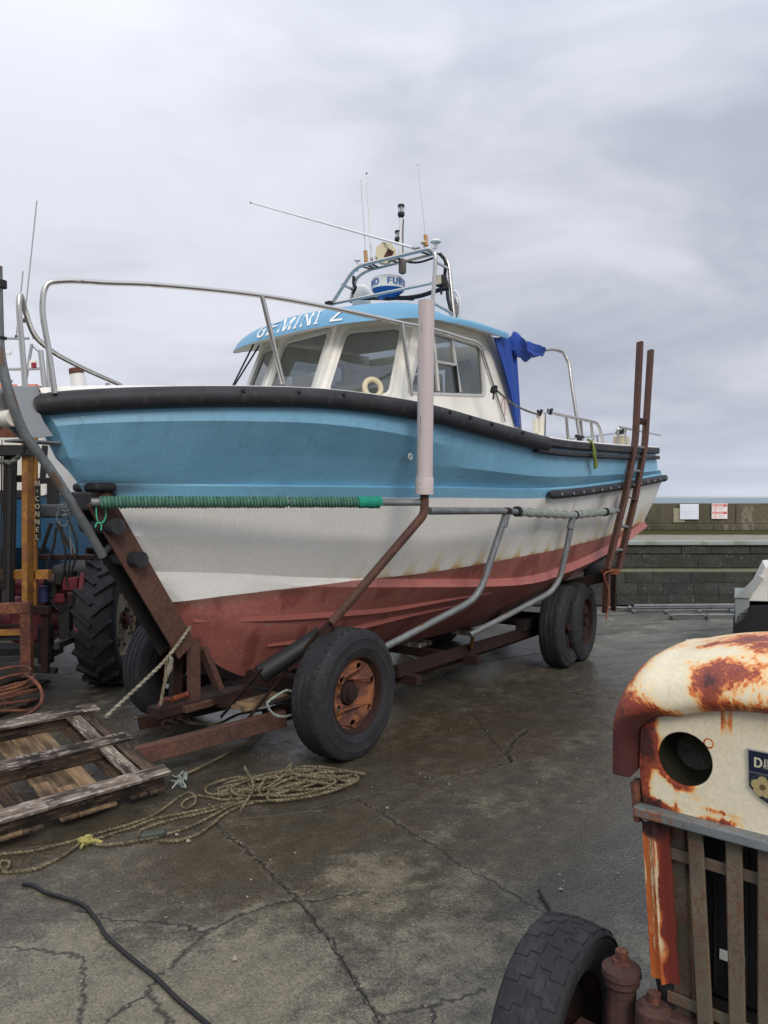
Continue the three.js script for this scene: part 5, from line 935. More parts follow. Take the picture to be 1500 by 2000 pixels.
// boarding ladder guides at the stern
{
  const R = [[1250, 668, 1.56], [1241, 860, 1.56], [1222, 965, 1.545], [1186, 1112, 1.44]].map(([u, v, w]) => bw(u, v, w)), Q = [[1271, 684, 1.54], [1259, 872, 1.54], [1240, 975, 1.525], [1207, 1112, 1.42]].map(([u, v, w]) => bw(u, v, w));
  const ch = [[-0.045, -0.03], [0.045, -0.03], [0.045, 0.03], [0.03, 0.03], [0.03, -0.016], [-0.03, -0.016], [-0.03, 0.03], [-0.045, 0.03]];
  for (const L of [R, Q]) part(trailer, 'ladder_rail', boxUV(sweep(fillet(L, 0.12), rect(0.085, 0.05, 0.006), { up: V(1, 0, 0.5), ang: 0.4 })), M.oxide);
  const onL = (L, v) => { let b = L[0], e = 1e9; for (let i = 0; i < L.length - 1; i++) for (let j = 0; j <= 40; j++) { const p = L[i].clone().lerp(L[i + 1], j / 40), w = toW(p), vv = 1000 - FPX * ((w.y - EYE) * Math.cos(PITCH) + -w.z * Math.sin(PITCH)) / -w.z; if (Math.abs(vv - v) < e) { e = Math.abs(vv - v); b = p; } } return b; };
  for (const v of [874, 920, 1028, 1074]) part(trailer, 'rung', rod(onL(R, v), onL(Q, v), 0.02), M.galv);
  for (const v of [820, 970]) part(trailer, 'spacer_plate', beam(onL(R, v), onL(Q, v + 4), 0.09, 0.012, V(1, 0, 0)), M.oxide);
  // their feet and the beam that carries them
  part(trailer, 'ladder_foot', beam(bw(1186, 1108, 1.44), bw(1182, 1196, 1.36), 0.07, 0.05, V(1, 0, 0)), M.oxide);
  part(trailer, 'ladder_foot', beam(bw(1199, 1108, 1.36), bw(1198, 1192, 1.30), 0.06, 0.04, V(1, 0, 0)), M.rustDark);
  part(trailer, 'ladder_beam', beam(bw(1192, 1124, 1.4), V(bw(1192, 1124, 1.4).x - 0.15, 0.75, 0.3), 0.10, 0.12), M.rustDark);
  part(trailer, 'stern_roller', boxUV(new THREE.CylinderGeometry(0.17, 0.17, 0.3, 28).rotateX(Math.PI / 2).rotateY(0.5).translate(...bw(1166, 1108, 1.05).toArray())), M.rubber);
  const c = bw(1192, 1118, 1.42), cw = toW(c), pts = [];
  for (let i = 0; i <= 36; i++) { const a = i / 36 * 3 * 2 * Math.PI; pts.push(cw.clone().add(V(0.11 * Math.cos(a), 0.02 * Math.sin(a * 0.7) + 0.02 * i / 36, 0.09 * Math.sin(a)))); }
  for (const q of [bw(1180, 1122, 1.46), bw(1188, 1150, 1.46), bw(1189, 1180, 1.46), bw(1186, 1196, 1.45), bw(1184, 1212, 1.44)]) pts.push(toW(q));
  tag(part(scene, 'lashing_rope', rope(pts, 0.009, 0.012), ropeMat(c255(120, 66, 44), c255(176, 112, 82))), 'orange brown rope lashed round the foot of the boat ladder', 'rope');
}

// ---------------------------------------------------------------- ropes about the bow
{
  const W = (u, v, w) => toW(bw(u, v, w));
  const r = tag(part(scene, 'bow_rope', rope([W(372, 1224, 0.14), W(350, 1255, 0.16), W(322, 1290, 0.2), W(290, 1322, 0.2), W(255, 1355, 0.2), W(226, 1382, 0.2), W(205, 1402, 0.2)], 0.013), M.ropePale), 'pale rope stretched from the trailer bow arm down to the wooden pallet', 'rope');
  reseed(8); const tuft = []; for (let i = 0; i < 16; i++) { const k = W(330, 1278, 0.2), a = rr(0, 6.3), q = rr(0.01, 0.035); tuft.push(hose([k, k.clone().add(V(q * Math.cos(a), -0.04, q * Math.sin(a))), k.clone().add(V(q * 0.7 * Math.cos(a + 1), -0.10, q * Math.sin(a + 1))), k.clone().add(V(-0.02 + q * 0.6 * Math.cos(a), -0.15 - rr(0, 0.05), q * 0.5))], 0.0045, 12, 5)); }
  part(r, 'frayed_knot', tuft, M.ropePale);
  part(r, 'rope_tail', hose([W(328, 1300, 0.2), W(324, 1325, 0.2), W(318, 1350, 0.2), W(314, 1378, 0.2)], 0.012, 16), M.ropeTan);
  tag(part(scene, 'stem_rope', rope([wz(70, 815, 5.1), wz(77, 835, 5.0), wz(62, 842, 4.98), wz(55, 855, 5.0), wz(50, 872, 5.0), wz(38, 890, 5.02), wz(22, 902, 5.02), wz(6, 902, 5.0), wz(-8, 893, 5.0)], 0.016), M.ropeGrey), 'grey green twisted rope hanging in a loop from the bow roller', 'rope');
  tag(part(scene, 'stem_rope', rope([wz(40, 772, 5.05), wz(62, 776, 5.0), wz(75, 775, 4.99), wz(58, 785, 5.0), wz(36, 792, 4.95), wz(18, 806, 4.9), wz(6, 822, 4.9), wz(-6, 842, 4.9)], 0.014), M.ropeGrey), 'grey rope coiled round the foot of the bow rail', 'rope');
  const tw = (list, w) => hose(list.map(([u, v]) => W(u, v, w)), 0.0045, 30, 6);
  tag(part(scene, 'green_twine', [tw([[189, 980], [188, 1000], [191, 1018], [197, 1022], [203, 1017], [207, 1006], [204, 985]], 0.16), tw([[186, 1030], [190, 1021], [197, 1022], [204, 1018]], 0.17), tw([[196, 1020], [198, 1028], [197, 1036]], 0.17)], M.twineGreen), 'thin green twine looped round the end of the wrapped guide pipe', 'twine');
  const n = []; reseed(14); for (let i = 0; i < 7; i++) n.push(hose(range(0, 5, 6).map(() => wz(rr(112, 145), rr(982, 1010), rr(5.85, 6.0))), 0.006, 24, 5));
  n.push(hose([wz(118, 992, 5.9), wz(111, 1006, 5.9), wz(114, 1018, 5.9), wz(126, 1028, 5.9), wz(134, 1016, 5.9)], 0.006, 20, 5), hose([wz(137, 1028, 5.9), wz(138, 1060, 5.9), wz(140, 1082, 5.9)], 0.005, 10, 5), hose([wz(139, 1055, 5.9), wz(144, 1070, 5.9), wz(147, 1080, 5.9)], 0.005, 10, 5));
  tag(part(scene, 'tangled_twine', n, M.ropeFaded), 'tangle of pale green twine hanging beside the bent guide pipe', 'twine');
  const gr = [[576, 1353], [560, 1349], [545, 1356], [530, 1366], [522, 1374], [526, 1386], [536, 1396], [550, 1400], [575, 1396]].map(([u, v]) => W(u, v, 0.75));
  tag(part(scene, 'axle_rope', rope(gr, 0.011), M.ropeFaded), 'pale green rope looped behind the near front trailer wheel', 'rope');
}
// ---------------------------------------------------------------- foreground: wooden pallet
{
  const O = gp(334, 1506, 0.17), F = gp(182, 1371, 0.47), ey = F.clone().sub(O), Lacross = ey.length(); ey.normalize();
  let ex = gp(0, 1630, 0.17).sub(O); ex.addScaledVector(ey, -ex.dot(ey)).normalize();
  const n = ey.clone().cross(ex).normalize(); if (n.y < 0) n.negate();
  const p = new THREE.Group(); p.name = numbered('wooden_pallet'); scene.add(p); tag(p, 'weathered broken wooden pallet lying tilted on the concrete by the trailer drawbar', 'pallet');
  // local axes: x along the long boards, y out of the pallet, z across; x cross y must equal z
  const ez = ex.clone().cross(n); const s = Math.sign(ez.dot(ey));
  p.matrixAutoUpdate = true; p.quaternion.setFromRotationMatrix(new THREE.Matrix4().makeBasis(ex, n, ez)); p.position.copy(O);
  const len = 1.5, wd = Lacross; reseed(44);
  const plank = (name, x, y, z, lx, ly, lz, m, tilt = 0) => { let g = new RoundedBoxGeometry(lx, ly, lz, 2, 0.004); g = clean(g); const q = g.attributes.position; const ph = rr(0, 9); for (let i = 0; i < q.count; i++) { const a = q.getX(i), b = q.getZ(i); q.setY(i, q.getY(i) + 0.004 * Math.sin(a * 5 + ph) + 0.003 * Math.sin(b * 7 + ph)); } g.computeVertexNormals(); g = boxUV(g, 1, rr(0, 3)); if (lx > lz) { const uv = g.attributes.uv; for (let i = 0; i < uv.count; i++) uv.setXY(i, uv.getY(i), uv.getX(i)); } g.rotateY(tilt).translate(x, y, z * s); part(p, name, g, m); };
  for (const z of [0.05, wd * 0.5, wd - 0.05]) { plank('long_board', len / 2, -0.011, z, len, 0.024, 0.10 + rr(-0.008, 0.008), M.wood, rr(-0.012, 0.012)); plank('stringer', len / 2 + 0.01, -0.073, z + rr(-0.01, 0.01), len - 0.02, 0.094, 0.065, M.woodMid); }
  for (const z of [wd * 0.27, wd * 0.76]) { plank('end_board', 0.09, -0.03, z, 0.10, 0.02, wd * 0.44, M.woodMid, rr(-0.02, 0.02)); plank('end_board', 0.21, -0.032, z, 0.10, 0.02, wd * 0.44, M.wood, rr(-0.02, 0.02)); }
  let x = 0.30; for (const [gap, w] of [[0.07, 0.12], [0.005, 0.13], [0.006, 0.11], [0.11, 0.12], [0.006, 0.13], [0.004, 0.12], [0.1, 0.12], [0.005, 0.13]]) { x += gap; plank('deck_board', x + w / 2, -0.132, wd / 2, w, 0.02, wd, rnd() < 0.75 ? M.woodWarm : M.woodMid, rr(-0.015, 0.015)); x += w; }
  plank('deck_board', 0.07, -0.132, wd / 2, 0.12, 0.02, wd, M.woodMid); plank('deck_board', 0.21, -0.132, wd / 2, 0.12, 0.02, wd, M.woodMid);
}
// ---------------------------------------------------------------- foreground: ropes on the concrete
{
  const R = 0.0092, path = (list, h = R) => list.map(([u, v, k = 0]) => gp(u, v, h + k));
  const strandsOf = [
    [[-30, 1674], [0, 1668], [60, 1662], [130, 1646], [200, 1625], [260, 1608], [300, 1592], [330, 1572], [352, 1556], [370, 1548], [382, 1556], [378, 1572], [362, 1579], [355, 1573], [366, 1561], [386, 1554], [405, 1556], [440, 1562], [470, 1560]],
    [[6, 1697], [0, 1690], [6, 1681], [17, 1682], [18, 1692], [6, 1702], [40, 1702], [80, 1693], [120, 1673], [150, 1653], [166, 1643], [190, 1638], [220, 1628], [262, 1615], [300, 1600], [350, 1590], [400, 1580], [440, 1570], [480, 1560]],
    [[168, 1641], [200, 1650], [250, 1645], [290, 1638], [330, 1628], [370, 1615], [402, 1600], [430, 1585], [452, 1574], [480, 1566]],
    [[310, 1643], [350, 1641], [385, 1630], [412, 1612], [436, 1592], [462, 1578], [500, 1566]],
    [[270, 1634], [276, 1622], [300, 1612], [340, 1600], [385, 1590], [424, 1580], [455, 1568], [490, 1556]],
  ];
  const geos = strandsOf.map((l) => rope(path(l), R, 0.009));
  reseed(2024);
  const c = gp(556, 1541), ax = V(0.92, 0, -0.38).normalize(), az = V(0.38, 0, 0.92).normalize(), heap = [];
  let ph = 0;
  for (let loop = 0; loop < 12; loop++) {
    const rx = rr(0.16, 0.46), rz = rr(0.06, 0.2), cx = rr(-0.3, 0.3) * (1.1 - rx), cz = rr(-0.16, 0.16), tilt = rr(-0.5, 0.5);
    for (let i = 0; i < 9; i++) {
      ph += (2 * Math.PI / 9) * (loop % 5 === 4 ? -1 : 1);
      const k = 1 + rr(-0.14, 0.14), a = cx + rx * k * Math.cos(ph), b = cz + rz * k * Math.sin(ph) + tilt * a * 0.5;
      heap.push(c.clone().addScaledVector(ax, a).addScaledVector(az, b).setY(R + 0.006 * loop * Math.exp(-(a * a + b * b * 4) * 3) + rr(0, 0.012)));
    }
  }
  geos.push(rope(heap, R, 0.009));
  geos.push(rope([[470, 1585], [495, 1535], [478, 1498], [500, 1522], [545, 1512], [570, 1492], [560, 1510], [520, 1540]].map(([u, v]) => gp(u, v, 0.07)), R, 0.009));
  geos.push(rope([[560, 1515], [620, 1505], [665, 1506], [698, 1516], [694, 1528], [660, 1534], [600, 1530], [540, 1548]].map(([u, v]) => gp(u, v, 0.02)), R, 0.009));
  const t = thing('rope_pile', 'long tan laid rope heaped in loose coils on the concrete beside the trailer wheel', 'rope pile', V(0, 0, 0));
  part(t, 'rope', geos, M.ropeTan);
  const k = gp(166, 1643, 0.02); part(t, 'yellow_knot', [0, 1, 2, 3].map((i) => new THREE.TorusGeometry(0.022, 0.011, 8, 14).rotateX(i * 0.9 + 0.4).rotateY(i * 1.3).translate(k.x + 0.008 * i - 0.01, k.y + 0.008 * (i % 2), k.z)).concat([hose([k, k.clone().add(V(0.0, -0.01, 0.06))], 0.009, 4), hose([k, k.clone().add(V(0.05, 0, -0.01)), k.clone().add(V(0.1, -0.008, 0))], 0.011, 6)]), std({ color: 0x9c9656, roughness: 0.95 }));
  const f = gp(298, 1630, 0.02); tag(part(scene, 'plastic_tube', boxUV(lathe([[0, -0.075], [0.02, -0.075], [0.024, -0.06], [0.024, 0.05], [0.016, 0.072], [0, 0.075]], 16).rotateZ(Math.PI / 2).rotateY(0.45).translate(f.x, f.y, f.z)), std({ color: 0x39423a, roughness: 0.6, bumpMap: bumpFine, bumpScale: 0.002 })), 'short dark green plastic tube lying under the rope strands', 'tube');
  reseed(61); const net = []; for (let i = 0; i < 9; i++) { const a = rr(338, 368), b = rr(1513, 1535); net.push(hose([gp(a, b, 0.02), gp(a + rr(-6, 6), b - 8, 0.05), gp(a + rr(-14, 6), b + rr(-4, 8), 0.03), gp(a - rr(0, 22), b + rr(0, 8), 0.012)], 0.006, 12, 5)); }
  tag(part(scene, 'net_scrap', net, M.ropeFaded), 'small scrap of grey green netting at the corner of the pallet', 'net');
  tag(part(scene, 'ground_cable', hose([[44, 1726], [62, 1728], [85, 1741], [120, 1752], [160, 1766], [188, 1796], [206, 1826], [238, 1856], [272, 1884], [305, 1910], [345, 1950], [400, 1996], [450, 2040]].map(([u, v]) => gp(u, v, 0.01)), 0.0095, 90), M.black), 'thin black cable snaking across the cracked concrete in the corner', 'cable');
  tag(part(scene, 'ground_cable', hose([[1086, 1802, 0], [1078, 1788, 0], [1068, 1766, 0], [1058, 1750, 0.005], [1052, 1738, 0.014]].map(([u, v, k]) => gp(u, v, 0.01 + k)), 0.009, 20), M.blackSteel), 'short bent piece of dark wire behind the tractor front tyre', 'wire');
  const dk = gp(690, 1540); void dk;
  tag(part(scene, 'drag_line', [hose([[262, 1402], [330, 1408], [420, 1414], [470, 1394], [540, 1384], [590, 1380]].map(([u, v]) => gp(u, v, 0.12)), 0.012, 40), hose([[600, 1346], [540, 1400], [480, 1450], [400, 1494], [345, 1520]].map(([u, v]) => gp(u, v, 0.02)), 0.010, 30)], M.ropeTan), 'thin dirty lines trailing under the trailer drawbar', 'rope');
}

// ---------------------------------------------------------------- behind the bow: red tractor with a yellow lifting mast
{
  const t = thing('red_tractor', 'old red farm tractor with a big lugged tyre parked behind the boat trailer', 'tractor', gp(215, 1338, 0));
  const O = t.position, D = -O.z, L = (u, v, Z) => wz(u, v, Z).sub(O);
  // rear wheel: lugged tyre, cream disc, red hub; its disc looks to the right and a little towards us
  const R = 0.70, hw = 0.20, w = new THREE.Group(); w.name = 'rear_wheel'; w.position.set(0.0, R, -0.1); w.rotation.y = 0.02; t.add(w);
  const toX = (g) => g.rotateZ(-Math.PI / 2);
  part(w, 'tyre', boxUV(toX(crease(lathe([[0.40, 0.13], [0.44, 0.17], [0.52, 0.205], [0.60, 0.20], [0.645, 0.17], [0.66, 0.08], [0.665, 0], [0.66, -0.08], [0.645, -0.17], [0.60, -0.20], [0.52, -0.205], [0.44, -0.17], [0.40, -0.13]], 56)))), M.tyre);
  for (let i = 0; i < 20; i++) for (const s of [1, -1]) { const a = (i + (s > 0 ? 0 : 0.5)) / 20 * 2 * Math.PI, g = boxUV(new THREE.BoxGeometry(0.045, 0.06, 0.25)); const p = g.attributes.position; for (let k = 0; k < p.count; k++) { if (p.getY(k) > 0) p.setX(k, p.getX(k) * 0.7); } g.computeVertexNormals(); g.rotateY(s * 0.72).translate(0, R - 0.035, s * 0.098).rotateZ(a).rotateY(Math.PI / 2); part(w, 'tread_lug', g, M.tyre); }
  const cream = std({ map: tex(256, 256, (u, v) => mix3(mix3(c255(176, 166, 140), c255(142, 132, 110), smp(NA, u, v)), c255(92, 62, 46), sstep(0.66, 0.8, smp(NC, u, v)))), roughness: 0.7 });
  part(w, 'wheel_disc', boxUV(toX(crease(lathe([[0.42, 0.14], [0.40, 0.10], [0.37, 0.085], [0.2, 0.11], [0.12, 0.13], [0, 0.13]], 48)))), cream);
  const hub = part(w, 'hub', toX(crease(lathe([[0.075, 0.12], [0.07, 0.165], [0.04, 0.175], [0, 0.175]], 24))), M.red);
  for (let i = 0; i < 8; i++) { const a = i / 8 * 2 * Math.PI; part(w, 'wheel_nut', new THREE.CylinderGeometry(0.02, 0.02, 0.03, 6).rotateZ(Math.PI / 2).translate(0.145, Math.cos(a) * 0.10, Math.sin(a) * 0.10), M.blackSteel); }
  for (let i = 0; i < 10; i++) { const a = i / 10 * 2 * Math.PI + 0.2; part(w, 'rim_bolt', new THREE.CylinderGeometry(0.014, 0.014, 0.03, 6).rotateZ(Math.PI / 2).translate(0.10, Math.cos(a) * 0.30, Math.sin(a) * 0.30), M.blackSteel); }
  const w2 = w.clone(); w2.position.x = -1.75; t.add(w2);
  // body: axle housing, gearbox, lift cover, bonnet, mudguards
  part(t, 'axle_housing', [boxUV(rod(V(-1.55, R, -0.1), V(-0.2, R, -0.1), 0.12, 18)), box(0.42, 0.5, 0.7, -0.85, R, -0.3, 0.06)], M.red);
  part(t, 'lift_cover', [box(0.46, 0.2, 0.5, -0.72, 1.06, -0.1, 0.05), boxUV(rod(V(-1.0, 1.10, 0.1), V(-0.22, 1.10, 0.1), 0.07, 16))], M.red);
  part(t, 'bonnet', box(0.5, 0.35, 1.4, -0.95, 1.0, -2.0, 0.08), M.blackSteel);
  part(t, 'engine_block', box(0.4, 0.55, 1.6, -0.85, 0.72, -1.6, 0.03), M.blackSteel);
  part(t, 'mudguard', [box(0.34, 0.035, 0.75, -0.05, 1.47, -0.3, 0.012), box(0.035, 0.3, 0.6, -0.24, 1.32, -0.3, 0.012)], M.black);
  part(t, 'mudguard', [box(0.2, 0.2, 0.3, -0.02, 1.56, -0.65, 0.03)], M.red);
  part(t, 'indicator_lamp', box(0.08, 0.06, 0.06, ...L(195, 1074, D + 0.25).toArray(), 0.02), std({ color: 0xe0702a, roughness: 0.4 }));
  part(t, 'drop_arm', beam(L(163, 1120, D - 0.35), L(148, 1245, D - 0.55), 0.05, 0.06), M.red);
  part(t, 'lower_link', beam(L(150, 1245, D - 0.3), L(110, 1262, D - 0.9), 0.05, 0.06), M.blackSteel);
  part(t, 'lower_link', beam(L(60, 1240, D - 0.3), L(60, 1262, D - 0.9), 0.05, 0.06), M.blackSteel);
  part(t, 'drawbar_frame', [box(0.7, 0.1, 0.3, -0.8, 0.42, 0.25), box(0.12, 0.4, 0.12, -0.55, 0.5, 0.3)], M.blackSteel);
  part(t, 'pump_housing', [box(0.2, 0.16, 0.16, ...L(128, 1128, D - 0.28).toArray(), 0.03), box(0.14, 0.2, 0.12, ...L(105, 1145, D - 0.3).toArray(), 0.03), box(0.3, 0.05, 0.1, ...L(135, 1090, D - 0.3).toArray(), 0.01), box(0.1, 0.3, 0.1, ...L(130, 1210, D - 0.3).toArray(), 0.02)].slice(0, 1), M.blackSteel); part(t, 'bracket', box(0.14, 0.2, 0.12, ...L(100, 1150, D - 0.3).toArray(), 0.03), M.blackSteel); part(t, 'bracket', box(0.55, 0.05, 0.1, ...L(130, 1088, D - 0.3).toArray(), 0.01), M.rustDark); part(t, 'bracket', box(0.12, 0.35, 0.1, ...L(128, 1215, D - 0.3).toArray(), 0.02), M.blackSteel);
  part(t, 'valve_block', [box(0.16, 0.14, 0.12, ...L(140, 1140, D - 0.35).toArray(), 0.02), box(0.12, 0.10, 0.10, ...L(118, 1168, D - 0.3).toArray(), 0.02)], M.red);
  part(t, 'fuel_filter', boxUV(cyl(0.05, 0.05, 0.16, 14).translate(...L(85, 1160, D - 0.4).toArray())), std({ color: 0x232a52, roughness: 0.6 }));
  for (const [l, r] of [[[[120, 1020], [122, 1050], [128, 1075], [126, 1110], [118, 1140]], 0.014], [[[133, 1010], [142, 1035], [150, 1060], [148, 1090], [138, 1120]], 0.012], [[[110, 1030], [104, 1070], [94, 1100], [88, 1140]], 0.014], [[[137, 1080], [135, 1110], [130, 1130], [132, 1145]], 0.01], [[[100, 1170], [112, 1190], [124, 1182], [130, 1170]], 0.012]]) part(t, 'hydraulic_hose', hose(l.map(([u, v], i) => L(u, v, D - 0.42)), r, 24), M.black);
  part(t, 'seat_frame', [beam(L(100, 1022, D - 0.2), L(76, 1092, D - 0.2), 0.04, 0.03), beam(L(112, 1022, D - 0.2), L(146, 1085, D - 0.2), 0.04, 0.03)], M.blackSteel);
  part(t, 'control_box', box(0.28, 0.14, 0.2, ...L(100, 998, D - 0.15).toArray(), 0.03), std({ color: 0x3c4044, roughness: 0.7 }));
  part(t, 'roll_bar', [beam(L(104, 940, D), L(104, 1000, D), 0.11, 0.09), beam(L(70, 940, D), L(118, 937, D), 0.09, 0.06), beam(L(88, 870, D + 0.1), L(83, 940, D + 0.1), 0.05, 0.05)], M.blackSteel);

  // the lifting mast on its back
  const Z = 7.55, m = thing('lifting_mast', 'rusty yellow lifting mast with chains standing behind the bow of the boat', 'mast', gp(56, 1360, 0)), Q = (u, v, z = Z) => wz(u, v, z).sub(m.position);
  const bm = (u0, v0, u1, v1, a, b, mt, n = 'mast_beam', z = Z) => part(m, n, beam(Q(u0, v0, z), Q(u1, v1, z), a, b, V(0, 0, 1)), mt);
  bm(54, 780, 54, 1185, 0.055, 0.14, M.yellow, 'mast_column', Z); bm(65, 800, 64, 1182, 0.08, 0.05, M.yellow, 'mast_column', Z + 0.1);
  bm(22, 872, 16, 1182, 0.075, 0.12, M.blackSteel, 'inner_column', Z + 0.05); bm(-40, 780, -40, 1185, 0.14, 0.14, M.yellow, 'mast_column', Z);
  bm(-30, 880, 60, 880, 0.10, 0.14, M.blackSteel, 'crosshead', Z - 0.06); bm(-30, 842, 44, 842, 0.12, 0.06, M.rust, 'crosshead', Z - 0.14);
  for (const u of [4, 8, 12]) part(m, 'lift_chain', rod(Q(u, 880, Z - 0.02), Q(u - 3, 1150, Z - 0.02), 0.007, 6), M.blackSteel);
  for (const [u, v0, v1, n] of [[30, 890, 1180, 70], [4, 860, 960, 26]]) part(m, 'lift_chain', range(0, 1, n).map((k) => box(0.012, 0.011, 0.012, ...Q(mix(u, u - 7, k), mix(v0, v1, k), Z - 0.03).toArray(), 0.003)), M.blackSteel).userData.kind = 'stuff';
  bm(25, 935, 62, 935, 0.07, 0.06, M.blackSteel, 'cross_tie', Z + 0.2); bm(2, 965, 24, 1060, 0.03, 0.06, M.blackSteel, 'tilt_rod', Z + 0.15);
  bm(-30, 1122, 98, 1122, 0.09, 0.09, M.yellow, 'cross_tie', Z + 0.12);
  bm(-40, 1190, 60, 1186, 0.10, 0.09, M.rust, 'carriage_frame', Z - 0.25); bm(52, 1178, 53, 1322, 0.10, 0.07, M.rust, 'carriage_frame', Z - 0.25); bm(62, 1192, 98, 1192, 0.08, 0.08, M.rustDark, 'carriage_frame', Z); bm(90, 1196, 88, 1312, 0.07, 0.06, M.rustDark, 'carriage_frame', Z + 0.02);
  bm(-40, 1222, 44, 1222, 0.03, 0.05, M.rustDark, 'fork_bar', Z - 0.15); bm(-40, 1236, 42, 1234, 0.06, 0.06, M.yellow, 'fork_bar', Z - 0.15); bm(-40, 1244, 44, 1246, 0.04, 0.06, M.blackSteel, 'fork_bar', Z - 0.1); bm(41, 1198, 41, 1222, 0.05, 0.05, M.yellow, 'fork_bar', Z - 0.1);
  bm(-40, 1290, 50, 1285, 0.05, 0.05, M.blackSteel, 'fork_bar', Z); bm(56, 1306, 110, 1310, 0.05, 0.08, M.blackSteel, 'fork_bar', Z + 0.1);
  part(m, 'name_plate', box(0.055, 0.56, 0.012, ...Q(74, 1000, Z + 0.02).toArray(), 0.003), M.black);
  const font = await new FontLoader().loadAsync('fonts/droid/droid_sans_bold.typeface.json');
  [...'McCONNEL'].forEach((ch, i) => { const g = new TextGeometry(ch, { font, size: i === 1 ? 0.035 : 0.05, depth: 0.004, curveSegments: 4 }); g.center(); const p = Q(74, 944 + i * 15, Z + 0.01); g.translate(p.x, p.y, p.z + 0.012); part(m, 'name_letter', clean(g), std({ color: 0x8f8a76, roughness: 0.8 })); });
}
// coil of rusty hose on boards
{
  reseed(70); const c = wz(4, 1300, 6.9), loops = [], pts = [];
  for (let i = 0; i < 70; i++) { const a = i / 14 * 2 * Math.PI, k = i / 70; pts.push(V(c.x + (0.30 - 0.05 * k + rr(-0.012, 0.012)) * Math.cos(a), 0.10 + 0.30 * k + 0.05 * Math.sin(a + k * 3), c.z + (0.28 - 0.04 * k) * Math.sin(a))); }
  const t = thing('hose_coil', 'rust coloured hose coiled in loose rings beside the wooden pallet', 'hose');
  part(t, 'hose', hose(pts, 0.0135, 420, 10), M.rust);
  part(t, 'hose', hose([wz(50, 1318, 6.75), wz(66, 1328, 6.7), wz(81, 1350, 6.6), wz(80, 1372, 6.5), wz(60, 1392, 6.4), wz(25, 1408, 6.3), wz(-20, 1420, 6.25)].map((p) => p.setY(Math.max(0.02, p.y))), 0.015, 60, 10), M.rust);
  const tb = thing('loose_boards', 'grey boards and a short brown offcut lying under the coiled hose', 'boards');
  for (const [u0, v0, u1, v1, w, m] of [[-40, 1375, 90, 1330, 0.11, M.woodMid], [-40, 1405, 70, 1366, 0.1, M.woodMid], [-40, 1350, 60, 1316, 0.09, M.woodMid]]) part(tb, 'board', beam(gp(u0, v0, 0.03), gp(u1, v1, 0.03), w, 0.03), m);
  part(tb, 'block', box(0.12, 0.09, 0.14, ...gp(6, 1368, 0.09).toArray()), M.woodWarm);
}
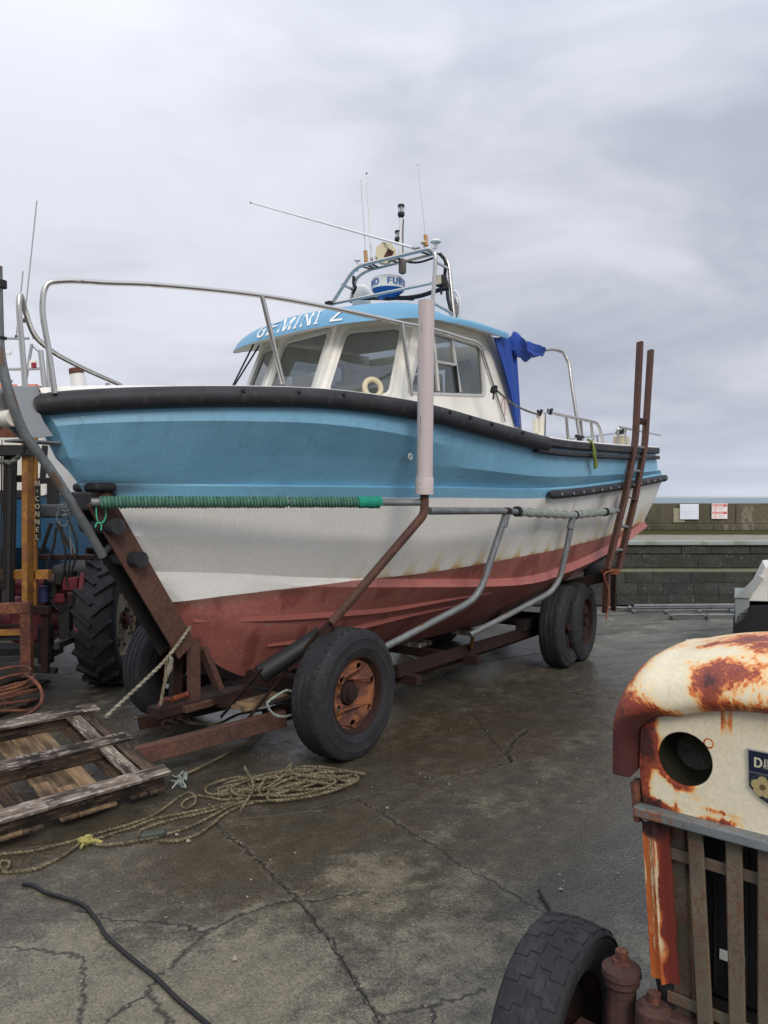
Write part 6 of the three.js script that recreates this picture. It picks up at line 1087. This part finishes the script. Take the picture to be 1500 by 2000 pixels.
// another boat on the hard behind
{
  const b = thing('neighbouring_boat', 'white over blue boat with an orange liferaft pack ashore behind the yellow mast', 'fishing boat', V(-6.6, 0, -11.6));
  const O = b.position, L = (u, v, z = 11) => wz(u, v, z).sub(O);
  const sec = (list, x0, x1, m, n) => { const sh = new THREE.Shape(list.map(([z, y]) => new THREE.Vector2(z, y))); const g = new THREE.ExtrudeGeometry(sh, { depth: x1 - x0, bevelEnabled: true, bevelSize: 0.03, bevelThickness: 0.03, bevelSegments: 2 }); part(b, n, boxUV(clean(g).rotateY(Math.PI / 2).translate(x0, 0, 0)), m); };
  sec([[-1.35, 2.06], [1.35, 2.06], [1.5, 3.3], [1.5, 3.36], [-1.5, 3.36], [-1.5, 3.3]], -4.5, 2.1, M.gel, 'topsides');
  sec([[-0.3, 0.9], [0.3, 0.9], [1.25, 1.35], [1.34, 2.04], [-1.34, 2.04], [-1.25, 1.35]], -4.5, 2.05, std({ color: 0x1c4f6e, roughness: 0.5, bumpMap: bumpCoarse, bumpScale: 0.004 }), 'lower_hull');
  part(b, 'rubbing_strake', box(6.8, 0.09, 0.06, -1.2, 3.28, 1.56), M.rust);
  part(b, 'deck_house', box(2.4, 1.3, 1.9, -3.2, 3.95, -0.1, 0.08), M.gel);
  part(b, 'boot_stripe', box(6.5, 0.10, 0.02, -1.2, 2.05, 1.39), M.black);
  part(b, 'cradle', [box(0.2, 1.3, 2.2, 0.8, 0.65, 0), box(0.2, 1.3, 2.2, -2.5, 0.65, 0), box(6, 0.3, 0.3, -1, 0.2, 0.7)], M.rustDark);
  const r = (a, c, z = 11) => part(b, 'rail', rod(L(...a, z), L(...c, z), 0.022), M.stainlessDull);
  r([-20, 661], [57, 661]); r([-20, 722], [80, 720]); r([62, 672], [50, 745]); r([66, 676], [80, 690]); r([93, 684], [95, 760]); r([0, 744], [24, 744]); r([4, 744], [4, 766]);
  for (const [a, c, z] of [[[72, 392], [48, 622], 11], [[45, 530], [32, 655], 11]]) { const w = part(b, 'whip_antenna', rod(L(...a, z), L(...c, z), 0.009, 6, 0.009), M.stainlessDull); part(w, 'antenna_base', rod(L(c[0], c[1], z), L(c[0] - 1, c[1] + 8, z), 0.02, 8), M.blackSteel); }
  part(b, 'wind_sensor', [rod(L(65, 648), L(66, 662), 0.02, 8), rod(L(59, 650), L(70, 648), 0.014, 8), rod(L(62, 655), L(69, 654), 0.014, 8)], M.stainlessDull);
  part(b, 'deck_light', box(0.1, 0.06, 0.08, ...L(14, 689).toArray(), 0.015), M.white);
  const s = part(b, 'light_board', box(0.14, 0.13, 0.03, ...L(62, 712).toArray(), 0.006), M.white); part(s, 'red_lens', box(0.07, 0.07, 0.012, ...L(66, 713, 10.97).toArray(), 0.003), std({ color: 0x8a1c30, roughness: 0.4 }));
  const a = L(-10, 763), c = L(72, 762); part(b, 'liferaft_pack', [rod(a, c, 0.085, 18), rod(c, c.clone().add(V(0.05, -0.01, 0)), 0.085, 18, 0.04)], std({ color: 0xc8684a, roughness: 0.6 }));
  part(b, 'liferaft_strap', rod(L(38, 763), L(45, 763), 0.09, 18), M.white);
  const fn = part(b, 'exhaust_funnel', rod(L(156, 762, 11.3), L(149, 722, 11.3), 0.11, 20, 0.10), M.white); part(fn, 'funnel_cap', boxUV(rod(L(150, 730, 11.29), L(148.5, 720, 11.29), 0.104, 20, 0.102)), M.rust);
  part(b, 'deck_fitting', [box(0.22, 0.06, 0.1, ...L(97, 760).toArray(), 0.01), box(0.1, 0.1, 0.1, ...L(84, 762).toArray(), 0.01)], M.rust);
}
// at the right edge: a small craft with a sloped bow, and a sheet lying on the ground
{
  const Z = 10.2, t = thing('work_punt', 'grey and white metal punt with a sloped end at the edge of the yard', 'punt', wz(1436, 1240, Z).setY(0), -0.43), PX = V(Math.cos(0.43), 0, Math.sin(0.43)), PN = V(-Math.sin(0.43), 0, Math.cos(0.43)), P = (u, v) => { const p = hitPlane(u, v, t.position, PN).sub(t.position); return new THREE.Vector2(p.dot(PX), p.y); };
  const ex = (list, d, z, m, n) => part(t, n, boxUV(clean(new THREE.ExtrudeGeometry(new THREE.Shape(list.map(([u, v]) => P(u, v))), { depth: d, bevelEnabled: true, bevelSize: 0.008, bevelThickness: 0.008, bevelSegments: 1 }))).translate(0, 0, z), m);
  ex([[1432, 1238], [1440, 1200], [1464, 1183], [1600, 1178], [1600, 1242]], 1.6, -1.5, M.black, 'lower_hull');
  ex([[1436, 1168], [1463, 1168], [1460, 1200], [1446, 1212], [1437, 1218]], 1.3, -1.2, std({ color: 0x8f9693, roughness: 0.6, bumpMap: bumpFine, bumpScale: 0.002 }), 'end_panel');
  ex([[1463, 1172], [1495, 1108], [1600, 1100], [1600, 1176]], 1.2, -1.15, M.gel, 'sloped_deck');
  ex([[1436, 1165], [1462, 1166], [1490, 1128], [1482, 1122]], 0.06, 0.06, std({ color: 0xa8adaa, roughness: 0.6 }), 'side_rail');
  const g = gp(1400, 1254, 0.012); tag(part(scene, 'sheet', box(0.75, 0.022, 0.28, g.x, g.y, g.z, 0.004), M.white), 'flat white sheet lying on the concrete behind the rusty tractor bonnet', 'sheet');
  const q = wz(1507, 1070, 9.5); const y = thing('marker_post', 'thin yellow and rust brown post cut by the edge of the picture', 'post', V(q.x, 0, q.z));
  part(y, 'post', boxUV(cyl(0.035, 0.035, 1.35, 12).translate(0, 0.675, 0)), M.rust); part(y, 'yellow_band', boxUV(cyl(0.037, 0.037, 0.28, 12).translate(0, 1.49, 0)), M.yellow);
}

// ---------------------------------------------------------------- foreground: the old white tractor
{
  const t = thing('rusty_tractor', 'old cream white tractor nose with heavy rust and an empty headlamp hole', 'tractor', TO, TROT);
  const xc = tz(1513, 1500).x, xl = tz(1198, 1430, 0.03).x, W = xc - xl;
  const cream = c255(230, 219, 188), orange = c255(206, 112, 52), redb = c255(136, 60, 42), dark = c255(72, 36, 32);
  const wear = (r, f) => { let c = mix3(cream, c255(238, 196, 134), sstep(0.37, 0.50, r)); c = mix3(c, orange, sstep(0.46, 0.55, r)); c = mix3(c, redb, sstep(0.55, 0.60, r)); c = mix3(c, c255(168, 92, 58), sstep(0.62, 0.8, f) * sstep(0.6, 0.66, r) * 0.6); return mix3(c, dark, sstep(0.70, 0.86, r)).map((k) => k * (0.94 + 0.1 * f)); };
  // bonnet: arch section carried back from a rolled front lip
  const rings = [[-0.035, 1.405, 0.062], [0.012, 1.402, 0.05], [0.032, 1.408, 0.03], [0.04, 1.425, 0.012], [0.034, 1.45, 0.0], [0.02, 1.476, -0.002], [-0.012, 1.502, -0.004], [-0.08, 1.53, -0.006], [-0.16, 1.546, -0.008], [-0.24, 1.55, -0.008], [-0.31, 1.552, -0.008], [-0.38, 1.552, -0.008]];
  const yb = tz(1220, 1503, 0.03).y, NA_ = 64;
  const sect = (a, [z, T, dx], i) => {
    const w = W - dx, rcorner = i < 2 ? 0.09 : 0.13, side = T - rcorner - yb, arc = rcorner * Math.PI / 2, flat = w - rcorner, half = side + arc + flat, s = a < 0.5 ? a * 2 * half : (1 - a) * 2 * half, sg = a < 0.5 ? -1 : 1;
    const jag = i >= 0 ? 0.03 * (smp(NC, z * 1.9 + 0.2, 0.37) - 0.5) * 2 : 0;
    if (s < side) return V(xc + sg * w, yb + jag * (1 - s / side) + s, z);
    if (s < side + arc) { const q = (s - side) / rcorner; return V(xc + sg * (w - rcorner + rcorner * Math.cos(q)), T - rcorner + rcorner * Math.sin(q), z); }
    const q = (s - side - arc) / flat; return V(xc + sg * flat * (1 - q), T + 0.05 * (1 - (1 - q) ** 2), z);
  };
  const lenAt = [0]; for (let i = 1; i < rings.length; i++) lenAt.push(lenAt[i - 1] + Math.hypot(rings[i][0] - rings[i - 1][0], rings[i][1] - rings[i - 1][1])); const LT = lenAt[lenAt.length - 1];
  const fine = []; for (let i = 0; i < rings.length - 1; i++) { const m = i < 8 ? 2 : 4; for (let j = 0; j < m; j++) fine.push(i + j / m); } fine.push(rings.length - 1);
  const ringAt = (k) => { const i = Math.min(rings.length - 2, Math.floor(k)), q = k - i, g = (n) => { const p0 = rings[Math.max(0, i - 1)][n], p1 = rings[i][n], p2 = rings[i + 1][n], p3 = rings[Math.min(rings.length - 1, i + 2)][n]; return 0.5 * (2 * p1 + (p2 - p0) * q + (2 * p0 - 5 * p1 + 4 * p2 - p3) * q * q + (3 * p1 - p0 - 3 * p2 + p3) * q * q * q); }; return [g(0), g(1), g(2)]; };
  const hoodTex = tex(1024, 2048, (u, v) => {
    const l = v * LT, x = u * 2.0; const n = smp(NA, x * 0.9, l * 0.9 + 0.13), c = smp(NC, x * 1.1, l * 1.1), f = smp(NF, x * 1.3, l * 1.3), str = smp(NC, x * 2.6, l * 0.35);
    const n2 = smp(NB, x * 0.7 + 0.21, l * 1.6 + 0.4); let r = n * 0.34 + n2 * 0.34 + c * 0.14 + f * 0.18 - 0.055;
    r += 0.30 * sstep(0.115, 0.03, l) * (0.7 + 0.5 * c) + 0.32 * sstep(0.30, 0.12, u) * sstep(0.45, 0.10, l) + 0.10 * sstep(0.17, 0.05, u);
    r += 0.40 * (0.4 + 1.1 * c) * Math.exp(-(((u - 0.365) / 0.045) ** 2 + ((l - 0.165) / 0.075) ** 2)) + 0.22 * (0.4 + c) * Math.exp(-(((u - 0.46) / 0.05) ** 2 + ((l - 0.17) / 0.04) ** 2)) + 0.30 * (0.3 + c) * Math.exp(-(((u - 0.44) / 0.13) ** 2 + ((l - 0.36) / 0.07) ** 2)) - 0.12 * Math.exp(-(((u - 0.275) / 0.035) ** 2 + ((l - 0.27) / 0.10) ** 2)) - 0.05;
    return wear(r, f);
  }, { clampEdge: true });
  const pos = [], uv = [], hz = fine.map((k) => { const r = ringAt(k), i = Math.floor(k); const l = mix(lenAt[i], lenAt[Math.min(i + 1, lenAt.length - 1)], k - i); return [r, l / LT, k < 1.5 ? 0 : 5]; });
  for (const off of [0, 1]) for (let i = 0; i < hz.length - 1; i++) for (let j = 0; j < NA_; j++) {
    const pt = (q, a) => { const [r, l, kk] = hz[q]; const rr_ = off ? [r[0] - 0.004, r[1] - 0.005, r[2] + 0.005] : r; const p = sect(a, rr_, kk); return [p, a, l]; };
    const A = pt(i, j / NA_), B = pt(i + 1, j / NA_), C = pt(i + 1, (j + 1) / NA_), D = pt(i, (j + 1) / NA_);
    for (const [p, a, l] of off ? [A, B, C, A, C, D] : [A, C, B, A, D, C]) { pos.push(p.x, p.y, p.z); uv.push(a, l); }
  }
  const hg = new THREE.BufferGeometry(); hg.setAttribute('position', new THREE.Float32BufferAttribute(pos, 3)); hg.setAttribute('uv', new THREE.Float32BufferAttribute(uv, 2));
  const hoodBump = grey((u, v) => smp(NC, u * 3, v * 3) * 0.7 + smp(NF, u * 2, v * 2) * 0.3, 512, 512);
  part(t, 'bonnet', toCreasedNormals(hg, 0.7), std({ map: hoodTex, roughness: 0.5, bumpMap: hoodBump, bumpScale: 0.0006 }));
  // nose panel with two headlamp holes
  const pl = tz(1249, 1480).x, y0 = tz(1265, 1576).y, y1 = 1.455, lamp = tz(1336, 1484), lr = 0.077, X2 = 2 * xc - pl;
  const sh = new THREE.Shape([[pl + 0.012, y0], [X2 - 0.012, y0], [X2, y0 + 0.12], [X2 - 0.01, y1], [pl + 0.01, y1], [pl, y0 + 0.12]].map(([x, y]) => new THREE.Vector2(x, y)));
  for (const x of [lamp.x, 2 * xc - lamp.x]) { const h = new THREE.Path(); h.absarc(x, lamp.y, lr, 0, Math.PI * 2); sh.holes.push(h); }
  const b0 = tz(1277, 1428), small = new THREE.Path(); small.absarc(b0.x, b0.y, 0.0075, 0, Math.PI * 2); sh.holes.push(small);
  const pg = clean(new THREE.ExtrudeGeometry(sh, { depth: 0.006, bevelEnabled: true, bevelSize: 0.003, bevelThickness: 0.004, bevelSegments: 2, curveSegments: 40 }).translate(0, 0, -0.012));
  { const p = pg.attributes.position, u = pg.attributes.uv; for (let i = 0; i < p.count; i++) u.setXY(i, (p.getX(i) - pl) / (X2 - pl), (p.getY(i) - y0) / (y1 - y0)); }
  const PW = X2 - pl, PH = y1 - y0;
  const panelTex = tex(1024, 512, (u, v) => {
    const x = u * PW, y = v * PH, n = smp(NA, x * 2.2 + 0.3, y * 2.2), c = smp(NC, x * 1.8, y * 1.8), f = smp(NF, x * 2, y * 2), drip = smp(NC, x * 3.4, y * 0.5 + 0.3);
    const lx = lamp.x - pl, ly = lamp.y - y0, d = Math.hypot(x - lx, y - ly), ang = Math.atan2(y - ly, x - lx);
    let r = 0.04 + n * 0.12 + c * 0.09 + f * 0.10; r += 0.22 * sstep(0.09, 0.0, y) * sstep(0.62, 0.8, smp(NC, x * 2.3 + 0.3, y * 1.2)) + 0.2 * sstep(0.60, 0.8, smp(NC, x * 3.1, y * 0.4 + 0.1)) * sstep(0.12, 0.02, Math.abs(x - (lamp.x - pl))) * sstep(lamp.y - y0, 0.02, y);
    r += 0.55 * sstep(0.075, 0.0, x) * (0.45 + 0.7 * c) * (0.7 + 0.6 * drip);
    r += 0.42 * sstep(0.045, 0.0, y) * sstep(0.42, 0.1, x) * (0.4 + c) + 0.16 * sstep(0.115, 0.045, PH - y) * (0.3 + drip);
    r += 0.34 * sstep(0.035, 0.0, Math.abs(d - lr)) * sstep(-0.2, -1.0, Math.sin(ang + 0.5)) * (0.5 + c) + 0.10 * sstep(0.02, 0.0, d - lr);
    r += 0.26 * Math.exp(-(((x - 0.03) / 0.03) ** 2 + ((y - 0.19) / 0.07) ** 2)) + 0.22 * Math.exp(-(((x - 0.165) / 0.03) ** 2 + ((y - 0.055) / 0.014) ** 2)) + 0.26 * Math.exp(-(((x - 0.21) / 0.06) ** 2 + ((y - 0.035) / 0.009) ** 2));
    const drips = sstep(0.66, 0.8, smp(NC, x * 4.2, 0.3)) * sstep(0.18, 0.04, PH - y) * 0.2; r += drips;
    const ring = Math.abs(Math.hypot(x - (lx + 0.064), y - (ly + 0.058)) - 0.012); r += 0.3 * sstep(0.004, 0.001, ring);
    return wear(r, f).map((k, i) => mix(k, [0.90, 0.89, 0.84][i], 0.35 * sstep(0.3, 0.1, r)));
  }, { clampEdge: true });
  const panel = part(t, 'nose_panel', pg, std({ map: panelTex, roughness: 0.5, bumpMap: hoodBump, bumpScale: 0.0004 }));
  for (const [u, v] of [[1262, 1560], [1288, 1565], [1272, 1405]]) { const p = tz(u, v, 0.002); part(panel, 'panel_bolt', rod(p, p.clone().add(V(0, 0, 0.006)), 0.007, 6), M.rust); }
  for (const x of [lamp.x, 2 * xc - lamp.x]) { const g = crease(lathe([[lr + 0.004, 0.002], [lr + 0.003, -0.012], [lr - 0.002, -0.03], [lr * 0.95, -0.055], [lr * 0.7, -0.095], [lr * 0.3, -0.11], [0, -0.112]], 44)); part(panel, 'headlamp_bowl', boxUV(g.rotateX(Math.PI / 2).translate(x, lamp.y, -0.006)), std({ color: 0x2c2c20, roughness: 0.5, metalness: 0.3, bumpMap: bumpFine, bumpScale: 0.002 })); }
  // maker's badge: lettered bar over a small shield with a rosette
  {
    const p0 = tz(1461, 1463, 0.005), p1 = tz(1463, 1512, 0.005), bx = 2 * xc - p0.x, h = 0.058, w = bx - p0.x;
    const cv = document.createElement('canvas'); cv.width = 1024; cv.height = Math.round(1024 * 0.135 / w); const c = cv.getContext('2d'), S = 1024 / w;
    c.fillStyle = '#232a3e'; c.fillRect(0, 0, 1024, cv.height); c.strokeStyle = '#9a9c96'; c.lineWidth = 14; c.strokeRect(7, 7, 1010, h * S - 10);
    c.fillStyle = '#d8d2b4'; c.font = `bold ${Math.round(0.036 * S)}px sans-serif`; c.textBaseline = 'middle'; c.textAlign = 'left'; const tw = c.measureText('DAVID BROWN').width; c.save(); c.translate(0.012 * S, h * S * 0.52); c.scale(1, 1); c.fillText('D', 0, 0); const dw = c.measureText('D').width; c.scale((1024 - 0.024 * S - dw) / (tw - dw), 1); c.fillText('AVID BROWN', dw / ((1024 - 0.024 * S - dw) / (tw - dw)) + 8, 0); c.restore();
    const R = 0.026 * S, cx = 0.036 * S, cy = 0.092 * S;
    for (const X of [cx]) { c.fillStyle = '#3a3f4c'; c.fillRect(0, h * S, 1024, 8); for (let i = 0; i < 5; i++) { const a = i / 5 * 6.283 - 1.571; c.fillStyle = '#b9a878'; c.beginPath(); c.arc(X + Math.cos(a) * R * 0.6, cy + Math.sin(a) * R * 0.6, R * 0.5, 0, 7); c.fill(); c.strokeStyle = '#4a4636'; c.lineWidth = 4; c.stroke(); } c.fillStyle = '#6a5c3c'; c.beginPath(); c.arc(X, cy, R * 0.3, 0, 7); c.fill(); c.strokeStyle = '#8c8468'; c.lineWidth = 5; c.beginPath(); c.arc(X, cy, R * 1.2, 0, 7); c.stroke(); }
    const tt = new THREE.CanvasTexture(cv); tt.colorSpace = THREE.SRGBColorSpace;
    const s2 = new THREE.Shape([[0, 0], [w, 0], [w, -0.095], [w / 2 + 0.012, -0.135], [w / 2 - 0.0, -0.135], [0.03, -0.12], [0.004, -0.095], [0.004, -0.06]].map(([x, y]) => new THREE.Vector2(x, y)));
    const g = clean(new THREE.ExtrudeGeometry(s2, { depth: 0.004, bevelEnabled: true, bevelSize: 0.0015, bevelThickness: 0.0015, bevelSegments: 1 })), q = g.attributes.position, u = g.attributes.uv; for (let i = 0; i < q.count; i++) u.setXY(i, q.getX(i) / w, 1 + q.getY(i) / 0.135);
    part(panel, 'maker_badge', g.translate(p0.x, p0.y, 0.001), std({ map: tt, roughness: 0.35, metalness: 0.2 }));
  }
  // grille: top rail, side pillar, bars, cross strips
  const greyPaint = std({ map: tex(512, 512, (u, v) => { const k = smp(NA, u, v) * 0.55 + smp(NF, u, v) * 0.45; return mix3(mix3(c255(98, 104, 104), c255(124, 130, 130), smp(NB, u, v)), rustRamp(k), sstep(0.55, 0.7, k) * 0.8); }, { rep: 2 }), roughness: 0.65, bumpMap: bumpFine, bumpScale: 0.001 });
  const barPaint = std({ map: tex(512, 512, (u, v) => { const k = smp(NA, u, v) * 0.55 + smp(NF, u, v) * 0.45; return mix3(mix3(c255(84, 76, 62), c255(110, 100, 82), smp(NB, u, v)), mix3(rustRamp(k), c255(84, 56, 40), 0.5), sstep(0.5, 0.7, k) * 0.7); }, { rep: 2 }), roughness: 0.75, bumpMap: bumpFine, bumpScale: 0.0015 });
  const pillarTex = tex(256, 1024, (u, v) => { const y = v, n = smp(NA, u * 0.5, v * 1.2), f = smp(NF, u, v * 2.4), s = smp(NC, u * 1.2, v * 0.6); let c = mix3(c255(216, 124, 54), c255(188, 90, 42), n); c = mix3(c, c255(228, 208, 164), sstep(0.52, 0.60, u * 0.3 + s * 0.6 + 0.1) * (1 - sstep(0.55, 0.8, u)) * sstep(0.1, 0.25, y)); c = mix3(c, c255(110, 40, 30), sstep(0.60, 0.70, u + (n - 0.5) * 0.35)); return mix3(c, c255(62, 32, 28), sstep(0.86, 0.95, y + (n - 0.5) * 0.2)).map((k) => k * (0.9 + 0.2 * f)); }, { clampEdge: true });
  {
    const a = tz(1266, 1574, 0.0), z = 0.012; part(t, 'grille_rail', box(PW + 0.01, 0.03, 0.05, xc, a.y - 0.012, z, 0.006), greyPaint);
    part(t, 'side_strip', beam(tz(1243, 1524, -0.012), tz(1250, 1600, -0.012), 0.02, 0.05, V(0, 0, 1)), M.rust);
    const P0 = tz(1249, 1592, 0), P1 = tz(1268, 1902, 0), wd = tz(1312, 1740, 0).x - tz(1256, 1740, 0).x, H = P0.y - P1.y;
    const mkPillar = (sg) => {
      const prof = [[0, -0.055], [0, -0.012], [0.006, 0.0], [wd * 0.42, 0.004], [wd * 0.5, 0.016], [wd * 0.66, 0.016], [wd * 0.74, 0.002], [wd, -0.004], [wd, -0.012], [wd * 0.05, -0.02], [0.006, -0.055]];
      const pos2 = [], uv2 = [], n = prof.length, K = 30;
      const pt = (j, k) => { const [px, pz] = prof[j % n], y = P0.y - H * k, ragged = k > 0.96 ? 0 : 0; const lean = mix(P0.x, P1.x, k), X = lean + px + 0.003 * (smp(NC, k * 1.7, px * 9) - 0.5) * (px > wd * 0.9 ? 2.2 : 0.6) + ragged; const yy = y + (k === 1 ? 0.03 * (smp(NC, px * 6, 0.5) - 0.5) : 0); return [V(sg > 0 ? X : 2 * xc - X, yy, pz), clamp(px / wd), 1 - k]; };
      for (let i = 0; i < K; i++) for (let j = 0; j < n; j++) { const A = pt(j, i / K), B = pt(j + 1, i / K), C = pt(j + 1, (i + 1) / K), D = pt(j, (i + 1) / K); for (const q of sg > 0 ? [A, C, B, A, D, C] : [A, B, C, A, C, D]) { pos2.push(q[0].x, q[0].y, q[0].z); uv2.push(q[1], q[2]); } }
      const g = new THREE.BufferGeometry(); g.setAttribute('position', new THREE.Float32BufferAttribute(pos2, 3)); g.setAttribute('uv', new THREE.Float32BufferAttribute(uv2, 2));
      part(t, 'grille_pillar', toCreasedNormals(g, 0.5), std({ map: pillarTex, roughness: 0.6, bumpMap: bumpFine, bumpScale: 0.002 }));
    };
    mkPillar(1); mkPillar(-1);
    part(t, 'hinge_pin', rod(tz(1258, 1590, 0.0), tz(1262, 1596, 0.03), 0.012, 10), greyPaint);
    const bars = [[1357, 1590, 1379, 2030], [1433, 1625, 1441, 2030], [1497, 1640, 1497, 2030]];
    for (const [u0, v0, u1, v1] of bars) { const A = tz(u0, v0, 0), B = tz(u1, v1, 0); A.y = a.y - 0.02; part(t, 'grille_bar', beam(A, B, 0.042, 0.012, V(0, 0, 1), 0.004), barPaint); if (u0 < 1490) { const A2 = A.clone(), B2 = B.clone(); A2.x = 2 * xc - A.x; B2.x = 2 * xc - B.x; part(t, 'grille_bar', beam(A2, B2, 0.042, 0.012, V(0, 0, 1), 0.004), barPaint); } }
    part(t, 'grille_side', beam(tz(1322, 1585, -0.05), tz(1338, 1990, -0.05), 0.05, 0.04, V(0, 0, 1)), barPaint);
    for (const v of [1672, 1955]) { const A = tz(1330, v, -0.016); part(t, 'grille_strip', box(PW * 0.78, 0.032, 0.008, xc, A.y, -0.016, 0.003), barPaint); }
    part(t, 'radiator', box(PW * 0.74, 0.62, 0.10, xc, 0.86, -0.22, 0.01), M.black);
    part(t, 'radiator_shroud', [box(0.03, 0.70, 0.3, pl + 0.11, 0.85, -0.22), box(0.03, 0.70, 0.3, X2 - 0.11, 0.85, -0.22), box(PW * 0.8, 0.03, 0.3, xc, 1.14, -0.22), box(PW * 0.8, 0.04, 0.36, xc, 0.52, -0.2)], M.blackSteel);
    for (let i = 0; i < 12; i++) part(t, 'radiator_fin', box(0.006, 0.56, 0.01, xc - PW * 0.33 + i * PW * 0.06, 0.86, -0.165, 0.002), M.blackSteel);
    part(t, 'engine', [box(0.42, 0.55, 1.2, xc, 0.8, -0.95, 0.04), box(0.5, 0.16, 1.3, xc, 0.52, -0.9, 0.02)], M.blackSteel);
    part(t, 'torn_label', box(0.075, 0.03, 0.003, ...tz(1432, 1872, -0.165).toArray(), 0.001).rotateZ(0), M.white);
  }
  // front axle, king pin, steering arm
  {
    const k = tz(1214, 1884, -0.03), red = std({ map: tex(256, 256, (u, v) => mix3(c255(44, 32, 30), c255(92, 58, 48), smp(NA, u, v) * 0.5 + smp(NF, u, v) * 0.5), { rep: 2 }), roughness: 0.85, bumpMap: bumpFine, bumpScale: 0.002 });
    const kp = part(t, 'king_pin', boxUV(crease(lathe([[0, 0.008], [0.03, 0.006], [0.056, -0.008], [0.058, -0.026], [0.05, -0.034], [0.052, -0.05], [0.043, -0.06], [0.042, -0.10], [0.046, -0.12], [0.047, -0.2], [0.044, -0.24], [0.06, -0.27], [0.06, -0.4], [0, -0.4]], 30), 0.5).translate(k.x, k.y, k.z)), red);
    part(kp, 'bolt_head', [boxUV(cyl(0.026, 0.03, 0.012, 24).translate(k.x, k.y + 0.012, k.z)), boxUV(cyl(0.019, 0.019, 0.026, 6).translate(k.x, k.y + 0.03, k.z))], M.rust);
    part(t, 'axle_arm', beam(V(k.x + 0.02, k.y - 0.24, k.z), V(xc, k.y - 0.20, k.z - 0.1), 0.09, 0.10), red);
    const s = tz(1277, 1962, 0.0); const sa = part(t, 'steering_arm', [boxUV(crease(lathe([[0, 0.01], [0.035, 0.008], [0.05, -0.01], [0.052, -0.06], [0, -0.06]], 24)).translate(s.x, s.y, s.z)), beam(V(s.x, s.y - 0.03, s.z), V(s.x + 0.35, s.y - 0.05, s.z - 0.12), 0.07, 0.045)], red);
    part(sa, 'bolt_head', boxUV(cyl(0.02, 0.02, 0.03, 6).translate(s.x, s.y + 0.02, s.z)), M.rust);
    part(t, 'axle_beam', beam(V(-0.2, 0.36, -0.03), V(k.x, 0.36, k.z), 0.06, 0.06), red);
    part(t, 'damper', rod(tz(1300, 1905, -0.05), tz(1310, 1960, -0.05), 0.03, 14), M.black);
  }
  // front wheel: block tread tyre
  const wheel = (x, side) => {
    const R = 0.335, hw = 0.098, w = new THREE.Group(); w.name = 'front_wheel'; w.position.set(x, R, -0.03); w.rotation.y = side > 0 ? 0.06 : 0.06; t.add(w);
    const X = (g) => g.rotateZ(-Math.PI / 2);
    part(w, 'tyre', boxUV(X(crease(lathe([[0.20, 0.062], [0.222, 0.076], [0.26, 0.092], [0.30, 0.098], [0.312, 0.093], [0.318, 0.098], [0.328, 0.09], [0.336, 0.075], [0.340, 0.03], [0.341, 0], [0.340, -0.03], [0.336, -0.075], [0.328, -0.09], [0.318, -0.098], [0.30, -0.098], [0.26, -0.092], [0.222, -0.076], [0.20, -0.062]].map(([a, b]) => [a * R / 0.352, b]), 80), 0.5))), M.tyre);
    const N = 26; for (let i = 0; i < N; i++) for (const s of [1, -1]) {
      const a = (i + (s > 0 ? 0 : 0.5)) / N * 2 * Math.PI, L = 2 * Math.PI * R / N;
      const sh2 = new THREE.Shape([[0.008, -L * 0.46], [0.036, -L * 0.46], [0.036, -L * 0.16], [0.084, -L * 0.16], [0.084, L * 0.42], [0.044, L * 0.42], [0.044, L * 0.14], [0.008, L * 0.14]].map(([p, q]) => new THREE.Vector2(p * s, q)));
      const g = clean(new THREE.ExtrudeGeometry(sh2, { depth: 0.007, bevelEnabled: true, bevelSize: 0.0015, bevelThickness: 0.0015, bevelSegments: 1 })), p = g.attributes.position;
      for (let k = 0; k < p.count; k++) { const lx = p.getX(k), th = a + p.getY(k) / R, rad = R - 0.0145 + p.getZ(k) - 1.1 * lx * lx; p.setXYZ(k, lx, Math.cos(th) * rad, Math.sin(th) * rad); }
      g.computeVertexNormals(); part(w, 'tread_block', boxUV(g), M.tyre);
    }
    part(w, 'rim', boxUV(X(crease(lathe([[0.21, 0.066], [0.205, 0.05], [0.19, 0.03], [0.185, -0.03], [0.205, -0.05], [0.21, -0.066]], 40)))), M.rustDark);
    part(w, 'wheel_disc', boxUV(X(crease(lathe([[0.19, 0.0], [0.12, 0.02], [0.07, -0.02], [0, -0.02]], 40)))), M.rustDark);
  };
  wheel(-0.255, 1); wheel(2 * xc + 0.255, -1);
}

renderer.render(scene, camera);
